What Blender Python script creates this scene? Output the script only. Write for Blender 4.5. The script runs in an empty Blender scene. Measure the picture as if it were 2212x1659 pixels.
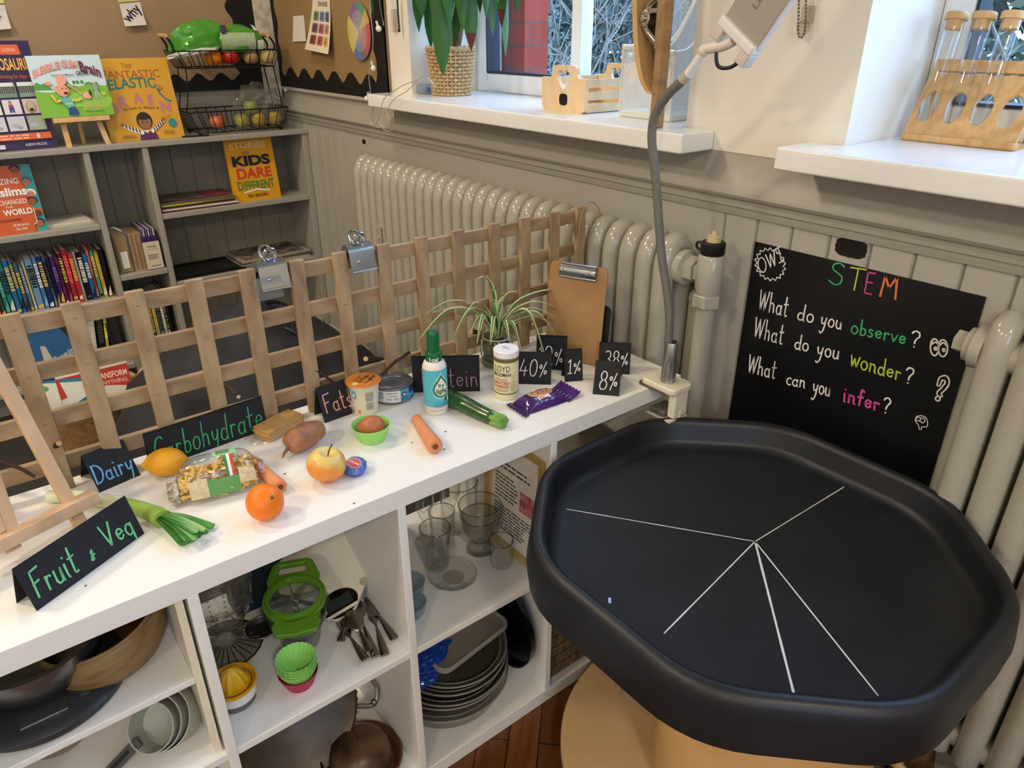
import bpy, math, random
from math import pi, sin, cos, radians as RAD
from mathutils import Vector as V, Matrix as MX
random.seed(7)
SC = bpy.context.scene
# ------------------------------------------------------------------ camera, light, exposure
CAMP = V((0.92477, -1.21460, 1.47422))
CR = V((0.61794, 0.78623, -0.00154)); CU = V((-0.34587, 0.27360, 0.89751)); CD = V((-0.70606, 0.55407, -0.44100))
FPX = 1555.57
cam = bpy.data.cameras.new('camera'); camo = bpy.data.objects.new('camera', cam); SC.collection.objects.link(camo)
camo.matrix_world = MX(((CR.x, CU.x, -CD.x, CAMP.x), (CR.y, CU.y, -CD.y, CAMP.y), (CR.z, CU.z, -CD.z, CAMP.z), (0, 0, 0, 1)))
cam.sensor_fit = 'HORIZONTAL'; cam.sensor_width = 36; cam.lens = FPX / 2212 * 36; cam.clip_start = .02
SC.camera = camo
SC.view_settings.view_transform = 'Standard'; SC.view_settings.look = 'None'; SC.view_settings.gamma = 1
SC.view_settings.use_curve_mapping = False
SC.view_settings.exposure = 0.33
SC.cycles.max_bounces = 10; SC.cycles.transparent_max_bounces = 24; SC.cycles.caustics_reflective = False; SC.cycles.caustics_refractive = False
SC.cycles.sample_clamp_indirect = 6
world = bpy.data.worlds.new('world'); SC.world = world; world.use_nodes = True
wn = world.node_tree.nodes['Background']; wn.inputs[0].default_value = (0.37, 0.60, 1.0, 1); wn.inputs[1].default_value = 6.8
def lamp(name, loc, rot, size, power, color):
    l = bpy.data.lights.new(name, 'AREA'); l.shape = 'RECTANGLE'; l.size, l.size_y = size; l.energy = power; l.color = color
    o = bpy.data.objects.new(name, l); o.location = loc; o.rotation_euler = rot; SC.collection.objects.link(o); return o
WARM = (1.0, 0.88, 0.69)
CEIL = 2.95
PANELS = [(0.2, -3.3, 31), (2.7, -1.5, 25), (2.6, -3.6, 28), (-1.3, -2.3, 26), (-1.35, -0.85, 10)]
for i, (x, y, w) in enumerate(PANELS):
    lamp('ceiling_lamp_light', (x, y, CEIL - .05), (0, 0, 0), (.3, .3), w, WARM)
for x, w in ((-0.8, 1.15), (0.75, 1.15)):       # daylight comes in through the two windows
    l = lamp('window_daylight', (x, .50, 2.0), (-pi/2, 0, 0), (w, 1.4), 1, (1, 1, 1)); l.data.cycles.is_portal = True

l = lamp('window_daylight', (3.66, -2.0, 1.8), (0, pi/2, 0), (1.2, 1.2), 1, (1, 1, 1)); l.data.cycles.is_portal = True      # added unseen window, for daylight from behind the camera
# ------------------------------------------------------------------ a pixel of the photograph as a ray, met with a plane of the room
def ray(px): return ((px[0] - 1106) / FPX * CR + (829.5 - px[1]) / FPX * CU + CD)
def at(px, x=None, y=None, z=None):
    d = ray(px)
    for i, v in enumerate((x, y, z)):
        if v is not None: return CAMP + d * ((v - CAMP[i]) / d[i])
def atp(px, p0, n):
    d = ray(px); return CAMP + d * ((V(p0) - CAMP).dot(n) / d.dot(n))
# ------------------------------------------------------------------ mesh builder
def T3(x=0, y=0, z=0): return MX.Translation((x, y, z))
def RX(a): return MX.Rotation(a, 4, 'X')
def RY(a): return MX.Rotation(a, 4, 'Y')
def RZ(a): return MX.Rotation(a, 4, 'Z')
def SCL(x, y, z): return MX.Diagonal((x, y, z, 1))
def frame(o, ex, ey):
    ex = V(ex).normalized(); ez = ex.cross(V(ey)).normalized(); ey = ez.cross(ex)
    return MX(((ex.x, ey.x, ez.x, o[0]), (ex.y, ey.y, ez.y, o[1]), (ex.z, ey.z, ez.z, o[2]), (0, 0, 0, 1)))
class MB:
    def __init__(s): s.v = []; s.f = []; s.mi = []; s.M = MX.Identity(4); s.k = 0
    def put(s, vs, fs, M=None):
        A = s.M @ M if M is not None else s.M
        o = len(s.v); s.v += [A @ V(v) for v in vs]; s.f += [[o + i for i in f] for f in fs]; s.mi += [s.k] * len(fs); return s
    def box(s, x0, x1, y0, y1, z0, z1, M=None):
        return s.put([(x, y, z) for z in (z0, z1) for y in (y0, y1) for x in (x0, x1)],
                     [(0, 2, 3, 1), (4, 5, 7, 6), (0, 1, 5, 4), (2, 6, 7, 3), (0, 4, 6, 2), (1, 3, 7, 5)], M)
    def cbox(s, c, d, M=None):
        return s.box(c[0]-d[0]/2, c[0]+d[0]/2, c[1]-d[1]/2, c[1]+d[1]/2, c[2]-d[2]/2, c[2]+d[2]/2, M)
    def rings(s, rs, closed=True, c0=True, c1=True, loop=False, M=None):
        n = len(rs[0]); vs = [p for r in rs for p in r]; fs = []; m = len(rs)
        for i in range(m if loop else m - 1):
            a = i * n; b = ((i + 1) % m) * n
            for j in range(n if closed else n - 1):
                k = (j + 1) % n; fs.append((a + j, a + k, b + k, b + j))
        if c0 and not loop: fs.append(tuple(range(n))[::-1])
        if c1 and not loop: fs.append(tuple((m - 1) * n + i for i in range(n)))
        return s.put(vs, fs, M)
    def lathe(s, prof, n=32, M=None, c0=True, c1=True, mod=None, ex=1, ey=1):
        rs = []
        for r, z in prof:
            rs.append([((r * (mod(2*pi*i/n, r, z) if mod else 1)) * cos(2*pi*i/n) * ex, (r * (mod(2*pi*i/n, r, z) if mod else 1)) * sin(2*pi*i/n) * ey, z) for i in range(n)])
        return s.rings(rs, True, c0, c1, False, M)
    def cyl(s, r, z0, z1, n=32, M=None): return s.lathe([(r, z0), (r, z1)], n, M)
    def sph(s, r, M=None, n=20, m=12):
        return s.lathe([(r * max(sin(pi*i/m), .004), -r * cos(pi*i/m)) for i in range(m + 1)], n, M)
    def tube(s, pts, r, n=10, closed=False, caps=True, flat=1.0, up=None, M=None):
        pts = [V(p) for p in pts]; N = len(pts); rs = []; pu = None
        for i in range(N):
            t = (pts[(i+1) % N] - pts[i-1]) if closed else (pts[min(i+1, N-1)] - pts[max(i-1, 0)])
            t.normalize()
            if pu is None:
                u = V(up) if up else (V((0, 0, 1)) if abs(t.z) < .9 else V((1, 0, 0)))
            else: u = pu
            u = (u - t * u.dot(t)); u.normalize(); pu = u; w = t.cross(u)
            rr = r[i] if isinstance(r, (list, tuple)) else r
            rs.append([pts[i] + rr * (cos(2*pi*j/n) * w + flat * sin(2*pi*j/n) * u) for j in range(n)])
        return s.rings(rs, True, caps, caps, closed, M)
    def prism(s, poly, z0, z1, M=None):
        n = len(poly)
        return s.put([(x, y, z0) for x, y in poly] + [(x, y, z1) for x, y in poly],
                     [tuple(range(n))[::-1], tuple(range(n, 2*n))] + [(i, (i+1) % n, n + (i+1) % n, n + i) for i in range(n)], M)
    def grid(s, fn, nu, nv, M=None):
        return s.put([fn(i / nu, j / nv) for j in range(nv + 1) for i in range(nu + 1)],
                     [(j*(nu+1)+i, j*(nu+1)+i+1, (j+1)*(nu+1)+i+1, (j+1)*(nu+1)+i) for j in range(nv) for i in range(nu)], M)
    def mesh(s, name, mats, angle=40, bevel=0, fix=True):
        me = bpy.data.meshes.new(name); me.from_pydata([tuple(v) for v in s.v], [], s.f)
        for m in (mats if isinstance(mats, (list, tuple)) else [mats]): me.materials.append(m)
        me.polygons.foreach_set('material_index', s.mi)
        if fix or bevel:
            import bmesh
            bm = bmesh.new(); bm.from_mesh(me)
            if fix: bmesh.ops.recalc_face_normals(bm, faces=bm.faces)
            if bevel:
                es = [e for e in bm.edges if len(e.link_faces) == 2 and e.calc_face_angle(0) > .6]
                bmesh.ops.bevel(bm, geom=es, offset=bevel, segments=2, affect='EDGES', clamp_overlap=True, profile=.5)
            bm.to_mesh(me); bm.free()
        if angle:
            me.polygons.foreach_set('use_smooth', [True] * len(me.polygons)); me.set_sharp_from_angle(angle=RAD(angle))
        me.update(); return me
def link(name, data, parent=None, loc=None, rz=None, Mw=None):
    o = bpy.data.objects.new(name, data); SC.collection.objects.link(o)
    if parent is not None: o.parent = parent
    if Mw is not None: o.matrix_local = Mw
    if loc is not None: o.location = loc
    if rz is not None: o.rotation_euler = (0, 0, rz)
    return o
def P(name, mb, mats, parent=None, bevel=0, angle=40, loc=None, rz=None, label=None, fix=True, sub=0, stuff=False):
    o = link(name, mb.mesh(name, mats, angle, bevel, fix), parent, loc, rz)
    if label: o['label'] = label
    if bevel: o.modifiers.new('weighted_normal', 'WEIGHTED_NORMAL')
    if sub: md = o.modifiers.new('sub', 'SUBSURF'); md.levels = md.render_levels = sub
    if stuff: o['kind'] = 'stuff'
    return o
def tag(o, label, cat, group=None, kind=None):
    o['label'] = label; o['category'] = cat
    if group: o['group'] = group
    if kind: o['kind'] = kind
    return o
def thing(name, label, cat, loc=(0, 0, 0), rz=0, group=None, Mw=None):
    o = link(name, None, None, loc, rz)
    if Mw is not None: o.matrix_local = Mw
    o.empty_display_size = .05
    return tag(o, label, cat, group)
def struct(name, mb, mats, parent=None, **k):
    o = P(name, mb, mats, parent, **k)
    if parent is None: o['kind'] = 'structure'
    return o
def dup(root, label=None, group=None, loc=None, rz=None, Mw=None):
    r = root.copy(); SC.collection.objects.link(r)
    if Mw is not None: r.matrix_local = Mw
    if loc is not None: r.location = loc
    if rz is not None: r.rotation_euler = (0, 0, rz)
    if label: r['label'] = label
    if group: r['group'] = group
    for ch in list(root.children):
        c = ch.copy(); SC.collection.objects.link(c); c.parent = r
        for g in list(ch.children):
            d = g.copy(); SC.collection.objects.link(d); d.parent = c
    return r
# ------------------------------------------------------------------ materials
def lin(c): return c / 12.92 if c <= .04045 else ((c + .055) / 1.055) ** 2.4
def rgb(h):
    if isinstance(h, str): h = h.lstrip('#'); return tuple(lin(int(h[i:i+2], 16) / 255) for i in (0, 2, 4)) + (1,)
    return tuple(h) + (1,) if len(h) == 3 else tuple(h)
MATS = {}
def mat(key, col, rough=.5, metal=0, spec=.5, var=None, bump=None, trans=0, coat=0, ior=1.45, sss=0, emit=0, stretch=(1, 1, 1), alpha=1):
    """var=(second colour, scale, detail, contrast); bump=(scale, strength)"""
    if key in MATS: return MATS[key]
    m = bpy.data.materials.new(key); m.use_nodes = True; nt = m.node_tree; b = nt.nodes['Principled BSDF']; L = nt.links.new
    b.inputs['Base Color'].default_value = rgb(col); b.inputs['Roughness'].default_value = rough; b.inputs['Metallic'].default_value = metal
    b.inputs['Specular IOR Level'].default_value = spec; b.inputs['Transmission Weight'].default_value = trans; b.inputs['Coat Weight'].default_value = coat
    b.inputs['IOR'].default_value = ior; b.inputs['Alpha'].default_value = alpha
    if sss: b.inputs['Subsurface Weight'].default_value = sss; b.inputs['Subsurface Radius'].default_value = (.01, .006, .003)
    if emit: b.inputs['Emission Color'].default_value = rgb(col); b.inputs['Emission Strength'].default_value = emit
    if var or bump:
        tc = nt.nodes.new('ShaderNodeTexCoord'); mp = nt.nodes.new('ShaderNodeMapping'); mp.inputs['Scale'].default_value = stretch
        L(tc.outputs['Object'], mp.inputs['Vector'])
    if var:
        n = nt.nodes.new('ShaderNodeTexNoise'); n.inputs['Scale'].default_value = var[1]; n.inputs['Detail'].default_value = var[2]
        r = nt.nodes.new('ShaderNodeValToRGB'); c = var[3]
        r.color_ramp.elements[0].position = .5 - c; r.color_ramp.elements[1].position = .5 + c
        r.color_ramp.elements[0].color = rgb(col); r.color_ramp.elements[1].color = rgb(var[0])
        L(mp.outputs[0], n.inputs['Vector']); L(n.outputs['Fac'], r.inputs[0]); L(r.outputs[0], b.inputs['Base Color'])
    if bump:
        n2 = nt.nodes.new('ShaderNodeTexNoise'); n2.inputs['Scale'].default_value = bump[0]; n2.inputs['Detail'].default_value = 3
        bp = nt.nodes.new('ShaderNodeBump'); bp.inputs['Strength'].default_value = bump[1]; bp.inputs['Distance'].default_value = .004
        L(mp.outputs[0], n2.inputs['Vector']); L(n2.outputs['Fac'], bp.inputs['Height']); L(bp.outputs[0], b.inputs['Normal'])
    MATS[key] = m; return m
def wood(key, c1, c2, rough=.55, scale=6, stretch=(1, 1, .12), dist=2.5, knots=True):
    if key in MATS: return MATS[key]
    m = mat(key, c1, rough); nt = m.node_tree; b = nt.nodes['Principled BSDF']; L = nt.links.new
    tc = nt.nodes.new('ShaderNodeTexCoord'); oi = nt.nodes.new('ShaderNodeObjectInfo')
    ad = nt.nodes.new('ShaderNodeVectorMath'); ad.operation = 'ADD'
    ml = nt.nodes.new('ShaderNodeVectorMath'); ml.operation = 'SCALE'; ml.inputs['Scale'].default_value = 7.3
    cb = nt.nodes.new('ShaderNodeCombineXYZ')
    for k in range(3): L(oi.outputs['Random'], cb.inputs[k])
    L(cb.outputs[0], ml.inputs[0]); L(tc.outputs['Object'], ad.inputs[0]); L(ml.outputs[0], ad.inputs[1])
    mp = nt.nodes.new('ShaderNodeMapping'); mp.inputs['Scale'].default_value = stretch
    n = nt.nodes.new('ShaderNodeTexNoise'); n.inputs['Scale'].default_value = scale; n.inputs['Detail'].default_value = 2; n.inputs['Distortion'].default_value = .6
    mu = nt.nodes.new('ShaderNodeMath'); mu.operation = 'MULTIPLY'; mu.inputs[1].default_value = dist * 6
    fr = nt.nodes.new('ShaderNodeMath'); fr.operation = 'PINGPONG'; fr.inputs[1].default_value = 1
    n2 = nt.nodes.new('ShaderNodeTexNoise'); n2.inputs['Scale'].default_value = scale * 14; n2.inputs['Detail'].default_value = 4
    mx = nt.nodes.new('ShaderNodeMath'); mx.operation = 'MULTIPLY_ADD'; mx.inputs[1].default_value = .5; 
    r = nt.nodes.new('ShaderNodeValToRGB'); r.color_ramp.elements[0].position = .25; r.color_ramp.elements[1].position = 1.0
    r.color_ramp.elements[0].color = rgb(c1); r.color_ramp.elements[1].color = rgb(c2)
    L(ad.outputs[0], mp.inputs[0]); L(mp.outputs[0], n.inputs['Vector']); L(mp.outputs[0], n2.inputs['Vector'])
    L(n.outputs['Fac'], mu.inputs[0]); L(mu.outputs[0], fr.inputs[0]); L(fr.outputs[0], mx.inputs[0]); L(n2.outputs['Fac'], mx.inputs[2]); L(mx.outputs[0], r.inputs[0]); L(r.outputs[0], b.inputs['Base Color'])
    bp = nt.nodes.new('ShaderNodeBump'); bp.inputs['Strength'].default_value = .12; bp.inputs['Distance'].default_value = .002
    L(mx.outputs[0], bp.inputs['Height']); L(bp.outputs[0], b.inputs['Normal'])
    return m
def clear(key, col=(.95, .96, .95), edge=.5, gloss=.9, rough=.02, bump=None, body=0.0, bodycol=(.8, .8, .8)):
    """clear glass or film: see-through face on, reflecting and darker towards its edges"""
    if key in MATS: return MATS[key]
    m = bpy.data.materials.new(key); m.use_nodes = True; nt = m.node_tree; nt.nodes.clear(); L = nt.links.new
    out = nt.nodes.new('ShaderNodeOutputMaterial'); tr = nt.nodes.new('ShaderNodeBsdfTransparent'); gl = nt.nodes.new('ShaderNodeBsdfGlossy'); gl.inputs['Roughness'].default_value = rough
    lw = nt.nodes.new('ShaderNodeLayerWeight'); lw.inputs['Blend'].default_value = .5      # facing = 1 - |cos|
    r = nt.nodes.new('ShaderNodeValToRGB'); r.color_ramp.elements[0].color = rgb(col); r.color_ramp.elements[1].color = tuple(c * edge for c in rgb(col)[:3]) + (1,)
    r.color_ramp.elements[0].position = .5
    L(lw.outputs['Facing'], r.inputs[0]); L(r.outputs[0], tr.inputs[0])
    fr = nt.nodes.new('ShaderNodeMath'); fr.operation = 'POWER'; fr.inputs[1].default_value = 4.0; L(lw.outputs['Facing'], fr.inputs[0])
    mu = nt.nodes.new('ShaderNodeMath'); mu.operation = 'MULTIPLY_ADD'; mu.inputs[1].default_value = min(.75 * gloss, .95); mu.inputs[2].default_value = .04 * gloss; L(fr.outputs[0], mu.inputs[0])
    mx = nt.nodes.new('ShaderNodeMixShader'); L(mu.outputs[0], mx.inputs[0])
    src = tr.outputs[0]
    if body:
        df = nt.nodes.new('ShaderNodeBsdfDiffuse'); df.inputs[0].default_value = rgb(bodycol); m2 = nt.nodes.new('ShaderNodeMixShader'); m2.inputs[0].default_value = body
        L(tr.outputs[0], m2.inputs[1]); L(df.outputs[0], m2.inputs[2]); src = m2.outputs[0]
    L(src, mx.inputs[1]); L(gl.outputs[0], mx.inputs[2]); L(mx.outputs[0], out.inputs[0])
    if bump:
        tc = nt.nodes.new('ShaderNodeTexCoord'); n2 = nt.nodes.new('ShaderNodeTexNoise'); n2.inputs['Scale'].default_value = bump[0]
        bp = nt.nodes.new('ShaderNodeBump'); bp.inputs['Strength'].default_value = bump[1]; bp.inputs['Distance'].default_value = .01
        L(tc.outputs['Object'], n2.inputs['Vector']); L(n2.outputs['Fac'], bp.inputs['Height'])
        for nd in (gl.inputs['Normal'], lw.inputs['Normal']): L(bp.outputs[0], nd)
    MATS[key] = m; return m
def flat(c, rough=.5): 
    return mat('colour_' + (c.lstrip('#') if isinstance(c, str) else '_'.join('%d' % (255*k) for k in c)), c, rough)
# ------------------------------------------------------------------ printed lettering (built-in font) and handwriting (strokes)
def text_verts(s, bold=0.0):
    c = bpy.data.curves.new('lettering', 'FONT'); c.body = s; c.offset = bold; c.resolution_u = 3; c.size = 1
    o = bpy.data.objects.new('lettering', c); me = bpy.data.meshes.new_from_object(o)
    vs = [v.co.copy() for v in me.vertices]; fs = [list(p.vertices) for p in me.polygons]
    bpy.data.objects.remove(o); bpy.data.meshes.remove(me); bpy.data.curves.remove(c)
    if not vs: return [], [], (0, 1, 0, 1)
    xs = [v.x for v in vs]; ys = [v.y for v in vs]
    return vs, fs, (min(xs), max(xs), min(ys), max(ys))
def print_text(mb, s, fn, x0, x1, y0, y1, bold=0.0):
    """fits the words into the box x0..x1, y0..y1 of a surface that fn(x, y) turns into 3-D points"""
    vs, fs, (a, b, c, d) = text_verts(s, bold)
    mb.put([fn(x0 + (v.x - a) / max(b - a, 1e-6) * (x1 - x0), y0 + (v.y - c) / max(d - c, 1e-6) * (y1 - y0)) for v in vs], fs)
    return mb
def sm(pts, n=5):
    """smooth curve through the points"""
    pts = [V(p) for p in pts]
    if len(pts) < 3: return pts
    out = []; N = len(pts)
    for i in range(N - 1):
        p0, p1, p2, p3 = pts[max(i-1, 0)], pts[i], pts[i+1], pts[min(i+2, N-1)]
        for k in range(n):
            t = k / n
            out.append(.5 * ((2*p1) + (p2-p0)*t + (2*p0-5*p1+4*p2-p3)*t*t + (3*p1-p0-3*p2+p3)*t*t*t))
    return out + [pts[-1]]
def arc(cx, cy, rx, ry, a0, a1, n=9): return [(cx + rx*cos(RAD(a0+(a1-a0)*i/n)), cy + ry*sin(RAD(a0+(a1-a0)*i/n))) for i in range(n+1)]
_o = arc(.45, .5, .42, .5, 80, 440, 12)
GL = {'F': (1.1, [[(1.1, 2), (.1, 1.9), (.15, 0)], [(0, 1.0), (.8, 1.1)]]), 'r': (.75, [[(.1, 1), (.15, 0)], [(.13, .6)] + arc(.45, .6, .3, .35, 150, 40, 5)]),
 'u': (.95, [[(.1, 1)] + arc(.45, .35, .35, .35, 180, 340, 7) + [(.82, 1), (.85, .1), (.95, 0)]]), 'i': (.4, [[(.15, 1), (.2, .1), (.35, 0)], [(.18, 1.45), (.2, 1.5)]]),
 't': (.75, [[(.3, 1.9), (.3, .3)] + arc(.5, .25, .2, .25, 190, 320, 5), [(0, 1.15), (.7, 1.2)]]), '&': (.8, [[(.2, 1.2), (.5, 1.7), (.45, .4)] + arc(.3, .25, .2, .25, 30, -280, 8), [(.2, .8), (.8, .85)]]),
 'V': (1.3, [[(0, 2), (.65, 0), (1.25, 2)]]), 'e': (.9, [[(.08, .5), (.8, .62)] + arc(.45, .55, .38, .45, 15, 330, 10)]),
 'g': (.95, [arc(.42, .5, .38, .48, 60, 400, 11), [(.8, 1), (.82, -.3)] + arc(.45, -.5, .37, .4, 0, -140, 6)]), 'D': (1.4, [[(.1, 1.95), (.15, 0)], [(-.05, 1.9), (.5, 1.9)] + arc(.4, .95, .9, .92, 70, -80, 9) + [(.1, .02)]]),
 'a': (.95, [arc(.42, .45, .38, .45, 60, 400, 11), [(.8, .95), (.8, .15), (.95, 0)]]), 'y': (.95, [[(.1, 1), (.2, .35), (.5, .25), (.75, .6)], [(.85, 1), (.6, -.5), (.2, -.95), (0, -.75)]]),
 'C': (1.2, [arc(.7, .95, .65, .98, 50, 310, 11)]), 'c': (.8, [arc(.5, .5, .42, .5, 50, 310, 9)]), 'b': (.9, [[(.1, 2), (.15, 0)], arc(.45, .45, .35, .45, 170, -175, 10)]), 'o': (.9, [_o]),
 'h': (.95, [[(.1, 2), (.12, 0)], [(.12, .5)] + arc(.45, .55, .32, .42, 150, 0, 6) + [(.8, 0)]]), 'd': (.95, [arc(.42, .45, .38, .45, 60, 400, 11), [(.82, 2), (.82, .15), (.92, 0)]]),
 's': (.7, [[(.6, .9), (.3, 1), (.1, .8), (.3, .55), (.55, .4), (.55, .12), (.3, 0), (.02, .1)]]), 'P': (1.1, [[(.1, 2), (.15, 0)], [(.1, 1.9)] + arc(.45, 1.45, .5, .48, 80, -90, 8) + [(.12, 1)]]),
 'n': (.95, [[(.1, 1), (.12, 0)], [(.12, .5)] + arc(.45, .55, .32, .42, 150, 0, 6) + [(.78, .15), (.95, 0)]]), '1': (.7, [[(.05, 1.6), (.4, 2), (.4, 0)], [(.05, 0), (.7, 0)]]), '2': (1.1, [arc(.5, 1.5, .45, .5, 170, -30, 8) + [(.05, 0), (1.05, .05)]]),
 '3': (1, [arc(.4, 1.5, .45, .5, 140, -80, 8) + arc(.4, .5, .5, .5, 80, -150, 8)]), '4': (1.2, [[(.5, 2), (.05, .6), (1.15, .65)], [(.8, 1.1), (.75, 0)]]), '0': (1.15, [arc(.55, 1, .5, 1, 90, 450, 14)]),
 '8': (1.05, [arc(.5, 1.5, .4, .48, -70, 250, 10) + arc(.5, .52, .48, .5, 110, 430, 10)]), '%': (1.2, [[(.95, 1.7), (.2, -.1)], arc(.2, 1.15, .16, .2, 0, 360, 8), arc(.9, .5, .16, .2, 0, 360, 8)]),
 'S': (1.15, [[(1.05, 1.75), (.7, 2), (.25, 1.85), (.2, 1.4), (.6, 1.1), (1.0, .75), (.95, .2), (.5, 0), (0, .3)]]), 'T': (1.3, [[(0, 1.95), (1.3, 1.95)], [(.65, 1.95), (.55, 0)]]), 'E': (1.0, [[(1, 1.95), (.15, 1.9), (.1, 0), (.9, 0)], [(.12, 1), (.8, 1.05)]]),
 'M': (1.4, [[(.05, 0), (.25, 1.95), (.7, .9), (1.25, 2), (1.35, 0)]]), 'W': (1.5, [[(0, 2), (.3, 0), (.75, 1.9), (1.0, 0), (1.5, 2)]]), 'w': (1.2, [[(0, 1.3), (.25, 0), (.55, 1.0), (.85, 0), (1.2, 1.3)]]),
 'v': (.85, [[(0, 1), (.4, 0), (.85, 1)]]), 'f': (.75, [[(.8, 1.8), (.5, 2), (.35, 1.7), (.3, 0)], [(0, 1.05), (.7, 1.1)]]), '?': (1.0, [arc(.45, 1.55, .42, .45, 170, -60, 9) + [(.45, .75), (.42, .45)], [(.4, 0), (.42, .06)]]),
 'O': (1.4, [arc(.7, 1, .65, 1, 90, 450, 14)]), 'I': (.9, [[(.45, 2), (.45, 0)], [(0, 2), (.9, 2)], [(0, 0), (.9, 0)]]), ' ': (.8, [])}
POLY = set('FVDMWETI%1Iw4v')
def write(mb, s, fn, lw, n, gap=.28, wob=.02):
    """handwriting: strokes of width lw as thin raised strips; fn(u, v) maps writing units to 3-D, n the surface normal; returns nothing"""
    tot = sum(GL[c][0] + gap for c in s) - gap; x = 0
    for c in s:
        w, st = GL[c]
        for k in st:
            pts = [V((x + a + random.uniform(-wob, wob), b + random.uniform(-wob, wob), 0)) for a, b in k]
            if c not in POLY or len(pts) > 5: pts = sm(pts, 3)
            stroke(mb, [fn(p.x / tot, p.y / 2) for p in pts], lw, n)
        x += w + gap
def stroke(mb, q, lw, n):
    if len(q) < 2: return
    for i in range(1, len(q) - 1):
        a, b = q[i] - q[i-1], q[i+1] - q[i]
        if a.length > 1e-6 and b.length > 1e-6 and a.angle(b) > 1.0:
            stroke(mb, q[:i+1], lw, n); stroke(mb, q[i:], lw, n); return
    n = V(n).normalized(); L_, R_ = [], []
    ext = (q[0] - q[1]).normalized() * lw * .3; q = [q[0] + ext] + list(q) + [q[-1] + (q[-1] - q[-2]).normalized() * lw * .3]
    for i, p in enumerate(q):
        t = q[min(i+1, len(q)-1)] - q[max(i-1, 0)]
        if t.length < 1e-7: t = V((1, 0, 0))
        t.normalize(); s_ = n.cross(t); h = lw / 2 * (random.uniform(.8, 1.15) if 0 < i < len(q)-1 else .7)
        L_.append(p + s_ * h); R_.append(p - s_ * h)
    m = len(q); up = n * .0004
    mb.put([p + up for p in L_] + [p + up for p in R_], [(i, i+1, m+i+1, m+i) for i in range(m-1)])
# ------------------------------------------------------------------ the room
YW = .17; XL = -2.55; XR = 3.6; YF = -4.6; TOP = .77; SILL = 1.276
m_white = mat('white_plaster', '#e9e4d8', .6, bump=(25, .12))
m_grey = mat('grey_wall_paint', '#a39e93', .4, bump=(18, .08))
m_board = mat('grey_gloss_paint', '#b0aca2', .28, bump=(12, .05))
m_upvc = mat('white_plastic_frame', '#eef0f2', .3)
m_sill = mat('white_gloss_sill', '#efefec', .16)
def brick_mat():
    m = mat('red_brick', '#a8432f', .85); nt = m.node_tree; b = nt.nodes['Principled BSDF']; L = nt.links.new
    tc = nt.nodes.new('ShaderNodeTexCoord'); sp = nt.nodes.new('ShaderNodeSeparateXYZ'); ad = nt.nodes.new('ShaderNodeMath'); cb = nt.nodes.new('ShaderNodeCombineXYZ')
    L(tc.outputs['Object'], sp.inputs[0]); L(sp.outputs[0], ad.inputs[0]); L(sp.outputs[1], ad.inputs[1]); L(ad.outputs[0], cb.inputs[0]); L(sp.outputs[2], cb.inputs[1])
    t = nt.nodes.new('ShaderNodeTexBrick'); t.inputs['Scale'].default_value = 1; t.inputs['Brick Width'].default_value = .225; t.inputs['Row Height'].default_value = .075; t.inputs['Mortar Size'].default_value = .005
    t.inputs['Color1'].default_value = rgb('#b04434'); t.inputs['Color2'].default_value = rgb('#96382a'); t.inputs['Mortar'].default_value = rgb('#7d4a40')
    L(cb.outputs[0], t.inputs[0]); L(t.outputs[0], b.inputs['Base Color']); return m
def parquet_mat():
    m = mat('oak_parquet', '#6b3f1f', .35); nt = m.node_tree; b = nt.nodes['Principled BSDF']; L = nt.links.new
    tc = nt.nodes.new('ShaderNodeTexCoord'); mp = nt.nodes.new('ShaderNodeMapping'); mp.inputs['Rotation'].default_value = (0, 0, RAD(45))
    t = nt.nodes.new('ShaderNodeTexBrick'); t.inputs['Scale'].default_value = 1; t.inputs['Brick Width'].default_value = .26; t.inputs['Row Height'].default_value = .07; t.inputs['Mortar Size'].default_value = .0015
    t.inputs['Color1'].default_value = rgb('#70431f'); t.inputs['Color2'].default_value = rgb('#4f2c14'); t.inputs['Mortar'].default_value = rgb('#1c0f07')
    L(tc.outputs['Object'], mp.inputs[0]); L(mp.outputs[0], t.inputs[0])
    n = nt.nodes.new('ShaderNodeTexNoise'); n.inputs['Scale'].default_value = 22; n.inputs['Detail'].default_value = 5
    m2 = nt.nodes.new('ShaderNodeMapping'); m2.inputs['Scale'].default_value = (.25, 2.5, 1); L(mp.outputs[0], m2.inputs[0]); L(m2.outputs[0], n.inputs['Vector'])
    mx = nt.nodes.new('ShaderNodeMix'); mx.data_type = 'RGBA'; mx.blend_type = 'MULTIPLY'; mx.inputs[0].default_value = .7
    r = nt.nodes.new('ShaderNodeValToRGB'); r.color_ramp.elements[0].position = .3; r.color_ramp.elements[0].color = (.35, .3, .25, 1); r.color_ramp.elements[1].position = .65; r.color_ramp.elements[1].color = (1.15, 1.1, 1, 1)
    L(n.outputs['Fac'], r.inputs[0]); L(t.outputs[0], mx.inputs[6]); L(r.outputs[0], mx.inputs[7]); L(mx.outputs[2], b.inputs['Base Color']); return m
struct('floor', MB().box(XL - .1, XR, YF, YW + .02, -.05, 0), parquet_mat())
struct('ceiling', MB().box(XL - .1, XR, YF, .6, 2.95, 3.05), mat('white_ceiling', '#e8e6e0', .8))
struct('wall_left', MB().box(XL - .1, XL, YF, .6, 0, 2.95), mat('grey_left_wall', '#9b968a', .45, bump=(18, .08)))
struct('wall_right', MB().box(XR, XR + .1, YF, -2.6, 0, 2.95).box(XR, XR + .1, -1.4, .6, 0, 2.95).box(XR, XR + .1, -2.6, -1.4, 0, 1.2).box(XR, XR + .1, -2.6, -1.4, 2.4, 2.95), m_white, angle=0)
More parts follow.
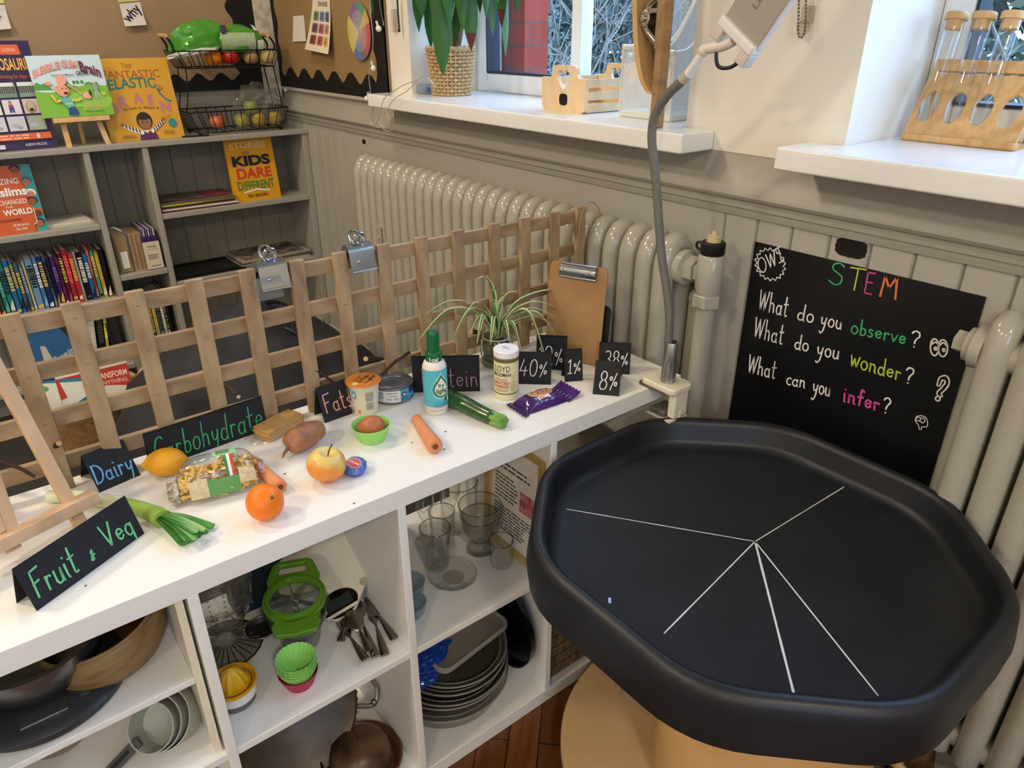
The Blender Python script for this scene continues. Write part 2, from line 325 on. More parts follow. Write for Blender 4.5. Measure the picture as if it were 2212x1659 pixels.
struct('wall_front', MB().box(XL, XR, YF - .1, YF, 0, 2.95), m_white)
# window wall: openings for the two windows, white above the line at 1.235, grey below it, grooved boards under the rail
W1 = (-1.395, -.195); W2 = (.190, 1.36); WT = 2.62; YO = .56
m = MB(); xs = [XL, W1[0], W1[1], W2[0], W2[1], XR]
for i in range(5):
    if i in (1, 3):
        m.k = 0; m.box(xs[i], xs[i+1], YW, YO, WT, 2.95); m.box(xs[i], xs[i+1], YW, YO, 1.2345, SILL - .0425)
    else: m.k = 0; m.box(xs[i], xs[i+1], YW, YO, 1.235, 2.95)
m.k = 1; m.box(XL, XR, YW, YO, 0, 1.235)
struct('wall_back', m, [m_white, m_grey], angle=0)
# grooved boarding: one slab with V grooves
g0 = at((1640, 500), y=YW).x; gp = (at((1975, 585), y=YW).x - g0) / 4
m = MB(); x = g0 - gp * 40
edges = [g0 + gp * k for k in range(-60, 40) if XL < g0 + gp * k < XR]
prof = [(XL, YW - .012)]
for e in edges:
    if not (-1.85 < e < -.12) : prof += [(e - .0045, YW - .012), (e, YW - .004), (e + .0045, YW - .012)]
prof += [(XR, YW - .012), (XR, YW + .01), (XL, YW + .01)]
struct('trim_1', MB().prism(prof, .15, 1.112), m_board, angle=0)
# moulded rail above the boards
def profile_x(prof, x0, x1): return MB().put([(x, y, z) for x in (x0, x1) for y, z in prof], [tuple(range(len(prof))), tuple(range(len(prof), 2*len(prof)))[::-1]] + [(i, (i+1) % len(prof), len(prof) + (i+1) % len(prof), len(prof) + i) for i in range(len(prof))])
rail = [(YW, 1.232), (YW - .008, 1.20), (YW - .02, 1.178), (YW - .031, 1.164), (YW - .034, 1.153), (YW - .03, 1.146), (YW - .02, 1.143), (YW - .02, 1.137), (YW - .023, 1.135), (YW - .023, 1.127), (YW - .017, 1.125), (YW - .017, 1.121), (YW - .02, 1.119), (YW - .018, 1.109), (YW, 1.109)]
struct('trim_2', profile_x(rail, XL, XR), m_grey, angle=35)
struct('baseboard_back', profile_x([(YW, 0), (YW - .03, 0), (YW - .03, .12), (YW - .022, .135), (YW - .018, .15), (YW, .155)], XL, XR), m_board)
struct('baseboard_left', MB().box(XL, XL + .02, YF, YW - .03, 0, .15), m_board)
def window(name, x0, x1, mull):
    z0, z1, y0, y1 = SILL, WT, .445, .50
    fr = MB(); f = .062
    fr.box(x0, x0 + f, y0, y1, z0, z1); fr.box(x1 - f, x1, y0, y1, z0, z1); fr.box(x0 + f, x1 - f, y0, y1, z0, z0 + f); fr.box(x0 + f, x1 - f, y0, y1, z1 - f, z1)
    r = struct(name, fr, m_upvc, bevel=.006)
    b = MB()
    for q in mull: b.box(q - .022, q + .022, y0 + .004, y1, z0 + f, z1 - f)
    P('glazing_bar', b, m_upvc, r, bevel=.004)
    seal = MB(); e = .006; k = mull
    seal.box(x0 + f, x0 + f + e, y0 - .001, y1, z0 + f, z1 - f); seal.box(x0 + f, x1 - f, y0 - .001, y1, z0 + f, z0 + f + e); seal.box(x1 - f - e, x1 - f, y0 - .001, y1, z0 + f, z1 - f)
    P('window_seal', seal, mat('dark_rubber', '#2a3038', .6), r)
    P('pane', MB().box(x0 + f, x1 - f, .472, .476, z0 + f, z1 - f), clear('window_glass', (.97, .98, .98), .9, .6), r)
    return r
bar1 = at((1243, 120), y=.45).x
w1 = window('window_1', W1[0], W1[1], [bar1]); w2 = window('window_2', W2[0], W2[1], [.775])
def side_window():  # window added out of view to let in daylight from that side
    fr = MB(); y0, y1, z0, z1, f = -2.6, -1.4, 1.2, 2.4, .06
    for a, b, c, d in ((y0, y0 + f, z0, z1), (y1 - f, y1, z0, z1), (y0 + f, y1 - f, z0, z0 + f), (y0 + f, y1 - f, z1 - f, z1), (-2.03, -1.97, z0 + f, z1 - f)): fr.box(XR + .02, XR + .07, a, b, c, d)
    r = struct('added_window', fr, m_upvc); P('pane', MB().box(XR + .04, XR + .044, y0 + f, y1 - f, z0 + f, z1 - f), MATS['window_glass'], r)
side_window()
# sills: thick boards with a rounded nose running into the window reveals
def sill(name, x0, x1, wx0, wx1, yf):
    m = MB().prism([(x0, yf), (x1, yf), (x1, YW - .0005), (wx1 - .001, YW - .0005), (wx1 - .001, .447), (wx0 + .001, .447), (wx0 + .001, YW - .0005), (x0, YW - .0005)], SILL - .042, SILL)
    return struct(name, m, m_sill, bevel=.005)
sill('trim_3', -1.515, -.112, W1[0], W1[1], .058); sill('trim_4', .118, 1.5, W2[0], W2[1], .052)
# outside: brick pier, ground, shrubs and trees behind the glass
struct('wall_outside', MB().box(-1.9, at((1147, 80), y=.60).x, .57, .68, -.2, 3.2), brick_mat())
struct('ground', MB().box(-9, 9, .6, 14, -.3, -.2), mat('lawn', '#4c5a35', .9, var=('#6d7350', 3, 4, .3)))
# ------------------------------------------------------------------ left wall: display boards, bookcase and what stands on it
from mathutils import noise as NZ
XB = -2.30
m_case = mat('grey_painted_bookcase', '#a39e92', .35, bump=(14, .05))
m_kraft = mat('brown_backing_paper', '#a78d6d', .8, var=('#9b8160', 3, 4, .25))
m_scal = mat('black_corrugated_border', '#0c0c0d', .7)
m_paper = mat('white_paper', '#e9e6de', .7)
def wavy(p, q, n, inner, amp, k=10):
    """scalloped strip between the straight line p..q and a wavy edge offset by the vector inner"""
    p, q, inner = V(p), V(q), V(inner); N = n * k; a = []; b = []
    for i in range(N + 1):
        t = i / N; c = p.lerp(q, t); a.append(c); b.append(c + inner * (1 + amp * cos(2*pi*n*t)))
    return a, b
def strip_mesh(mb, a, b, th):
    n = len(a); th = V(th)
    mb.put(a + b + [p + th for p in a] + [p + th for p in b], [(i, i+1, n+i+1, n+i) for i in range(n-1)] + [(2*n+i, 3*n+i, 3*n+i+1, 2*n+i+1) for i in range(n-1)] + [(n+i, n+i+1, 3*n+i+1, 3*n+i) for i in range(n-1)])
# board on the left wall
r = thing('display_board', 'brown paper display board with scalloped black border above the bookcase, left of the corner', 'display board', (XL + .002, -.8, 1.24))
bz = 1.243
P('backing_paper', MB().box(0, .008, -1.6, .93, 0, 1.3), m_kraft, r)
b = MB(); a1, b1 = wavy((.008, .79, .0), (.008, -1.6, .0), 25, (0, 0, .055), .28); strip_mesh(b, a1, b1, (.006, 0, 0))
a1, b1 = wavy((.009, .93, .0), (.009, .93, 1.3), 12, (0, -.16, 0), .08); strip_mesh(b, a1, b1, (.006, 0, 0))
P('scalloped_border', b, m_scal, r)
# board on the window wall
xb1 = at((846, 190), y=YW).x
r = thing('display_board', 'brown paper display board with scalloped black border between corner and plant window', 'display board', (XL + .003, YW - .002, 1.247))
w = xb1 - XL
P('backing_paper', MB().box(.0, w, -.008, 0, 0, 1.3), mat('brown_backing_paper_warm', '#a08258', .8, var=('#93764d', 3, 4, .25)), r)
b = MB(); a1, b1 = wavy((.0, -.008, 0), (w, -.008, 0), 7, (0, 0, .062), .32); strip_mesh(b, a1, b1, (0, -.006, 0))
a1, b1 = wavy((w, -.009, 0), (w, -.009, 1.3), 6, (-.085, 0, 0), .22); strip_mesh(b, a1, b1, (0, -.006, 0))
a1, b1 = wavy((0, -.009, 0), (0, -.009, 1.3), 10, (.05, 0, 0), .2); strip_mesh(b, a1, b1, (0, -.006, 0))
P('scalloped_border', b, m_scal, r)
P('board_edge', MB().box(0, w, -.014, 0, -.012, 0), mat('dull_white_edge', '#b9b3a4', .5), r)
# white cable trunking up the corner
struct('trim_5', MB().box(XL, XL + .025, .075, .155, 1.17, 2.95), mat('white_trunking', '#d8d2c2', .5, var=('#b5ae9c', 30, 3, .12)), bevel=.003)
struct('trim_6', profile_x([(YW, 1.228), (YW - .008, 1.228), (YW - .012, 1.236), (YW - .008, 1.243), (YW, 1.243)], XL, W1[0] - .1), mat('grey_trim', '#a8a294', .5))
# notes and prints pinned to the boards
def pinned(name, label, cat, px, wall, col, curl=.01, th=.0006, off=.012):
    """a sheet whose four corners (tl, tr, br, bl) are seen at px, pinned to wall 'x' or 'y'; bottom edge lifts by curl"""
    pos = XL + off if wall == 'x' else YW - off
    c = [at(p, **{wall: pos}) for p in px]
    n = V((1, 0, 0)) if wall == 'x' else V((0, -1, 0))
    c0 = (c[0] + c[1]) / 2
    def fn(u, v):
        q = c[3].lerp(c[2], u).lerp(c[0].lerp(c[1], u), v)
        return q - c0 + n * (curl * (1 - v) ** 2)
    t = thing(name, label, cat, c0)
    mb = MB(); mb.grid(fn, 4, 6); k = len(mb.v); o = mb.v[:]
    mb.put([p - n * th for p in o], [list(f)[::-1] for f in mb.f])
    P('sheet', mb, mat('sheet_' + col.lstrip('#'), col, .7), t, fix=False)
    return t, (lambda x, y: fn(x, y) + n * .0012), n
def stripe_text(mb, fn, x0, x1, y0, y1, rows, seed=1):
    """lines of small print too small to read"""
    rd = random.Random(seed)
    for r_ in range(rows):
        yy = y1 - (r_ + .5) * (y1 - y0) / rows; h = (y1 - y0) / rows * .22; x = x0; e = x1 - rd.uniform(0, .25) * (x1 - x0)
        while x < e:
            x2 = min(x + rd.uniform(.06, .2) * (x1 - x0), e); mb.put([fn(x, yy-h), fn(x2, yy-h), fn(x2, yy+h), fn(x, yy+h)], [(0, 1, 2, 3)]); x = x2 + .025 * (x1 - x0)
    return mb
m_ink = mat('black_ink', '#15151a', .6)
t, fn, n = pinned('paper_note', 'white note saying why, pinned on the brown board above the standing books', 'note', [(258, 8), (303, 4), (314, 54), (268, 57)], 'x', '#d6d2cc', .02)
b = MB(); print_text(b, 'why', lambda x, y: fn(.5 + (x-.5)*.75 - (y-.5)*.45, .5 + (x-.5)*.55 + (y-.5)*.45), 0, 1, 0, 1, .02); P('lettering', b, m_ink, t)
P('yellow_tab', MB().put([fn(-.04, 1.05), fn(1.0, 1.05), fn(1.02, 1.4), fn(-.04, 1.4)], [(0, 1, 2, 3)]), flat('#d8d080'), t)
t, fn, n = pinned('paper_note', 'white note cut by the left picture edge, top of the brown board', 'note', [(-35, 12), (10, 10), (23, 62), (-22, 66)], 'x', '#cfcbc5', .02)
b = MB(); print_text(b, 'how', lambda x, y: fn(.34 + (x-.5)*.5 - (y-.5)*.35, .5 + (x-.5)*.5 + (y-.5)*.45), 0, 1, 0, 1, .02); P('lettering', b, m_ink, t)
P('yellow_tab', MB().put([fn(-.04, 1.05), fn(1.0, 1.05), fn(1.02, 1.4), fn(-.04, 1.4)], [(0, 1, 2, 3)]), flat('#d8d080'), t)
t, fn, n = pinned('paper_card', 'small blank white card pinned left of the colourful strip poster', 'card', [(633, 35), (656, 33), (663, 89), (634, 90)], 'y', '#e6e2d8', .004)
t, fn, n = pinned('strip_poster', 'narrow white poster with rows of coloured boxes, hanging beside the colour wheel', 'poster', [(676, -16), (711, -16), (724, 117), (673, 106)], 'y', '#e6dcc8', .03)
for row, cs in enumerate((('#7f9277', '#8086b3', '#5a6187'), ('#7e5a6e', '#b06a68', '#c98a74'), ('#8d4d47', '#c0673f', '#d9a866'))):
    for q, c in enumerate(cs):
        x0 = (.14, .47, .76)[q]; x1 = (.41, .71, .93)[q]; y1 = .69 - row * .205; y0 = y1 - .165
        bx = MB(); pr = [(x0+.03, y0), (x1-.03, y0), (x1, y0+.02), (x1, y1-.02), (x1-.03, y1), (x0+.03, y1), (x0, y1-.02), (x0, y0+.02)]
        bx.put([fn(x, y) for x, y in pr], [tuple(range(8))]); ob = P('colour_box', bx, flat(c, .7), t, fix=False)
        P('small_print', stripe_text(MB(), lambda x, y: fn(x, y) + n*.0006, x0+.05, x1-.05, y0+.03, y1-.03, 3, row*3+q), mat('faded_ink', '#3c3238', .7), ob, fix=False)
b = MB(); print_text(b, 'CALM', fn, .28, .9, .9, .985, .01); print_text(b, 'STRATEGIES', fn, .33, .86, .775, .85, .005); P('lettering', b, mat('grey_ink', '#5d4a4a', .7), t, fix=False)
# colour wheel: a thin disc of fabric
cw = at((775, 68), y=YW - .02); rw = (at((770, 131), y=YW - .02) - at((768, 7), y=YW - .02)).length / 2
t = thing('colour_wheel', 'round paper wheel of pastel segments hanging on the brown board by the fairy lights', 'wall chart', cw, Mw=T3(*cw) @ RX(pi/2) @ SCL(.92, 1, 1))
segs = [('#4d8f71', 50, 92), ('#7d5a8c', 92, 145), ('#c7bd4f', 145, 232), ('#4f6aa5', 232, 270), ('#5e5f7e', 270, 300), ('#b8474c', 300, 378), ('#c9a24f', 18, 50)]
for i, (c, a0, a1) in enumerate(segs):
    for q, (r0, r1, f) in enumerate(((.0, .25, .75), (.25, .5, .55), (.5, .72, .35), (.72, 1, 0))):
        col = rgb(c); k = f * .5 + .08; col = tuple(col[j] * (1 - k) + .62 * k for j in range(3)); n_ = 8
        mb = MB(); th = [RAD(a0 + (a1 - a0) * j / n_) for j in range(n_ + 1)]
        mb.put([(r0*rw*cos(a), r0*rw*sin(a), 0) for a in th] + [(r1*rw*cos(a), r1*rw*sin(a), 0) for a in th], [(j, j+1, n_+2+j, n_+1+j) for j in range(n_)])
        mb.put([(r0*rw*cos(a), r0*rw*sin(a), -.002) for a in th] + [(r1*rw*cos(a), r1*rw*sin(a), -.002) for a in th], [(j, n_+1+j, n_+2+j, j+1) for j in range(n_)])
        P('segment', mb, mat('wheel_%d_%d' % (i, q), col, .75), t, fix=False)
# ------------------------------------------------------------------ bookcase
BT = 1.083; BY0, BY1 = -1.75, .158
r = thing('bookcase', 'grey painted wooden bookcase built along the left wall', 'bookcase', (XB, -.7, 0)); dy = .7
def cb(name, x0, x1, y0, y1, z0, z1, bev=.003): return P(name, MB().box(x0, x1, y0 + dy, y1 + dy, z0, z1), m_case, r, bevel=bev)
cb('top_board', -.247, .006, BY0, BY1, BT - .022, BT)
for nm, y in (('side_panel', BY1 - .028), ('upright', -.524 - .012), ('upright', -.733 - .012), ('side_panel', BY0)): cb(nm, -.247, 0, y, y + (.027 if nm[0] == 's' else .023), .0, BT - .022)
for y0, y1, z in ((-.513, .13, .795), (BY0 + .03, -.745, .790), (-.513, .13, .503), (BY0 + .03, -.745, .484), (-.722, -.536, .572), (-.722, -.536, .19), (BY0 + .03, -.745, .19), (-.513, .13, .19)):
    cb('shelf', -.24, -.002, y0 + .001, y1 - .001, z - .023, z)
pr = [(-.247, BY0 + dy)]; y = BY0 + dy
bk = MB(); prof = [(-.247, BY0 + dy), (-.235, BY0 + dy)]
y = BY0 + .05
while y < BY1 - .03: prof += [(-.235, y + dy - .003), (-.239, y + dy), (-.235, y + dy + .003)]; y += .088
prof += [(-.235, BY1 - .002 + dy), (-.247, BY1 - .002 + dy)]
P('back_panel', bk.prism(prof, .05, BT - .028), mat('grey_back_boards', '#8d887c', .45), r, angle=0)
# ------------------------------------------------------------------ books shown face on
m_page = mat('page_edges', '#d9cfb8', .8, var=('#b7ab92', 300, 1, .2), stretch=(1, 1, 1))
class Cover:
    """a book or sheet with its face in the local x-y plane (x right, y up from the lower left corner), z out of the cover"""
    def __init__(s, name, label, cat, Mw, w, h, t, col, group=None, rough=.35, pages=True):
        s.w, s.h, s.t = w, h, t; s.e = 0; s.r = thing(name, label, cat, Mw=Mw, group=group)
        c = MB().box(0, w, 0, h, -.0015, 0); 
        if pages:
            c.box(0, w, 0, h, -t, -t + .0015); c.box(0, .0015, 0, h, -t, 0)
            P('pages', MB().box(.002, w - .003, .003, h - .003, -t + .0015, -.0015), m_page, s.r, angle=0)
        else: c = MB().box(0, w, 0, h, -t, 0)
        P('cover', c, mat('cover_' + col.lstrip('#'), col, rough), s.r, angle=0)
        s.art = []
    def fn(s, dz=.0004): 
        s.e += .00015; z = dz + s.e
        return lambda x, y: V((x * s.w, y * s.h, z))
    def poly(s, col, pts, name='cover_art'):
        f = s.fn(); P(name, MB().put([f(x, y) for x, y in pts], [tuple(range(len(pts)))]), flat(col, .4), s.r, angle=0, fix=False); return s
    def rect(s, col, x0, x1, y0, y1, name='cover_art'): return s.poly(col, [(x0, y0), (x1, y0), (x1, y1), (x0, y1)], name)
    def ell(s, col, cx, cy, rx, ry, name='cover_art', a0=0, a1=360): return s.poly(col, arc(cx, cy, rx, ry, a0, a1, 22)[:-1 if a1 - a0 == 360 else None], name)
    def lines(s, col, pts, w):
        f = s.fn(); b = MB(); stroke(b, [f(x, y) for x, y in pts], w, (0, 0, 1)); P('cover_art', b, flat(col, .4), s.r, angle=0, fix=False); return s
    def text(s, col, t, x0, x1, y0, y1, bold=.01, bend=None, name='title', out=None):
        f = s.fn(); g = (lambda x, y: f(x, y + bend(x))) if bend else f
        if out: s.text(out, t, x0 - .003, x1 + .003, y0 - .004, y1 + .004, bold + .012, bend, name); f = s.fn(); g = (lambda x, y: f(x, y + bend(x))) if bend else f
        P(name, print_text(MB(), t, g, x0, x1, y0, y1, bold), flat(col, .45), s.r, angle=0, fix=False); return s
    def small(s, col, x0, x1, y0, y1, rows, seed=1):
        P('small_print', stripe_text(MB(), s.fn(), x0, x1, y0, y1, rows, seed), flat(col, .5), s.r, angle=0, fix=False); return s
def stand(pbl, pbr, ptl, xpl, z, t=.012, lean=None):
    """frame, width, height of a sheet standing on height z whose lower edge lies in the plane x = xpl"""
    A = at(pbl, x=xpl); B = at(pbr, x=xpl); A.z = B.z = z; ex = (B - A).normalized()
    Tp = atp(ptl, A, ex); up = Tp - A; h = up.length
    if lean is not None: up = V((-sin(RAD(lean)), 0, cos(RAD(lean)))); h = (Tp.z - z) / up.z
    Mw = frame(A, ex, up); Mw = Mw @ T3(0, 0, 0)
    return Mw, (B - A).length, h
# purple writing handbook at the left edge
Mw, w, h = stand((-80, 309), (121, 297), (-72, 106), XB - .035, BT, lean=9)
c = Cover('book', 'tall dark purple handbook with rows of picture squares, left end of the bookcase top', 'book', Mw, w, h, .016, '#33224a')
c.text('#f0b54a', 'DESCRIPTOSAURUS', .24, .985, .735, .845, .02); c.text('#c8643c', 'Supporting Creative Writing for Ages 8-14', .2, .98, .655, .695, .005)
c.poly('#d9633a', [(.62, .875), (.88, .875), (.87, .965), (.64, .965)]).text('#f0c9a8', '3rd EDITION', .69, .83, .9, .935, .003, name='lettering')
for i, row in enumerate((('#8fb39a', '#6f8f7c', '#7d9c87'), ('#e3dfe2', '#ddd8dc', '#cdbdb0'), ('#cfcdd2', '#c9c9d0', '#9fa695'))):
    for j, q in enumerate(row):
        x0 = .31 + j * .215; y0 = .49 - i * .155; c.rect(q, x0, x0 + .19, y0, y0 + .135)
        if i == 0: c.rect('#3b4038', x0, x0 + .175, y0 + .04, y0 + .095); [c.lines('#c9d2c4', [(x0+.015+.02*k, y0+.045), (x0+.012+.02*k, y0+.09)], .0012) for k in range(8)]; c.rect('#dfe5df', x0, x0+.175, y0+.1, y0+.135)
        if i == 1 and j == 1: c.ell('#9a968f', x0+.085, y0+.11, .02, .02); c.rect('#c23c3c', x0+.06, x0+.11, y0+.07, y0+.09); c.poly('#3a3f8f', [(x0+.055, y0+.015), (x0+.08, y0+.015), (x0+.085, y0+.05), (x0+.09, y0+.015), (x0+.115, y0+.015), (x0+.11, y0+.07), (x0+.06, y0+.07)])
        if i == 1 and j == 2: c.ell('#8f7a6c', x0+.085, y0+.06, .055, .06).ell('#c2ac9a', x0+.085, y0+.065, .045, .05).ell('#2a1a18', x0+.085, y0+.035, .025, .015)
        if i == 2: c.ell('#b3b3bb', x0+.07, y0+.05, .05, .02).ell('#a3a39f', x0+.12, y0+.03, .03, .015)
c.rect('#d9633a', 0, .955, .095, .155).small('#f2c4a0', .05, .75, .1, .15, 2, 3).ell('#d5d0c8', .81, .125, .02, .024)
c.text('#e6e0ea', 'ALISON WILCOX', .64, .88, .035, .06, .006, name='lettering'); c.rect('#cfccd6', .3, .42, .02, .06)
# picture book on a small easel
EZ = BT + .105
Mw, w, h = stand((92, 254), (248, 246), (70, 124), XB - .02, EZ, lean=12)
c = Cover('book', 'square picture book with pink bubble lettering and green meadow on a mini easel', 'book', Mw, w, h, .008, '#cfe3ea', rough=.2)
BGM = (Mw.copy(), w, h)
c.poly('#5c9a4a', [(0, .45)] + [(x/20, .52 + .05*sin(x*.9) + .03*sin(x*2.3)) for x in range(21)] + [(1, .45)])
c.poly('#7fb93c', [(0, 0), (1, 0)] + [(1 - x/20, .46 + .05*sin(x*.28+.3)) for x in range(21)]); c.ell('#93c850', .7, .25, .32, .16)
for x in (.55, .6, .66): c.ell('#4c8a46', x, .56, .022, .03)
for k, (ch, x) in enumerate(zip('BUBBLE', (.04, .105, .17, .235, .30, .365))): c.text('#eda493', ch, x, x + .054, .62, .735, .03, bend=lambda q: .17*sin(pi*q), out='#b5503f')
for ch, x in zip('GUM', (.445, .515, .58)): c.text('#eda493', ch, x, x + (.054 if ch != 'M' else .066), .665, .785, .03, bend=lambda q: .13*sin(pi*q), out='#b5503f')
c.text('#6a2340', 'Brain', .68, .95, .68, .86, .03, bend=lambda q: .16*sin(pi*q) - .09)
c.text('#2b3a55', 'Ready, Get Mindset...', .27, .6, .655, .7, .004, name='lettering').text('#17171c', 'GROW!', .61, .78, .665, .735, .02, name='lettering')
c.ell('#e8a583', .365, .43, .085, .1).ell('#eda893', .385, .6, .065, .085).ell('#e8a583', .285, .45, .03, .035).ell('#ea9f86', .2, .55, .05, .03)
c.ell('#43231c', .4, .385, .03, .022).ell('#5a2f24', .365, .46, .008, .012).ell('#5a2f24', .42, .46, .008, .012)
c.lines('#e8a583', [(.45, .52), (.56, .42), (.6, .36)], .005).ell('#efae95', .68, .33, .06, .055)
c.poly('#62b3b5', [(.29, .3), (.36, .33), (.45, .3), (.47, .17), (.38, .14), (.34, .19)]).rect('#d9d04a', .36, .45, .2, .225).poly('#2c4d7d', [(.36, .02), (.5, .02), (.48, .15), (.38, .14)])
c.lines('#e6d05a', [(.3, .27), (.24, .25), (.2, .36)], .008).lines('#e6d05a', [(.46, .27), (.53, .26), (.58, .29)], .008)
c.ell('#9aa3a0', .82, .47, .035, .07).ell('#d3dadb', .82, .56, .025, .03).lines('#bcc5c2', [(.81, .4), (.8, .3)], .004).lines('#bcc5c2', [(.83, .4), (.85, .3)], .004).ell('#3f2a1c', .73, .37, .02, .05).rect('#d8cf8a', .89, .94, .33, .38)
c.text('#e58f86', 'JULIA COOK', .6, .86, .125, .175, .02, name='lettering').text('#22361c', 'Allison Valentine', .6, .86, .05, .085, .008, name='lettering').small('#39632a', .5, .58, .12, .15, 1)
m_beech = wood('beech', '#c69d78', '#d9b48e', .5, 5, (1, 1, .2)); m_lightwood = wood('pale_wood', '#c59c63', '#d8b27a', .55, 8, (1, 1, .25))
t = thing('easel', 'miniature wooden easel holding up the pink-lettered picture book', 'easel', Mw=BGM[0])
ew = BGM[1]
P('ledge', MB().box(ew*.12, ew*.9, -.022, -.004, -.006, .022), m_lightwood, t, bevel=.002)
for sx, dx in ((.25, .0), (.75, .03)):
    lg = MB(); lg.M = T3(ew*sx, -.02, -.012) @ RZ(dx * 5); P('leg', lg.box(-.009, .009, -.092, .012, -.008, .006), m_lightwood, t, bevel=.001)
P('leg', MB().tube([(ew*.5, .1, -.014), (ew*.5, -.135, -.085)], .007, 4), m_lightwood, t)
for sx in (.42, .58): P('post', MB().cbox((ew*sx, h*.5, -.014), (.016, h*1.03, .008)), m_lightwood, t)
# yellow picture book behind
Mw, w, h = stand((236, 289), (397, 280), (212, 130), XB - .05, BT, lean=11)
c = Cover('book', 'large yellow picture book with teal and pink lettering, left of the wire basket', 'book', Mw, w, h, .010, '#d9a32f', rough=.3)
c.text('#8a5a1c', 'Your', .38, .52, .88, .95, .004, name='lettering').text('#a8562e', 'FANTASTIC', .12, .86, .76, .855, .004).text('#2c7f7a', 'ELASTIC', .15, .78, .6, .73, .02, bend=lambda q: .04*sin(pi*q))
c.lines('#2c7f7a', [(.76, .68), (.8, .56), (.86, .49), (.93, .46)], .006)
for ch, x, yy in zip('BRAIN', (.07, .22, .42, .61, .76), (.34, .41, .45, .42, .33)): c.text('#c67f86', ch, x, x + (.14 if ch != 'I' else .07), yy, yy + .135, .05)
c.text('#4a2f1c', 'Stretch It, Shape It', .26, .74, .355, .395, .004, bend=lambda q: .06*sin(pi*q) - .04, name='lettering')
c.ell('#2e1a16', .5, .235, .105, .11).ell('#9a6a4a', .5, .215, .082, .085).ell('#2e1a16', .5, .285, .085, .04).poly('#5c2a55', [(.38, 0), (.64, 0), (.6, .12), (.42, .12)]).poly('#e6d9b0', [(.45, .12), (.55, .12), (.5, .08)])
for q in (((.44, .09), (.3, .14), (.2, .19)), ((.57, .1), (.68, .17), (.76, .23))):
    c.lines('#efe8d8', q, .014); [c.lines('#33263a', [(q[0][0]+(q[2][0]-q[0][0])*k/6, q[0][1]+(q[2][1]-q[0][1])*k/6+.02), (q[0][0]+(q[2][0]-q[0][0])*k/6+.006, q[0][1]+(q[2][1]-q[0][1])*k/6-.02)], .005) for k in range(1, 6)]
    c.ell('#9a6a4a', q[2][0], q[2][1] + .01, .025, .025)
c.ell('#2a1a1a', .47, .22, .008, .012).ell('#2a1a1a', .53, .22, .008, .012).ell('#2f8f8f', .87, .19, .055, .055).ell('#c87f42', .8, .64, .04, .03).ell('#d89a5c', .83, .3, .03, .02)
c.small('#7d5a1c', .16, .36, .03, .07, 2, 5).small('#7d5a1c', .72, .9, .05, .1, 2, 6)
# ------------------------------------------------------------------ face-on books inside the shelves
Mw, w, h = stand((506, 423), (607, 418), (487, 297), XB - .035, .795, lean=7)
c = Cover('book', 'yellow paperback with bold multicoloured lettering on the upper right shelf', 'book', Mw, w, h, .014, '#dd9e1c', rough=.3)
c.text('#e9c993', 'STORIES', .1, .86, .77, .875, .03, bend=lambda q: .025*sin(pi*q)).text('#1d2233', 'KIDS', .1, .9, .53, .69, .05).text('#5f6a4a', 'FOR', .33, .5, .70, .75, .01).text('#7a8a8f', 'WHO', .16, .34, .49, .525, .01)
c.text('#c93a2e', 'DARE', .15, .88, .34, .5, .03).text('#b8762a', 'TO BE', .46, .62, .335, .37, .004).text('#3f7d3c', 'DIFFERENT', .12, .9, .18, .32, .02, bend=lambda q: -.02*sin(pi*q)).poly('#efe6d0', [(.22, .12), (.5, .155), (.78, .12), (.78, .145), (.5, .185), (.22, .145)]).text('#3a2c1c', 'BEN BROOKS', .3, .72, .05, .1, .01, name='lettering')
Mw, w, h = stand((-72, 501), (103, 489), (-88, 341), XB - .03, .790, lean=6)
h = min(h, .243)
c = Cover('book', 'orange paperback with white lettering and faces around its edge, upper left shelf', 'book', Mw, w, h, .02, '#cf5f2c', rough=.35)
c.rect('#3f9a9a', .0, .1, 0, 1).rect('#3f9a9a', .87, 1, 0, 1)
for k, (x, y, q, hd) in enumerate(((.80, .93, '#8a4f3a', '#241518'), (.90, .74, '#b5765a', '#2f6a8a'), (.91, .56, '#c98a6a', '#efe8e0'), (.90, .45, '#9a5a3c', '#3a2a44'), (.93, .27, '#6f3f2c', '#c9612f'), (.91, .12, '#a9654a', '#402028'))):
    c.ell(hd, x, y + .02, .07, .06).ell(q, x, y, .05, .05)
    c.ell('#22120e', x - .015, y, .006, .006).ell('#22120e', x + .02, y, .006, .006)
c.poly('#cf5f2c', [(.1, .0), (.84, .0), (.84, .1), (.89, .14), (.89, .36), (.85, .42), (.84, .8), (.76, .84), (.74, .95), (.1, .95)])
c.poly('#eedcc0', [(.84, .1), (.89, .14), (.895, .36), (.885, .36), (.88, .145), (.835, .11)])
c.text('#f2e6d8', 'AMAZING', .36, .80, .735, .82, .02).text('#f4eee6', 'Muslims', .32, .87, .56, .69, .035, out='#5a1f1c').text('#f2e6d8', 'WHO', .32, .44, .45, .51, .006).text('#f2e6d8', 'CHANGED', .48, .83, .44, .51, .012).text('#f2e6d8', 'THE', .54, .64, .39, .42, .004).text('#f6f0ea', 'WORLD', .50, .87, .28, .37, .03)
c.small('#6a2410', .4, .72, .19, .23, 2, 8).text('#f2dcc6', 'BURHANA', .58, .78, .11, .15, .012, name='lettering').text('#f2dcc6', 'ISLAM', .60, .74, .05, .09, .012, name='lettering')
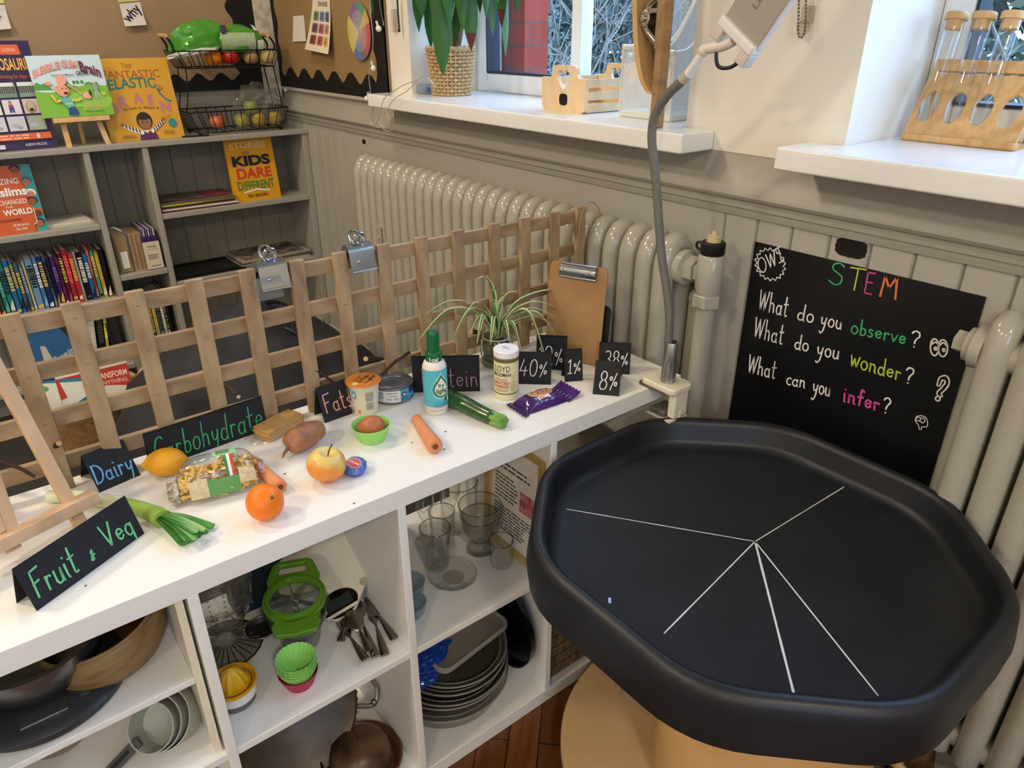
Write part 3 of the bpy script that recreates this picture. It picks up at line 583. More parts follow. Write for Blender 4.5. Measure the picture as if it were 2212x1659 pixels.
def heap(px, xpl, z, w, d, n, cols, th, label, cat, name, group, top=None, rz=0):
    """a pile of flat sheets: every sheet a thing of its own"""
    c0 = at(px, x=xpl); c0.z = z
    for k in range(n):
        t = .004 + th * random.random()
        o = P(name, MB().box(-d, 0, -w/2, w/2, 0, t), flat(cols[k % len(cols)], .4), bevel=0, angle=0, loc=(c0.x + random.uniform(-.008, .008), c0.y + random.uniform(-.006, .006), c0.z), rz=rz + random.uniform(-.04, .04))
        tag(o, label % ordn(k, n), cat, group); c0.z += t
    return c0, o
def ordn(k, n): return 'topmost' if k == n-1 else 'lowest' if k == 0 else ('second' if k == 1 else 'third' if k == 2 else 'fourth' if k == 3 else 'fifth' if k == 4 else 'sixth') + ' from the bottom'
c0, o = heap((432, 448), XB - .02, .795, .31, .2, 6, ['#4a3a36', '#d9d4c8', '#7d3a3c', '#2a2a2c', '#a9bf35', '#6f5a4c'], .004, 'flat magazine, %s of the pile left of the yellow paperback', 'magazine', 'magazine', 'magazines piled on the upper right shelf')
f = MB()
for k, (x0, x1, y0, y1, ) in enumerate(((-.19, -.02, -.15, .05),)): f.box(x0, x1, y0, y1, .0, .0007)
P('cover_picture', MB().box(-.19, -.03, -.14, .03, .008, .0095), mat('dark_cover_picture', '#3d3029', .35, var=('#7d6a5c', 18, 4, .2)), o); P('cover_panel', MB().box(-.19, -.05, .04, .14, .008, .0095), flat('#8a2f3c', .35), o); 
c0, o = heap((150, 485), XB - .05, .790, .16, .16, 2, ['#bdb7a4', '#cfcabb'], .003, 'loose pale leaflet, %s of two behind the orange paperback', 'leaflet', 'leaflet', 'leaflets on the upper left shelf')
c0, o = heap((600, 560), XB - .02, .503, .33, .22, 5, ['#b8ad98', '#a8a08f', '#8f8a80', '#4f4a55', '#a59a88'], .006, 'newspaper or magazine, %s of the pile on the middle right shelf', 'newspaper', 'newspaper', 'papers piled on the middle right shelf')
P('printed_page', MB().box(-.21, -.02, -.15, .14, .006, .0115), mat('printed_page', '#8c7f73', .5, var=('#3d3330', 30, 4, .12)), o)
kb = at((455, 580), x=XB - .03)
t = thing('black_tray', 'flat black rectangular tray on the middle right shelf beside the papers', 'tray', (XB - .13, kb.y, .503))
P('tray_base', MB().box(-.1, .11, -.16, .15, 0, .008), mat('black_plastic', '#0d0d0e', .35), t, bevel=.002)
P('tray_rim', MB().box(-.1, -.09, -.16, .15, .008, .014).box(.1, .11, -.16, .15, .008, .014).box(-.1, .11, -.16, -.15, .008, .014).box(-.1, .11, .14, .15, .008, .014), mat('black_plastic', '#0d0d0e', .35), t)
# narrow section: card boxes
def box_thing(name, label, cat, y0, y1, z, h, d, x=XB - .02): return thing(name, label, cat, (x, (y0 + y1)/2, z))
t = thing('card_box', 'clear plastic box of yellow-edged cards, left in the narrow shelf section', 'box', (XB - .03, -.685, .572))
P('box_shell', MB().box(-.17, 0, -.03, .03, 0, .165), clear('frosted_plastic_box', (.85, .83, .8), .8, .5, .2, None, .3, '#b7ae9a'), t, bevel=.004)
P('cards', MB().box(-.16, -.006, -.018, .022, .004, .15), mat('yellow_card_edges', '#c9a544', .6), t); P('label_strip', MB().box(.001, .0016, -.012, .014, .02, .09), m_paper, t)
P('handle', MB().tube(sm([(-.09, -.02, .164), (-.06, -.005, .178), (-.03, .02, .164)]), .006, 8, flat=.6), flat('#d5d8d8', .3), t)
t = thing('card_pack', 'thick block of brown-edged cards standing in the narrow shelf section', 'card pack', (XB - .03, -.630, .572))
for k in range(8): P('card', MB().box(-.15, -.004*(k % 3), -.024 + k*.006, -.0185 + k*.006, 0, .155 - .002*(k % 2)), flat(['#a8876a', '#b5957a'][k % 2], .7), t)
t = thing('card_pack', 'purple pack of reading cards with a cream front, right in the narrow section', 'card pack', (XB - .012, -.578, .572))
P('pack_body', MB().box(-.16, 0, -.03, .028, 0, .14), flat('#3b1f57', .5), t, bevel=.002)
for k in range(6): P('card', MB().box(-.165, -.012, -.028 + k*.0095, -.0235 + k*.0095, .06, .172 - .003*(k % 2)), flat(['#6a5a80', '#c9c0cc'][k % 2], .6), t)
P('front_card', MB().box(.001, .003, -.033, .031, .004, .118), flat('#d5cbb2', .7), t); fw = lambda x, y: V((.0036, -.033 + .064*x, .004 + .114*y))
b = MB(); print_text(b, 'Reading', fw, .25, .75, .78, .87, .005); print_text(b, 'Comprehension Cards', fw, .12, .88, .7, .74); stripe_text(b, fw, .2, .85, .35, .55, 4); stripe_text(b, fw, .3, .85, .08, .15, 1); P('lettering', b, flat('#4a4358', .7), t, fix=False)
# ------------------------------------------------------------------ row of paperbacks
ROW = [('purple and red', '#5a2a55', .016), ('salmon', '#b8665a', .015), ('dark green', '#2f4a38', .016), ('sea green', '#2f7a6a', .015), ('teal', '#2a7f80', .018), ('blue and orange', '#2c6a98', .017), ('blue and black', '#2a78a8', .013), ('slate', '#4a5a66', .014), ('grey blue', '#5a7488', .013), ('cream', '#cfc4aa', .010), ('sky blue', '#6a98b5', .024), ('steel blue', '#5078a8', .015), ('navy', '#1f2f66', .018), ('grey navy', '#44506a', .011), ('indigo', '#2c2a6a', .012), ('violet', '#4a2468', .016), ('plum', '#6a2258', .012), ('maroon', '#6a1c34', .015), ('crimson', '#a82c38', .018), ('scarlet', '#b8343c', .017), ('white', '#d5cfc8', .011), ('black with green title', '#15171a', .020), ('bright blue', '#2468a8', .015), ('coral', '#b85a50', .011), ('leaf green', '#5a9078', .014), ('yellow and black', '#b89c34', .016), ('jet black', '#141414', .016)]
def spine_book(col, t, h, d, seed):
    """one paperback seen by its spine: cover, pages and the bands and letters printed on the spine"""
    rd = random.Random(seed); m = MB(); m.k = 0; m.box(-d, 0, 0, .0012, 0, h); m.box(-d, 0, t - .0012, t, 0, h); m.box(-.0012, 0, 0, t, 0, h); m.k = 1; m.box(-d + .003, -.0012, .0012, t - .0012, .002, h - .003)
    base = rgb(col); alt = [rgb('#e8e2d0'), rgb('#d8b84a'), rgb('#1a1a20'), tuple(min(1, c*2.2 + .05) for c in base[:3]) + (1,)]
    m.k = 2; y = h * rd.uniform(.35, .5); e = h * rd.uniform(.78, .93); f = .0005
    while y < e:
        l = rd.uniform(.004, .009); q = rd.uniform(.3, .42) * t; m.put([(f, t/2 - q, y), (f, t/2 + q, y), (f, t/2 + q, y + l), (f, t/2 - q, y + l)], [(0, 1, 2, 3)]); y += l + rd.uniform(.0015, .005)
    m.k = 3; a = h * rd.uniform(.02, .08); m.put([(f, t*.15, a), (f, t*.85, a), (f, t*.85, a + h*rd.choice((.05, .09, .22))), (f, t*.15, a + h*.05)], [(0, 1, 2, 3)])
    k1 = rd.choice(alt); k2 = rd.choice(alt)
    return m, [mat('cover_' + col.lstrip('#'), col, .35), m_page, mat('spine_title_%d' % seed, k1, .5), mat('spine_foot_%d' % seed, k2, .5)]
y = -.757
for k in range(len(ROW) - 1, -1, -1):
    nm, col, t = ROW[k]; h = random.uniform(.188, .212) + (.012 if k in (10, 17, 18) else 0)
    m, ms = spine_book(col, t, h, .13, k)
    y -= t + .0006
    o = P('paperback_book', m, ms, angle=0, fix=False, loc=(XB - .045 + random.uniform(-.006, .008), y, .484))
    nb = [ROW[j][0] for j in (k - 1, k + 1) if 0 <= j < len(ROW)]
    tag(o, ('%s paperback in the long row, between %s and %s ones' % (nm, nb[0], nb[-1])) if len(nb) > 1 else '%s paperback at the end of the long row, beside the %s one' % (nm, nb[0]), 'book', 'paperbacks in the long row')
# books in the lower compartments
LOWL = [('white and grey', '#c9c7c0', .028), ('black with yellow title', '#17180f', .026), ('lime yellow', '#b8b82c', .013), ('purple', '#3a2a55', .020)]
y = -.80
ys = [-.905, -.872, -.845, -.80]
for k, (nm, col, t) in enumerate(LOWL):
    m, ms = spine_book(col, t, .25 if k < 3 else .215, .15, 60 + k)
    o = P('book', m, ms, angle=0, fix=False); o.matrix_local = T3(XB - .04, ys[k], .192) @ RX(RAD(-7 if k < 3 else 7))
    tag(o, '%s book leaning in the lower left compartment, seen through the trellis' % nm, 'book', 'leaning books in the lower left compartment')
NAR = [('blue', '#2f5f80'), ('dark teal', '#1f3a40'), ('black', '#22241f'), ('olive', '#5a6638'), ('ochre', '#8a7440'), ('forest green', '#3a5a3c'), ('beige', '#a89c74'), ('grey green', '#7d8a70'), ('pale', '#b8b09a'), ('cream', '#c4bb9a'), ('charcoal', '#2c2c30')]
y = -.716
for k, (nm, col) in enumerate(NAR):
    t = random.choice((.010, .013, .016)); m, ms = spine_book(col, t, random.uniform(.255, .275), .17, 80 + k)
    o = P('thin_book', m, ms, angle=0, fix=False, loc=(XB - .045, y, .19)); y += t + .001
    tag(o, '%s thin book in the narrow lower compartment behind the trellis' % nm, 'book', 'thin books in the narrow lower compartment')
# big blue picture books leaning on the lower left
for k, (px1, px2, pt, col, lab, tx) in enumerate((((95, 800), (215, 770), (125, 690), '#3a6a9c', 'large blue paperback leaning at a slant in the lower left compartment', 'Penguins'), ((185, 735), (215, 700), (175, 690), '#6fa0bd', 'pale blue book with yellow spine resting on the large blue paperback', 'LITTLE'))):
    A = at(px1, x=XB - (.03 + .05*k)); 
    Mw = T3(A.x, A.y, .192 if k == 0 else .31) @ RX(RAD(24 if k == 0 else 34)) @ MX(((0, 0, 1, 0), (1, 0, 0, 0), (0, 1, 0, 0), (0, 0, 0, 1)))
    c = Cover('book', lab, 'book', Mw, .17 if k == 0 else .12, .22 if k == 0 else .13, .016, col)
    c.poly('#d3cdbd', [(.05, .0), (.35, .0), (.5, .55), (.42, .6)]) if k == 0 else c.rect('#d8b84a', .9, 1, 0, 1)
    c.text('#dfe8ee', tx, .45, .95, .12, .3, .01, name='title') if k == 0 else c.text('#2a2f4a', tx, .1, .8, .1, .4, .02)
# ------------------------------------------------------------------ two-tier wire basket with vegetables, on the bookcase
def crumple(mb, rx, ry, rz, amp, freq, seed, M=None, n=36, m=22, fl=.35, pin=None):
    """a crumpled rounded bag; underside flattened by fl"""
    off = V((seed * 3.1, seed * 1.7, seed))
    rs = []
    for i in range(m + 1):
        a = -pi/2 + pi * i / m; ring = []
        for j in range(n):
            t = 2*pi*j/n; d = V((cos(t)*cos(a), sin(t)*cos(a), sin(a)))
            k = 1 + amp * (NZ.noise(d * freq + off) + .5 * abs(NZ.noise(d * freq * 2.3 + off))) ; p = V((d.x*rx*k, d.y*ry*k, d.z*rz*k))
            if p.z < -rz * (1 - fl): p.z = -rz * (1 - fl)
            if pin: p = pin(p, d)
            ring.append(p)
        rs.append(ring)
    return mb.rings(rs, True, True, True, False, M)
m_wire = mat('black_wire', '#0b0a0a', .4)
def wire_tier(parent, name, x0, x1, y0, y1, z0, z1, tp, bars=True):
    """open wire tray: rims, uprights and floor wires; tp is how far the sides lean out"""
    b = MB(); R_ = .0018
    top = [(x0, y0, z1), (x1, y0, z1), (x1, y1, z1), (x0, y1, z1)]; bot = [(x0 + tp*.4, y0 + tp, z0), (x1 - tp*.4, y0 + tp, z0), (x1 - tp*.4, y1 - tp, z0), (x0 + tp*.4, y1 - tp, z0)]
    b.tube(top, .0028, 6, True); b.tube(bot, .0024, 6, True)
    for k, (i, j, n) in enumerate(((0, 1, 6), (1, 2, 10), (2, 3, 6), (3, 0, 10))):
        for q in range(n + 1):
            t = q / n; b.tube([V(top[i]).lerp(V(top[j]), t), V(bot[i]).lerp(V(bot[j]), t)], R_, 5)
    for q in range(11): t = q / 10; b.tube([V(bot[0]).lerp(V(bot[3]), t), V(bot[1]).lerp(V(bot[2]), t)], R_, 5)
    return P(name, b, m_wire, parent)
qy0 = at((408, 235), x=-2.30).y; qy1 = at((622, 232), x=-2.30).y
zl0 = BT + .012; zl1 = at((500, 239), x=-2.30).z; zu0 = at((500, 146), x=-2.30).z; zu1 = at((500, 109), x=-2.30).z
uy0 = at((384, 112), x=-2.30).y; uy1 = at((604, 108), x=-2.30).y
wb = thing('wire_basket', 'black two-tier wire basket of fruit and vegetables on the bookcase by the corner', 'basket', (-2.40, (qy0+qy1)/2, BT)); oy = (qy0+qy1)/2
def bl(x, y, z): return (x + 2.40, y - oy, z - BT)
wire_tier(wb, 'lower_tray', -.10, .10, qy0 - oy, min(qy1, .145) - oy, zl0 - BT, zl1 - BT, .03)
wire_tier(wb, 'upper_tray', -.10, .10, uy0 - oy, min(uy1, .14) - oy, zu0 - BT, zu1 - BT, .028)
for y_, yu in ((qy0 + .002, uy0 + .03), (min(qy1, .145) - .004, min(uy1, .14) - .02)):
    b = MB()
    for x_ in (-.055, .055): b.tube(sm([(x_, y_ - oy, zl1 - BT), (x_, y_ - oy + (.02 if y_ < 0 else -.01), (zl1 + zu0)/2 - BT), (x_, yu - oy, zu0 - BT)]), .0026, 6)
    P('side_frame', b, m_wire, wb)
for k in range(4):
    P('foot', MB().sph(.008, T3((-.07, .07)[k % 2], ((qy0 - oy) + .035, min(qy1, .145) - oy - .035)[k // 2], .008), 10, 8), m_wire, wb)
m_bam = wood('bamboo', '#c08f52', '#dcb077', .45, 9, (1, 1, .15))
for y_, sg in ((uy0, -1), (min(uy1, .14), 1)):
    for x_ in (-.04, .04):
        b = MB(); b.tube(sm([(x_, y_ - oy, zu1 - BT - .004), (x_, y_ - oy + sg*.002, zu1 - BT + .025), (x_, y_ - oy - .02*1, zu1 - BT + .055)]), .0045, 8, flat=.6)
        h_ = P('handle_strap', b, m_wire, wb)
    P('grip', MB().tube([(-.045, y_ - oy - .02, zu1 - BT + .055), (.045, y_ - oy - .02, zu1 - BT + .055)], .008, 12), m_bam, h_)
m_greenbag = mat('green_film', '#4c9a32', .25, coat=.4, bump=(30, .3))
c0 = at((430, 75), x=-2.38)
t = thing('crisp_bag', 'crumpled shiny green bag lying at the left of the upper wire tray', 'bag', (c0.x, c0.y, zu0 + .105))
P('bag_body', crumple(MB(), .055, .115, .068, .28, 2.2, 3, RX(RAD(8))), m_greenbag, t, angle=25)
P('torn_edge', crumple(MB(), .03, .1, .012, .3, 3, 5, T3(.04, -.05, -.05) @ RX(RAD(8))), flat('#d9dcd5', .3), t, angle=30); P('purple_label', MB().box(-.012, .012, -.004, .014, -.02, .02, T3(.05, .075, .03)), flat('#54355f', .4), t)
c0 = at((512, 78), x=-2.37)
t = thing('salad_bag', 'rolled pale-fronted green bag at the right of the upper wire tray', 'bag', (c0.x, c0.y, zu0 + .10))
P('bag_body', crumple(MB(), .055, .105, .055, .1, 2, 9, RX(RAD(4)), fl=.2, pin=lambda p, d: V((p.x, max(-.09, min(.09, p.y)), p.z))), m_greenbag, t, angle=25)
P('label_panel', MB().rings([[(.0562*cos(a), y_, .0562*sin(a)) for a in [RAD(q) for q in range(-50, 31, 8)]] for y_ in (-.085, .055)], False, False, False), mat('pale_green_label', '#9db98c', .35, var=('#b3c9a5', 40, 3, .2)), t)
P('barcode', MB().rings([[(.0572*cos(a), y_, .0572*sin(a)) for a in [RAD(q) for q in range(-40, 1, 8)]] for y_ in (.062, .086)], False, False, False), flat('#d6ded0', .4), t)
P('band', MB().rings([[(.0569*cos(a), y_, .0569*sin(a)) for a in [RAD(q) for q in range(40, 90, 8)]] for y_ in (.058, .068)], False, False, False), flat('#cfdcc4', .4), t)
def round_veg(name, label, cat, loc, r, col, col2, group=None, squash=.95, lobes=0, rough=.3, stem=None):
    mod = (lambda a, q, z: 1 + .07*abs(cos(a*lobes/2))) if lobes else None
    t = thing(name, label, cat, loc, group=group); N = 14
    prof = [(max(r * sin(pi*i/N), .0005), -r*squash*cos(pi*i/N) + (.012*math.exp(-((i-0)/1.6)**2) - .016*math.exp(-((i-N)/1.8)**2))*r/.035) for i in range(N+1)]
    P('fruit_body', MB().lathe(prof, 28, None, mod=mod), mat('skin_' + col.lstrip('#') + '_' + col2.lstrip('#'), col, rough, var=(col2, 9 * .035 / r * 2, 2, .18)), t)
    P('stem', MB().tube([(0, 0, r*.6), (.001, .002, r*1.0), (.004, .003, r*1.12)], .0022, 6), flat(stem or '#4a3a22', .7), t); return t
def onw(px, x, z, r): c = at(px, x=x); c.z = z + r; return c
fl_u = zu0 + .004; fl_l = zl0 + .004
round_veg('pepper', 'red pepper behind the front wires of the upper tray, left of the pale onions', 'pepper', onw((498, 128), -2.365, fl_u, .034), .036, '#c22a16', '#9a1a10', 'peppers in the upper tray', .9, 4)
round_veg('pepper', 'orange pepper in the upper tray, leftmost vegetable behind its wires', 'pepper', onw((462, 128), -2.365, fl_u, .033), .034, '#e58a1c', '#d86f14', 'peppers in the upper tray', .95, 4)
round_veg('onion', 'brown-skinned onion in the upper tray, beside the red pepper', 'onion', onw((541, 125), -2.36, fl_u, .031), .031, '#b89a62', '#9a7c48', 'onions in the upper tray', .95, 0, .35, '#8a7040')
round_veg('onion', 'pale yellow onion at the right end of the upper tray', 'onion', onw((577, 124), -2.36, fl_u, .034), .034, '#c9b97a', '#b59a62', 'onions in the upper tray', .98, 0, .35, '#8a7040')
round_veg('apple', 'red apple at the left in the lower wire tray', 'apple', onw((467, 246), -2.37, fl_l, .031), .032, '#b8402f', '#c7744a', None)
for k, (px, col, c2, lb) in enumerate((((520, 246), '#b5a448', '#8fa048', 'yellow green'), ((556, 246), '#c9a93c', '#b5942f', 'golden'), ((592, 246), '#c9ae35', '#a98a24', 'deep yellow'), ((540, 222), '#93a34c', '#7d9440', 'green topmost'))):
    round_veg('pear', '%s piece of fruit inside the clear bag in the lower wire tray' % lb, 'fruit', onw(px, -2.38, fl_l + (.05 if k == 3 else 0), .028), .029, col, c2, 'fruit in the clear bag', 1.15)
c0 = at((555, 222), x=-2.375)
P_ = P('plastic_bag', crumple(MB(), .062, .115, .075, .35, 2.6, 14, None, 44, 28, .25, lambda p, d: V((p.x, p.y + max(0, p.z)*.25, p.z * (1.25 if p.z > 0 else .9)))), clear('clear_film', (.93, .93, .92), .75, 1.0, .08, (22, .6), .06, '#cfcfc8'), angle=20, loc=(c0.x, c0.y, fl_l + .06))
tag(P_, 'crumpled clear plastic bag of fruit in the lower wire tray', 'bag')
t = thing('pen', 'thin black pen lying on the bookcase top in front of the basket', 'pen', (XB - .012, at((420, 283), x=XB - .01).y, BT + .004))
P('barrel', MB().tube([(-.01, -.05, 0), (.0, .03, 0)], .0032, 8), flat('#101012', .4), t); P('cap', MB().tube([(-.0, .03, 0), (.004, .055, 0)], .0038, 8), flat('#1c1c20', .3), t)
# ------------------------------------------------------------------ floor in front of the bookcase: rug, bean bag, basket of books
tag(P('rug', MB().box(-2.27, -.62, -1.9, .02, 0, .008), mat('dark_rug', '#34332f', .95, bump=(180, .8))), 'dark charcoal rug on the floor between bookcase and shelving unit', 'rug')
m_bag = mat('black_bag_fabric', '#26262a', .75, bump=(60, .15))
t = thing('bean_bag', 'large slumped charcoal bean bag behind the trellis in front of the bookcase', 'bean bag', (-1.45, -.52, .008))
def bb(p, d):
    z = p.z; s_ = 1 - .25 * max(0, z / .33)
    return V((p.x * s_, p.y * s_, z + .03 * NZ.noise(V((d.x*3, d.y*3, d.z*3)))))
P('bag_body', crumple(MB(), .42, .43, .34, .2, 1.7, 22, T3(0, 0, .27), 64, 40, .2, bb), m_bag, t, angle=60)
P('seam_piping', MB().tube(sm([(-.3, -.32, .42), (-.05, -.1, .57), (.1, .12, .55), (.3, .3, .36)]), .005, 6), mat('seam', '#3d3d42', .6), t)
P('carry_loop', MB().tube(sm([(.02, .04, .55), (.05, .08, .64), (.12, .13, .63), (.12, .14, .53)]), .012, 8, flat=.3), m_bag, t)
m_wick = mat('wicker', '#a9845a', .8, bump=(90, .9), var=('#8a6840', 40, 3, .2))
bx0 = at((215, 900), x=-1.95)
t = thing('wicker_basket', 'round woven rope basket of picture books on the floor below the bookcase', 'basket', (-1.98, bx0.y - .02, .008))
def wk(a, r_, z): return 1 + .018 * cos(a*26 + (pi if int(z*70) % 2 else 0))
P('basket_body', MB().lathe([(.13, 0)] + [(.13 + .05*(k/18), .24*k/18) for k in range(19)] + [(.172, .24)] + [(.122 + .05*(k/6), .01 + .23*k/6) for k in range(6, -1, -1)], 78, None, mod=wk), m_wick, t, angle=70)
b = MB()
pts = [(.18*cos(2*pi*k/60), .18*sin(2*pi*k/60), .245) for k in range(60)]
b.tube(pts, .011, 8, True); P('rope_rim', b, mat('pale_rope', '#c2a77c', .85, bump=(120, .8)), t)
for sg in (-1, 1): P('handle', MB().tube(sm([(.0, sg*.175, .24), (.02, sg*.215, .29), (.05, sg*.22, .29), (.07, sg*.165, .24)]), .009, 8), mat('pale_rope', '#c2a77c', .85), t)
BKT = V((-1.98, bx0.y - .02, .008))
def inbasket(label, dx, dy, rz, tilt, w, h, col, name='picture_book'):
    Mw = T3(BKT.x + dx, BKT.y + dy, BKT.z + .03) @ RZ(RAD(90 + rz)) @ RX(RAD(90 - tilt)) @ T3(-w/2, 0, 0)
    return Cover(name, label, 'book', Mw, w, h, .006, col, 'picture books in the wicker basket')
c = inbasket('red and white picture book about transforming, front right in the wicker basket', .085, .03, -6, 14, .24, .33, '#d8d2c6')
c.poly('#b5392c', [(0, .62)] + [(k/10, .66 + .07*sin(pi*k/10)) for k in range(11)] + [(1, .93), (0, .9)]).text('#f0e6dc', 'YOU CAN', .06, .45, .72, .84, .0).text('#f0d8cc', 'TRANSFORM', .5, .97, .8, .87, .02).text('#f0d8cc', 'ANYTHING', .55, .95, .73, .775, .004, name='lettering')
c.lines('#3a352c', [(.3, .5), (.45, .62), (.5, .52), (.6, .6), (.7, .56)], .002).ell('#5a554c', .46, .57, .05, .03).lines('#5a8a3a', [(.75, .45), (.85, .58)], .003).ell('#5a9a44', .85, .58, .05, .025).ell('#5a9a44', .8, .52, .04, .02).lines('#3a352c', [(.1, .42), (.3, .5), (.42, .4)], .002)
c = inbasket('teal and white picture book at the left in the wicker basket', .05, -.09, -24, 10, .20, .29, '#2f7a8f')
c.poly('#d9dcd8', [(0, .5), (.4, .55), (1, .8), (1, .95), (0, .98)]).poly('#1f5a78', [(.2, .3), (.7, .25), (1, .6), (.6, .5)]).ell('#5aa05a', .2, .9, .1, .04)
c = inbasket('dark blue and red picture book in the middle of the wicker basket', .02, -.03, -14, 12, .21, .31, '#2a2f78')
c.poly('#b23a34', [(.35, 0), (.7, 0), (.6, .9), (.4, .9)]).poly('#d9d5cf', [(.7, 0), (1, 0), (1, .95), (.68, .9)]).rect('#3a8a8f', .76, .95, .55, .68).rect('#c9603a', .8, 1, .35, .52)
c = inbasket('white picture book standing at the back of the wicker basket', -.06, .04, 0, 4, .2, .30, '#c9c6bd'); c.small('#5a5a5a', .15, .85, .5, .9, 4, 11)
# twigs poking through the trellis
# ------------------------------------------------------------------ fairy lights hanging from the display board to the radiator
t = thing('fairy_lights', 'string of round white fairy lights on thin silver wire beside the plant window', 'string lights', at((800, 100), y=YW - .035))
o0 = V(t.location)
pth = [(800, -30), (800, 20), (806, 85), (801, 130), (797, 165), (800, 195), (803, 230), (800, 260)]
m_sil = mat('silver_wire', '#dedbd2', .35, .5)
def pw(l, d=.03): return [at(q, y=YW - d) - o0 for q in l]
b = MB(); b.tube(sm(pw(pth)), .0013, 5)
b.tube(sm(pw([(800, 260), (806, 272), (826, 275), (840, 260), (838, 240), (850, 215), (880, 196), (915, 165), (940, 185)], .125)), .0013, 5)
b.tube(sm(pw([(806, 272), (815, 262), (822, 240), (826, 222), (836, 207), (870, 185), (905, 172)], .125)), .0013, 5)
b.tube(sm(pw([(792, 318), (800, 300), (806, 276), (820, 266), (832, 282), (848, 280), (850, 245)], .125)), .0013, 5)
P('wire', b, m_sil, t)
for q in ((818, 62), (807, 148), (793, 213)):
    c0 = at(q, y=YW - .03) - o0; d_ = V((.35, -.2, 1)) if q[0] != 793 else V((.5, -.1, .9))
    bb_ = P('bulb', MB().sph(.0105, T3(*c0), 16, 12), mat('frosted_bulb', '#efece4', .35, sss=.2), t); d_ = (V((-.5, 0, 1)) if q[0] != 793 else V((.6, 0, 1))).normalized()
    P('bulb_cap', MB().tube([c0 + d_*.008, c0 + d_*.026], .0042, 8), flat('#dcd9cf', .4), bb_)
for q in ((617, 194),): P('bulb', MB().sph(.009, T3(*(at(q, y=YW - .02) - o0)), 14, 10), mat('frosted_bulb', '#efece4', .35, sss=.2), t)
# ------------------------------------------------------------------ radiators, pipes, chalkboard
m_rad = mat('cream_gloss_radiator', '#aca89c', .14, bump=(9, .06), coat=.3)
RY0, RY1, RZT, RZB = .025, .135, 1.064, .16
def rad_column(mb, x, RY0=RY0, RY1=RY1):
    """one loop-shaped section: front and rear tube joined by a rounded head and foot with a web between"""
    yc = (RY0 + RY1) / 2; hh = (RY1 - RY0) / 2; pts = []
    r_ = .026; prof = []
    for a in range(0, 181, 15): prof.append((yc - hh*cos(RAD(a)) , RZT - hh + (hh)*sin(RAD(a)) if a not in (0, 180) else RZT - hh))
    front = [(x, RY0 + r_*.9, RZB), (x, RY0 + r_*.9, RZT - .075)]
    path = [(x, RY0 + .022, RZB), (x, RY0 + .022, .45), (x, RY0 + .022, RZT - .085)] + [(x, yc - (hh - .022)*cos(RAD(a)), RZT - .085 + .060*sin(RAD(a))) for a in (20, 45, 70, 90, 110, 135, 160)] + [(x, RY1 - .022, RZT - .085), (x, RY1 - .022, .45), (x, RY1 - .022, RZB)]
    mb.tube(path, .025, 12, False, True, 1.0, (1, 0, 0))
    mb.box(x - .014, x + .014, RY0 + .03, RY1 - .03, RZT - .10, RZT - .045); mb.box(x - .014, x + .014, RY0 + .03, RY1 - .03, RZB, RZB + .08)
    return mb
def radiator(label, x0, n, pitch, hub0, hub1, RY0=RY0, RY1=RY1):
    t = thing('radiator', label, 'radiator', (x0, 0, 0)); me = rad_column(MB(), 0, RY0, RY1).mesh('column', m_rad, 50)
    for k in range(n): link('column', me, t, (k * pitch, 0, 0))
    yc = (RY0 + RY1)/2
    P('connecting_hub', MB().cyl(.03, -.02, (n-1)*pitch + .02, 20, T3(0, yc, RZT - .075) @ RY(pi/2)), m_rad, t); P('connecting_hub', MB().cyl(.03, -.02, (n-1)*pitch + .02, 20, T3(0, yc, RZB + .04) @ RY(pi/2)), m_rad, t)
    for x in ((0,) if n < 12 else (pitch*2, (n-3)*pitch)): P('foot', MB().lathe([(.028, 0), (.02, .02), (.018, RZB + .02)], 12, T3(x, RY0 + .03, 0)).lathe([(.028, 0), (.02, .02), (.018, RZB + .02)], 12, T3(x, RY1 - .03, 0)), m_rad, t)
    if hub0:
        P('end_cap', MB().lathe([(.038, 0), (.038, .018), (.03, .022), (.03, .03)], 24, T3(-.02, yc, RZT - .075) @ RY(-pi/2)), m_rad, t); P('end_plug', MB().lathe([(.02, 0), (.02, .02)], 6, T3(-.05, yc, RZT - .075) @ RY(-pi/2)), m_rad, t)
    return t
rx0 = at((768, 350), y=RY0 + .01).x; rx1 = at((1440, 500), y=RY0 + .02).x; RN = 28
rp = (rx1 - rx0) / (RN - 1)
t = radiator('long cream column radiator under the plant window', rx0, RN, rp, False, False)
yc = (RY0 + RY1) / 2; xe = rx1 - rx0; hz = RZT - .075
P('end_nut', MB().lathe([(.034, .02), (.04, .026), (.04, .044), (.03, .048)], 24, T3(xe, yc, hz) @ RY(pi/2)).lathe([(.031, .048), (.031, .072)], 6, T3(xe, yc, hz) @ RY(pi/2)).lathe([(.027, .075), (.027, .095)], 6, T3(xe, yc, hz) @ RY(pi/2)), m_rad, t)
P('bracket_clip', MB().box(-.012, .012, -.006, .0, -.03, .03, T3(at((818, 455), y=RY0).x - rx0, RY0 - .0, .80)).sph(.006, T3(at((818, 455), y=RY0).x - rx0, RY0 - .008, .79), 10, 8), m_rad, t, bevel=.002)
P('paint_chip', MB().sph(.006, T3(at((882, 352), y=RY0).x - rx0, RY0 + .03, RZT - .04) @ SCL(1.6, .5, .4), 8, 6), flat('#4a443c', .8), t)
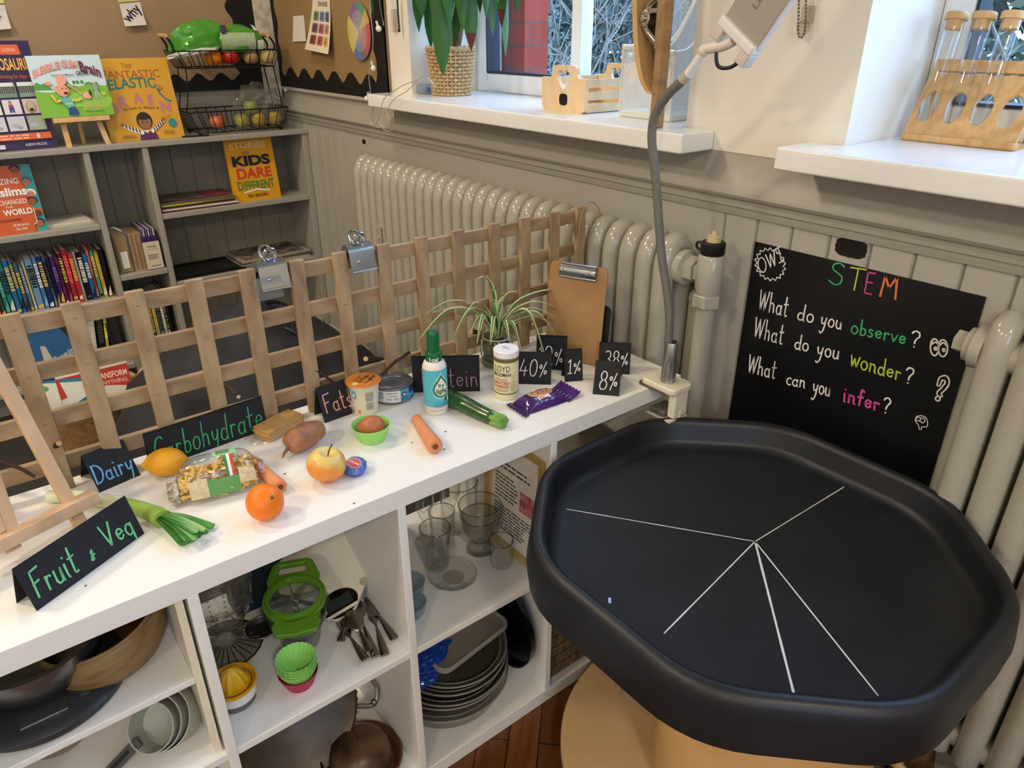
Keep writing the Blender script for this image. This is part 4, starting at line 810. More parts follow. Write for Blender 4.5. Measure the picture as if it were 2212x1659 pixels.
# valve and flow pipe at its right end
px_ = at((1532, 600), y=yc).x
v = thing('radiator_pipe', 'vertical cream flow pipe with valve body at the right end of the long radiator', 'pipe', (px_, yc, 0))
P('pipe', MB().cyl(.0225, .0, hz - .045, 20), m_rad, v); P('pipe_nut', MB().lathe([(.034, hz - .075), (.034, hz - .045)], 6), m_rad, v, bevel=.003)
P('valve_body', MB().lathe([(.026, hz - .045), (.03, hz - .03), (.03, hz + .04), (.026, hz + .045)], 24).cyl(.022, 0, px_ - rx1 - .09, 20, T3(0, 0, hz) @ RY(-pi/2)), m_rad, v)
P('black_cap', MB().lathe([(.025, hz + .045), (.027, hz + .048), (.027, hz + .07), (.024, hz + .073)], 24).tube(arc3 := [(-.033 + .008*cos(a), -.004, hz + .058 + .008*sin(a)) for a in [2*pi*k/14 for k in range(14)]], .003, 6, True), mat('black_rubber', '#121214', .5), v, label='black valve cap with side loop')
P('valve_spindle', MB().lathe([(.016, hz + .073), (.015, hz + .086), (.006, hz + .088), (.005, hz + .096)], 16), flat('#c9b98a', .4), v)
t = thing('return_pipe', 'second vertical pipe just behind and left of the valved flow pipe', 'pipe', (at((1500, 720), y=RY1 - .01).x, RY1 - .01, 0)); P('pipe', MB().cyl(.022, 0, hz - .08, 20), m_rad, t); P('elbow', MB().sph(.024, T3(0, 0, hz - .08)), m_rad, t)
# right-hand radiator
r2x = at((2172, 700), y=.085).x
radiator('cream column radiator at the right picture edge beside the chalkboard', r2x, 8, rp, True, False, .068, .150)
tag(P('copper_pipe', MB().tube([(r2x + .10, .15, .0), (r2x + .10, .15, .25)], .007, 10), mat('copper', '#a8643c', .4, .6)), 'thin copper pipe running down the wall beside the right radiator foot', 'pipe')
P_ = P('pipe_casing', MB().box(.60, XR, .105, .137, 0, .135), m_board, bevel=.006); tag(P_, 'pale painted box casing along the skirting under the right radiator', 'pipe casing')
# chalkboard
YB = YW - .0135
bTL = at((1632, 525), y=YB); bTR = at((2132, 638), y=YB); bBL = at((1582, 888), y=YB)
bw = (bTR - bTL).length; bh = .52
zt = (bTL.z + bTR.z)/2
m_slate = mat('black_chalk_film', '#08090b', .35, var=('#0d0e11', 5, 4, .2))
cbd = thing('chalkboard', 'black chalkboard sheet of questions on the boarded wall between the radiators', 'chalkboard', (bTL.x, YB, zt))
P('board', MB().box(0, bw, -.002, .001, -bh, 0), m_slate, cbd, angle=0)
CH = {k: mat('chalk_pen_' + k, c, .7) for k, c in dict(white='#e8e4e2', green='#3fae6a', lime='#b9c94a', pink='#d04a98', orange='#e07a48', mint='#6fbf86', blue='#6aa9e0', peach='#d99a86', mauve='#a8748f').items()}
o0 = V((bTL.x, YB, zt)); nb = V((0, -1, 0))
def onb(px): return at(px, y=YB - .0024) - o0
def board_word(s, p0, p1, h, col, lw=.0031, lean=None):
    """a handwritten word along the line p0..p1 (photo pixels on the board), capital height h pixels"""
    dx, dy = p1[0] - p0[0], p1[1] - p0[1]; up = lean or (.16 * h, -h)
    b = MB(); write(b, s, lambda u, v: onb((p0[0] + dx*u + up[0]*v, p0[1] + dy*u + up[1]*v)), lw, nb); P('writing', b, CH[col], cbd, angle=0, fix=False)
board_word('S', (1789, 612), (1820, 618), 47, 'green'); board_word('T', (1830, 624), (1865, 630), 48, 'lime'); board_word('E', (1866, 632), (1884, 636), 46, 'pink'); board_word('M', (1900, 640), (1935, 646), 46, 'orange', .0042)
W_ = 'white'
board_word('What', (1638, 668), (1700, 684), 42, W_); board_word('do', (1722, 690), (1756, 697), 34, W_); board_word('you', (1772, 702), (1817, 711), 34, W_)
board_word('observe', (1838, 719), (1955, 744), 32, 'green'); board_word('?', (1966, 748), (1986, 752), 34, W_)
board_word('What', (1628, 727), (1690, 744), 42, W_); board_word('do', (1716, 753), (1745, 759), 32, W_); board_word('you', (1764, 766), (1811, 776), 34, W_)
board_word('wonder', (1836, 790), (1944, 822), 36, 'lime'); board_word('?', (1954, 826), (1972, 830), 33, W_)
board_word('What', (1615, 804), (1674, 818), 38, W_); board_word('can', (1698, 830), (1738, 838), 30, W_); board_word('you', (1755, 846), (1792, 856), 34, W_)
board_word('infer', (1820, 866), (1898, 888), 34, 'pink', .0042); board_word('?', (1906, 890), (1922, 894), 32, W_)
def doodle(lines, lw=.0028, col='white', smooth=True):
    b = MB()
    for l in lines: stroke(b, [onb(q) for q in (sm([V((x, y, 0)) for x, y in l], 4) if smooth else l)] if not smooth else [onb((q.x, q.y)) for q in sm([V((x, y, 0)) for x, y in l], 4)], lw, nb)
    P('doodle', b, CH[col], cbd, angle=0, fix=False)
star = []
for k in range(37): a = 2*pi*k/36; q = (34 if k % 2 else 28); star.append((1664 + q*cos(a)*1.0, 571 + q*1.06*sin(a) + 4*cos(a)))
doodle([star], .0022, smooth=False)
board_word('OWI', (1642, 592), (1694, 562), 30, W_, .0026, (-8, -30))
def ring(cx, cy, rx, ry, n=14): return [(cx + rx*cos(2*pi*k/n), cy + ry*sin(2*pi*k/n)) for k in range(n+1)]
doodle([ring(2019, 750, 9, 18), ring(2037, 752, 10, 18), ring(2021, 753, 2.5, 3), ring(2039, 756, 2.5, 3), [(2011, 745), (2020, 739), (2027, 744)], [(2030, 746), (2038, 740), (2045, 747)]], .003)
doodle([[(2024, 832), (2030, 815), (2045, 812), (2051, 826), (2044, 840), (2034, 850), (2036, 856), (2028, 856), (2024, 848), (2033, 838), (2042, 826), (2036, 821), (2030, 833), (2024, 832)], ring(2026, 861, 5, 5)], .0028)
doodle([[(1986, 928), (1984, 918), (1978, 910), (1980, 900), (1990, 898), (2000, 902), (2004, 912), (2002, 922), (1992, 922), (1990, 928)], ring(1984, 905, 5, 4), ring(1993, 908, 5, 5)], .0018)
# ornate label stickers
def plaque(px, y, w, h, label, Mw=None, col='#101215'):
    c0 = at(px, y=y) if Mw is None else None
    pts = []
    for k in range(64):
        a = 2*pi*k/64; ca, sa = cos(a), sin(a); q = max(abs(ca), abs(sa)); x, yv = ca/q, sa/q
        f = 1 - .08*(1 - min(1, abs(abs(ca) - abs(sa)) * 3)) + .05*(abs(ca) > .985 or abs(sa) > .985)
        d = ((1 - abs(x))**2 + (1 - abs(yv))**2) ** .5
        if d < .3: x -= .1 * math.copysign(1 - d/.3, x); yv -= .14 * math.copysign(1 - d/.3, yv)
        pts.append((x * f * w/2, yv * f * h/2))
    return MB().prism(pts, 0, .0012), c0
for px, w, h, lb in (((1838, 536), .062, .036, 'small black ornate label sticker on the boards above the chalkboard'), ((786, 306), .026, .018, 'tiny black ornate label sticker on the wall above the long radiator')):
    m, c0 = plaque(px, YW - .013, w, h, lb); o = P('label_sticker', m, m_slate); o.matrix_local = T3(c0.x, YW - .0122, c0.z) @ RX(pi/2); tag(o, lb, 'sticker')
# ------------------------------------------------------------------ on the window sills
m_pot = mat('woven_straw', '#c9ab7c', .75, var=('#a98a5c', 60, 3, .2))
YP = .255
pc = at((975, 165), y=YP); pc = V((pc.x, YP, SILL)); dpt = (pc - CAMP).dot(CD); pr = 49 / FPX * dpt; ph = 92 / FPX * dpt
PLT = thing('yucca_plant', 'tall yucca with drooping strap leaves in a woven straw pot on the left window sill', 'potted plant', pc)
b = MB(); NR = 13
def pot_r(z): return pr * (.76 + .24 * min(1, z / ph))
for i in range(NR):                                                      # woven courses: flat strips passing in and out
    z = ph * (i + .5) / NR; n = 96
    b.tube([((pot_r(z) + .0045*cos(16*2*pi*k/n + pi*(i % 2))) * cos(2*pi*k/n), (pot_r(z) + .0045*cos(16*2*pi*k/n + pi*(i % 2))) * sin(2*pi*k/n), z) for k in range(n)], ph/NR*.44, 6, True, flat=1.0)
for k in range(32): a = 2*pi*k/32; b.tube([((pot_r(z) + .002)*cos(a), (pot_r(z) + .002)*sin(a), z) for z in (0, ph*.5, ph)], .0028, 5)
b.lathe([(pot_r(0) - .006, .002), (pr - .007, ph - .004)], 40)
P('pot', b, m_pot, PLT)
P('pot_rim', MB().tube([((pr + .001)*cos(2*pi*k/60), (pr + .001)*sin(2*pi*k/60), ph + .002*sin(k*2.2)) for k in range(60)], .006, 7, True), mat('woven_straw', '#c9ab7c'), PLT)
P('soil', MB().cyl(pr - .012, ph - .03, ph - .008, 28), mat('soil', '#2b2019', .95, bump=(60, 1)), PLT)
tk = [(978, 125), (988, 80), (992, 40), (993, 0), (992, -60), (990, -130), (988, -170)]
tp_ = [at(q, y=YP) - pc for q in tk]; tp_[0].z = ph - .03
P('trunk', MB().tube(sm(tp_), .0165, 12), mat('yucca_bark', '#5a4636', .9, bump=(40, 1.2), var=('#7d6650', 45, 4, .2)), PLT)
crown = tp_[-1]
m_leaf = [mat('strap_leaf_' + q, c, .35, var=(c2, 3, 2, .3)) for q, c, c2 in (('deep', '#26521d', '#35682a'), ('mid', '#3a6b2a', '#2c5a22'), ('grey', '#5f8a68', '#4a7a50'))]
m_tip = mat('dry_leaf_tip', '#5a2a1c', .8)
LEAVES = [((879, 103), 0, .036, 0, .02), ((893, -5), 1, .03, -.09, 0), ((922, 110), 0, .018, .05, .01), ((931, 106), 0, .03, -.03, 0), ((950, 125), 2, .032, .03, 0), ((957, 166), 0, .042, -.11, .01), ((966, 150), 1, .034, -.05, 0), ((985, 95), 0, .03, -.02, 0), ((1018, 112), 0, .034, -.04, .5), ((1022, 60), 0, .026, .06, 0), ((1037, 30), 0, .02, .08, .02), ((1064, 80), 2, .022, .1, .02), ((1092, 122), 2, .02, .12, .01), ((1084, 62), 1, .03, .08, .5), ((1118, 32), 0, .03, .1, .02), ((810, 45), 0, .035, -.10, .02), ((831, 62), 1, .03, -.09, 0), ((845, 15), 0, .03, -.08, 0), ((905, 70), 1, .028, -.08, 0), ((940, 60), 0, .03, -.1, 0), ((1000, 70), 1, .03, -.08, 0), ((1050, 40), 0, .028, -.03, 0), ((900, -60), 0, .034, .04, 0), ((1060, -50), 0, .034, .05, 0), ((960, -40), 1, .034, -.1, 0), ((870, 30), 1, .034, -.05, 0), ((912, 40), 0, .034, -.12, 0), ((972, 60), 1, .034, -.12, 0), ((990, 30), 0, .032, -.1, 0), ((1030, 5), 1, .032, -.06, 0), ((1075, 10), 0, .03, .0, 0), ((935, -10), 2, .034, .05, 0), ((1012, -20), 0, .034, .06, 0)]
for i, (tip, ci, w, dy_, dry) in enumerate(LEAVES):
    tp3 = at(tip, y=YP + dy_) - pc; base = crown + V((0, 0, random.uniform(-.06, .05)))
    hor = V((tp3.x - base.x, tp3.y - base.y, 0)); out = hor.copy(); out.z = 0
    top = max(base.z, tp3.z) + .07 + .35 * hor.length
    p1 = base + hor * .35; p1.z = top - .02; p2 = base + hor * .82; p2.z = top - .06; p3 = base + hor * .97; p3.z = (top + tp3.z) / 2 - .02
    c_ = sm([base, p1, p2, p3, tp3], 9); L_, R_, C_ = [], [], []; N = len(c_) - 1
    vw = V((CD.x, CD.y, 0)).normalized(); side0 = V((-vw.y, vw.x, 0))
    arcl = [0]
    for k in range(N): arcl.append(arcl[-1] + (c_[k+1] - c_[k]).length)
    for k, q in enumerate(c_):
        t_ = (c_[min(k+1, N)] - c_[max(k-1, 0)]).normalized(); s_ = (side0 * .75 + t_.cross(V((hor.x, hor.y, 0.01)).normalized().cross(V((0, 0, 1)))).normalized() * .0 + V((cos(i*2.1), sin(i*2.1), 0)) * .35); s_ = (s_ - t_ * s_.dot(t_)).normalized()
        f = arcl[k] / arcl[-1]; wd = w * .66 * (min(1, .45 + f * 2.2) * (1 - max(0, (f - .85) / .15) ** 1.5) + .01); nn = t_.cross(s_)
        L_.append(q - s_ * wd); R_.append(q + s_ * wd); C_.append(q - nn * wd * .22)
    cut = len(c_) - 3 if dry > .1 else len(c_)
    def leafmesh(a, b_):
        m = MB(); n = b_ - a
        m.put(L_[a:b_] + C_[a:b_] + R_[a:b_], [(k, k+1, n+k+1, n+k) for k in range(n-1)] + [(n+k, n+k+1, 2*n+k+1, 2*n+k) for k in range(n-1)]); return m
    lf = P('leaf', leafmesh(0, cut if cut < len(c_) else len(c_)), m_leaf[ci], PLT, fix=False, angle=60)
    if dry > .1: P('leaf_tip', leafmesh(cut - 1, len(c_)), m_tip, lf, fix=False)
# battery box of the fairy lights
c0 = at((914, 195), y=.20); t = thing('battery_box', 'small clear plastic battery box of the fairy lights, left of the straw pot', 'battery box', (at((912, 195), y=.21).x, .215, SILL))
P('case', MB().box(-.055, .055, -.03, .03, 0, .032), clear('clear_case', (.85, .87, .9), .7, 1, .08, None, .25, '#aab4c2'), t, bevel=.01); P('battery', MB().cyl(.008, -.04, .03, 14, T3(0, .004, .014) @ RY(pi/2)), flat('#4a8fd0', .3), t)
# wooden caddy with a heart cut-out
m_ply = wood('birch_ply', '#d8b88e', '#ead0a8', .5, 4, (1, 1, .4))
fl = at((1170, 237), y=.173); fr_ = at((1262, 246), y=.173); cw_ = fr_.x - fl.x; zt_ = at((1170, 165), y=.173).z - SILL; zh = at((1215, 141), y=.173).z - SILL; cd_ = .20
CAD = thing('wooden_caddy', 'pale wooden slatted caddy with heart cut-out end panel on the left sill', 'caddy', (fl.x, .173, SILL))
def caddy_end():
    m = MB(); W2_ = cw_; s1 = .26 * W2_; s2 = .80 * W2_
    outl = [(.10*W2_, 0)] + [(W2_*.9 + W2_*.1*sin(a), W2_*.1 - W2_*.1*cos(a)) for a in [pi/2*k/6 for k in range(7)]] + [(W2_, zt_)] + [(s2 + .06*W2_, zt_)] + [(s2 - .06*W2_ + .06*W2_*cos(a), zh - .12*W2_ + .12*W2_*sin(a)) for a in [pi/2*k/6 for k in range(7)]] + [(s1 + .06*W2_ - .06*W2_*sin(a), zh - .12*W2_ + .12*W2_*cos(a)) for a in [pi/2*k/6 for k in range(7)]] + [(s1 - .06*W2_, zt_), (0, zt_)] + [(W2_*.1 - W2_*.1*cos(a), W2_*.1 - W2_*.1*sin(a)) for a in [pi/2*k/6 for k in range(6)]]
    hx, hy, hr = W2_*.5, zt_ + .01*W2_, .135*W2_
    heart = []
    for k in range(28):
        a = 2*pi*k/28; heart.append((hx + hr*(sin(a)**3)*1.0, hy + hr*(.85*cos(a) - .34*cos(2*a) - .14*cos(3*a))*1.25 - .02*W2_))
    return outl, heart
outl, heart = caddy_end()
def plate_with_hole(outer, hole, z0, z1):
    """flat plate with one hole, as a proper solid"""
    import bmesh
    bm = bmesh.new(); loops = []
    for lp in (outer, hole):
        vs = [bm.verts.new((x, y, z0)) for x, y in lp]; loops.append([bm.edges.new((vs[i], vs[(i+1) % len(vs)])) for i in range(len(vs))])
    bmesh.ops.triangle_fill(bm, edges=[e for l in loops for e in l], use_beauty=True)
    r_ = bmesh.ops.extrude_face_region(bm, geom=bm.faces[:]); bmesh.ops.translate(bm, verts=[v for v in r_['geom'] if isinstance(v, bmesh.types.BMVert)], vec=(0, 0, z1 - z0))
    m = MB(); bm.verts.index_update(); m.put([tuple(v.co) for v in bm.verts], [[v.index for v in f.verts] for f in bm.faces]); bm.free(); return m
for yy in (0, cd_):
    m = MB(); q = plate_with_hole(outl, heart, 0, .011); m.put(q.v, q.f, T3(0, yy + .011, 0) @ RX(pi/2)); P('end_panel', m, m_ply, CAD, angle=30)
for k in range(3):
    zz = zt_ * (.02, .38, .74)[k]
    for xx in (.004, cw_ - .012): P('slat', MB().box(xx, xx + .008, .0115, cd_ - .001, zz, zz + zt_*.24), m_ply, CAD)
P('base_board', MB().box(.012, cw_ - .012, .0115, cd_ - .001, .003, .010), m_ply, CAD)
pq, _ = plaque((0, 0), 0, .030, .028, '', 1); o = P('label_sticker', pq, m_slate, CAD); o.matrix_local = T3(cw_*.52, -.0005, zt_*.37) @ RX(pi/2)
# white mesh organisers
def mesh_mat():
    m = bpy.data.materials.new('white_wire_mesh'); m.use_nodes = True; nt = m.node_tree; nt.nodes.clear(); L = nt.links.new
    out = nt.nodes.new('ShaderNodeOutputMaterial'); tr = nt.nodes.new('ShaderNodeBsdfTransparent'); df = nt.nodes.new('ShaderNodeBsdfPrincipled'); df.inputs['Base Color'].default_value = rgb('#e3e3e0'); df.inputs['Roughness'].default_value = .4
    tc = nt.nodes.new('ShaderNodeTexCoord'); sp = nt.nodes.new('ShaderNodeSeparateXYZ'); L(tc.outputs['Object'], sp.inputs[0])
    ad = nt.nodes.new('ShaderNodeMath'); ad.operation = 'ADD'; L(sp.outputs[0], ad.inputs[0]); L(sp.outputs[1], ad.inputs[1])
    res = []
    for sg in (1, -1):
        c = nt.nodes.new('ShaderNodeMath'); c.operation = 'MULTIPLY_ADD'; c.inputs[1].default_value = sg; L(sp.outputs[2], c.inputs[0]); L(ad.outputs[0], c.inputs[2])
        s = nt.nodes.new('ShaderNodeMath'); s.operation = 'MULTIPLY'; s.inputs[1].default_value = 190; L(c.outputs[0], s.inputs[0])
        f = nt.nodes.new('ShaderNodeMath'); f.operation = 'FRACT'; L(s.outputs[0], f.inputs[0]); g = nt.nodes.new('ShaderNodeMath'); g.operation = 'GREATER_THAN'; g.inputs[1].default_value = .34; L(f.outputs[0], g.inputs[0]); res.append(g)
    mu = nt.nodes.new('ShaderNodeMath'); mu.operation = 'MULTIPLY'; L(res[0].outputs[0], mu.inputs[0]); L(res[1].outputs[0], mu.inputs[1])
    mx = nt.nodes.new('ShaderNodeMixShader'); L(mu.outputs[0], mx.inputs[0]); L(df.outputs[0], mx.inputs[1]); L(tr.outputs[0], mx.inputs[2]); L(mx.outputs[0], out.inputs[0]); return m
m_mesh = mesh_mat(); m_wmetal = mat('white_metal', '#e4e2da', .35)
x0 = at((1338, 250), y=.21).x; x1 = at((1402, 254), y=.21).x; zl = at((1342, 101), y=.21).z - SILL
# tall file holder: front low, rising in a sweep to a high back
def file_holder(label, x, y, w, d, hl, hh):
    t = thing('mesh_file_holder', label, 'file holder', (x, y, SILL), group='white mesh file holders')
    P('base', MB().box(0, w, 0, d, 0, .016), m_wmetal, t, bevel=.003)
    curve = [(0, hl), (d*.22, hl + .006), (d*.42, hl + (hh-hl)*.25), (d*.62, hl + (hh-hl)*.62), (d*.78, hl + (hh-hl)*.93), (d*.86, hh), (d, hh)]
    for xx in (0, w):
        m = MB(); m.put([(xx, a, .016) for a, _ in curve] + [(xx, a, c) for a, c in curve], [(k, k+1, len(curve)+k+1, len(curve)+k) for k in range(len(curve)-1)]); P('mesh_side', m, m_mesh, t, fix=False, angle=0)
        P('side_trim', MB().tube([(xx, a, c) for a, c in sm([V((a, c, 0)) for a, c in curve], 4) and [(q.x, q.y) for q in sm([V((a, c, 0)) for a, c in curve], 4)]], .004, 8), m_wmetal, t)
    m = MB(); m.put([(0, 0, .016), (w, 0, .016), (w, 0, hl), (0, 0, hl)], [(0, 1, 2, 3)]); P('mesh_front', m, m_mesh, t, fix=False, angle=0)
    m = MB(); m.put([(0, d, .016), (w, d, .016), (w, d, hh), (0, d, hh)], [(0, 1, 2, 3)]); P('mesh_back', m, m_mesh, t, fix=False, angle=0)
    P('front_trim', MB().tube([(0, 0, hl), (w, 0, hl)], .006, 8).tube([(0, 0, .01), (0, 0, hl)], .003, 6).tube([(w, 0, .01), (w, 0, hl)], .003, 6), m_wmetal, t)
    P('label_frame', MB().put([(w*.3, -.001, hl*.52), (w*.92, -.001, hl*.52), (w*.92, -.001, hl*.80), (w*.3, -.001, hl*.80)], [(0, 1, 2, 3)]), m_wmetal, t, angle=0, fix=False); return t
file_holder('white wire mesh file holder on the left sill, behind the end of the wooden caddy', x0, .21, x1 - x0, .21, zl, zl + .16)
file_holder('white wire mesh file holder tucked between its twin and the round wooden piece', x1 + .006, .205, .062, .20, zl - .01, zl + .14)
# round wooden hinged piece standing on edge at the right end of the sill
zb = .0; xq = -.222
R_ = thing('round_wooden_board', 'round wooden hoop-backed board with chrome bracket standing on edge at right end of the sill', 'wooden board', (xq, .085, SILL))
m_oak = wood('oak_wood', '#8a6844', '#ab8860', .5, 5, (1, .3, 1))
P('board', MB().box(-.009, .009, 0, .03, 0, .66), m_oak, R_, bevel=.003)
hp = [(-.009 - .078*max(cos(-pi/2 + pi*k/24), 0)**.9, .335 + .265*sin(-pi/2 + pi*k/24)) for k in range(25)]
hoop = MB(); n_ = len(hp); ip = [(x + .013 + .004*0, z) for x, z in hp]
hoop.put([(x, .0, z) for x, z in hp] + [(x, .05, z) for x, z in hp] + [(x + .013, .0, z) for x, z in hp] + [(x + .013, .05, z) for x, z in hp], [(k, k+1, n_+k+1, n_+k) for k in range(n_-1)] + [(2*n_+k, 3*n_+k, 3*n_+k+1, 2*n_+k+1) for k in range(n_-1)] + [(k, 2*n_+k, 2*n_+k+1, k+1) for k in range(n_-1)] + [(n_+k, n_+k+1, 3*n_+k+1, 3*n_+k) for k in range(n_-1)])
P('hoop', hoop, m_lightwood, R_, angle=60)
bp_ = MB(); bp_.put([(x, y, z) for y in (.042, .05) for x, z in hp], [tuple(range(n_)), tuple(range(n_, 2*n_))[::-1]] + [(k, k+1, n_+k+1, n_+k) for k in range(n_-1)]); P('back_panel', bp_, wood('shaded_dark_oak', '#6b4a2b', '#85603a', .5, 5, (1, .3, 1)), R_, angle=20)  # brown back panel, darkened to carry the shadow inside the hoop
m_chrome = mat('chrome', '#c9c6c0', .12, 1.0)
zc = at((1450, 45), y=.09).z - SILL
P('chrome_bracket', MB().tube(sm([(-.018, .02, zc + .05), (-.05, .02, zc + .03), (-.06, .02, zc), (-.05, .02, zc - .02), (-.018, .02, zc - .045)]), .009, 10).cyl(.017, -.012, .012, 18, T3(-.055, .02, zc + .005) @ RX(pi/2)).cyl(.007, -.018, .018, 12, T3(-.055, .02, zc + .005) @ RX(pi/2)).box(-.02, -.012, .008, .036, zc - .055, zc + .06).box(-.045, -.012, .012, .03, zc + .015, zc + .025), m_chrome, R_, bevel=.002)
# beaded chain with clear clip on the white wall, blind cord beside the board
def bead_chain(mb, pts, r, gap): 
    pts = sm([V(q) for q in pts], 8); d = 0; last = pts[0]; mb.sph(r, T3(*last), 8, 6)
    for q in pts[1:]:
        while (q - last).length >= gap: last = last + (q - last).normalized() * gap; mb.sph(r, T3(*last), 8, 6)
    return mb.tube(pts, r*.25, 4)
wv = lambda q, d: at(q, y=YW - d)
t = thing('bead_chain', 'metal bead chain loop with a clear clip hanging on the white wall between windows', 'chain', wv((1730, 40), .012)); o0 = V(t.location)
P('chain', bead_chain(MB(), [wv(q, .014) - o0 for q in ((1727, -30), (1725, 30), (1724, 70), (1730, 82), (1738, 72), (1740, 40), (1742, -30))], .0026, .0062), mat('dull_steel', '#8f8576', .3, .8), t)
P('clip', MB().cyl(.012, 0, .008, 16, T3(*(wv((1738, 60), .012) - o0)) @ RX(pi/2)).cbox(wv((1745, 32), .008) - o0, (.022, .012, .03)), clear('clear_clip', (.9, .88, .84), .6, 1, .1), t, bevel=.001)
t = thing('blind_cord', 'white bead cord with clear clip and black pull at the left window edge', 'blind cord', wv((850, 30), .012)); o0 = V(t.location)
P('bead_cord', bead_chain(MB(), [wv(q, .012) - o0 for q in ((846, -40), (848, 10), (849, 62))], .002, .0055), flat('#cfc8b8', .4), t)
P('bead_cord', bead_chain(MB(), [wv(q, .016) - o0 for q in ((818, -10), (824, 28), (829, 55))], .0022, .006), flat('#d8d2c4', .4), t)
P('clear_clip', MB().cbox(wv((852, 45), .006) - o0, (.03, .01, .07)), clear('clear_clip', (.9, .88, .84), .6, 1, .1), t, bevel=.002)
P('black_pull', MB().tube([wv(q, .016) - o0 for q in ((858, -5), (860, 30), (863, 66))], .003, 8).sph(.005, T3(*(wv((862, 66), .016) - o0)), 8, 6), flat('#141414', .4), t)
# bamboo rack of glass vials on the right sill
YR = .335; ra = at((1950, 290), y=YR); rb = at((2176, 312), y=YR); rw_ = (rb.x - ra.x) * 1.06
RK = thing('vial_rack', 'bent bamboo rack with oval holes holding glass vials on the right window sill', 'rack', (ra.x, YR, SILL))
hgt = at((2060, 143), y=YR + .07).z - SILL; ll = math.hypot(hgt, .075); TL = math.atan2(.075, hgt)
PM = T3(0, 0, .012) @ RX(-TL)      # panel frame: x along, z up the slope
NV = 5; stp = rw_ / 4.15
import bmesh as _bm
def holes_plate(w, h, holes, slot, th):
    bm = _bm.new(); es = []
    for lp in [[(0, 0), (w, 0), (w, h), (0, h)]] + holes + [slot]:
        vs = [bm.verts.new((x, 0, z)) for x, z in lp]; es += [bm.edges.new((vs[i], vs[(i+1) % len(vs)])) for i in range(len(vs))]
    _bm.ops.triangle_fill(bm, edges=es, use_beauty=True)
    r_ = _bm.ops.extrude_face_region(bm, geom=bm.faces[:]); _bm.ops.translate(bm, verts=[v for v in r_['geom'] if isinstance(v, _bm.types.BMVert)], vec=(0, th, 0))
    m = MB(); bm.verts.index_update(); m.put([tuple(v.co) for v in bm.verts], [[v.index for v in f.verts] for f in bm.faces], PM); bm.free(); return m
hl_ = [[(stp*(k + .5) + (.0175*cos(a) ), ll*.38 + ll*.21*sin(a)) for a in [2*pi*j/20 for j in range(20)]] for k in range(4)]
P('slanted_panel', holes_plate(rw_, ll, hl_, [(rw_*.05, ll*.815), (rw_*.97, ll*.815), (rw_*.97, ll*.85), (rw_*.05, ll*.85)], .007), m_bam, RK, angle=30)
P('front_lip', MB().box(-.002, rw_ + .002, -.006, .018, 0, .014), m_bam, RK, bevel=.004); P('base_plate', MB().box(0, rw_, .018, .10, 0, .006), m_bam, RK)
[P('back_strut', MB().tube([(q, .085, .006), (q, .070, hgt*.86)], .005, 6), m_bam, RK) for q in (.01, rw_ - .01)]
m_gl = clear('vial_glass', (.97, .975, .97), .9, 1.6)
for k in range(3):
    vx = stp * (k + .5); A = PM @ V((vx, .012, ll*.22)); B = PM @ V((vx, -.048, ll*1.33)); q_ = frame(A, V((1, 0, 0)), V((0, 1, 0)))
    ax = (B - A); Lv = ax.length; Mv = T3(*(V((ra.x, YR, SILL)) + A)) @ ax.to_track_quat('Z', 'Y').to_matrix().to_4x4()
    t = thing('glass_vial', ('leftmost', 'middle', 'rightmost')[k] + ' glass vial with bamboo stopper in the rack on the right sill', 'vial', Mw=Mv, group='glass vials in the bamboo rack')
    P('tube', MB().lathe([(.001, 0), (.014, .001), (.0165, .006), (.0165, Lv - .012), (.0165, Lv)], 28, None, False, False), m_gl, t)
    P('stopper', MB().lathe([(.0150, Lv - .016), (.0155, Lv), (.0205, Lv + .0005), (.0205, Lv + .011), (.019, Lv + .013)], 24), m_bam, t)
# ------------------------------------------------------------------ outside the windows
def shrub(label, x, y, h, w, n, col, seed, leafy=None):
    rd = random.Random(seed); m = MB()
    def grow(p, d, l, r_, dep):
        pts = [p]
        for k in range(3): d = (d + V((rd.uniform(-.3, .3), rd.uniform(-.3, .3), rd.uniform(-.15, .25)))).normalized(); p = p + d * l / 3; pts.append(p)
        m.tube(pts, [r_, r_*.85, r_*.7, r_*.5], 4, False, False)
        if dep > 0:
            for k in range(3 if dep > 1 else 4): q = pts[rd.choice((1, 2, 3))]; grow(q, (d + V((rd.uniform(-1, 1), rd.uniform(-1, 1), rd.uniform(-.5, .7)))).normalized(), l * rd.uniform(.5, .75), r_ * .55, dep - 1)
    for k in range(n): grow(V((rd.uniform(-w, w), rd.uniform(-.5, .5), 0)), V((rd.uniform(-.5, .5), rd.uniform(-.5, .5), 1)).normalized(), h * rd.uniform(.4, .6), .016, 3)
    t = thing('shrub', label, 'shrub', (x, y, -.2)); P('branches', m, mat('bare_twigs_' + col.lstrip('#'), col, .8), t, fix=False)
    if leafy:
        lm = MB()
        for k in range(2600):
            c = V((rd.gauss(0, w*.6), rd.gauss(.5, .35), rd.uniform(.3, h*1.15))); s_ = rd.uniform(.02, .05); M_ = T3(*c) @ MX.Rotation(rd.uniform(0, 6.3), 4, V((rd.uniform(-1, 1), rd.uniform(-1, 1), rd.uniform(-1, 1))).normalized())
            lm.put([(-s_, 0, 0), (0, -s_*.5, 0), (s_, 0, 0), (0, s_*.5, 0)], [(0, 1, 2, 3)], M_)
        P('leaves', lm, mat('shrub_leaves_' + leafy.lstrip('#'), leafy, .6), t, fix=False, angle=0, stuff=True)
sx_ = lambda px, y: at((px, 60), y=y).x
shrub('bare tangled shrub outside the left window, nearer the brick pier', sx_(1180, 2.2), 2.2, 2.5, .8, 10, '#8a857a', 3, '#39423a')
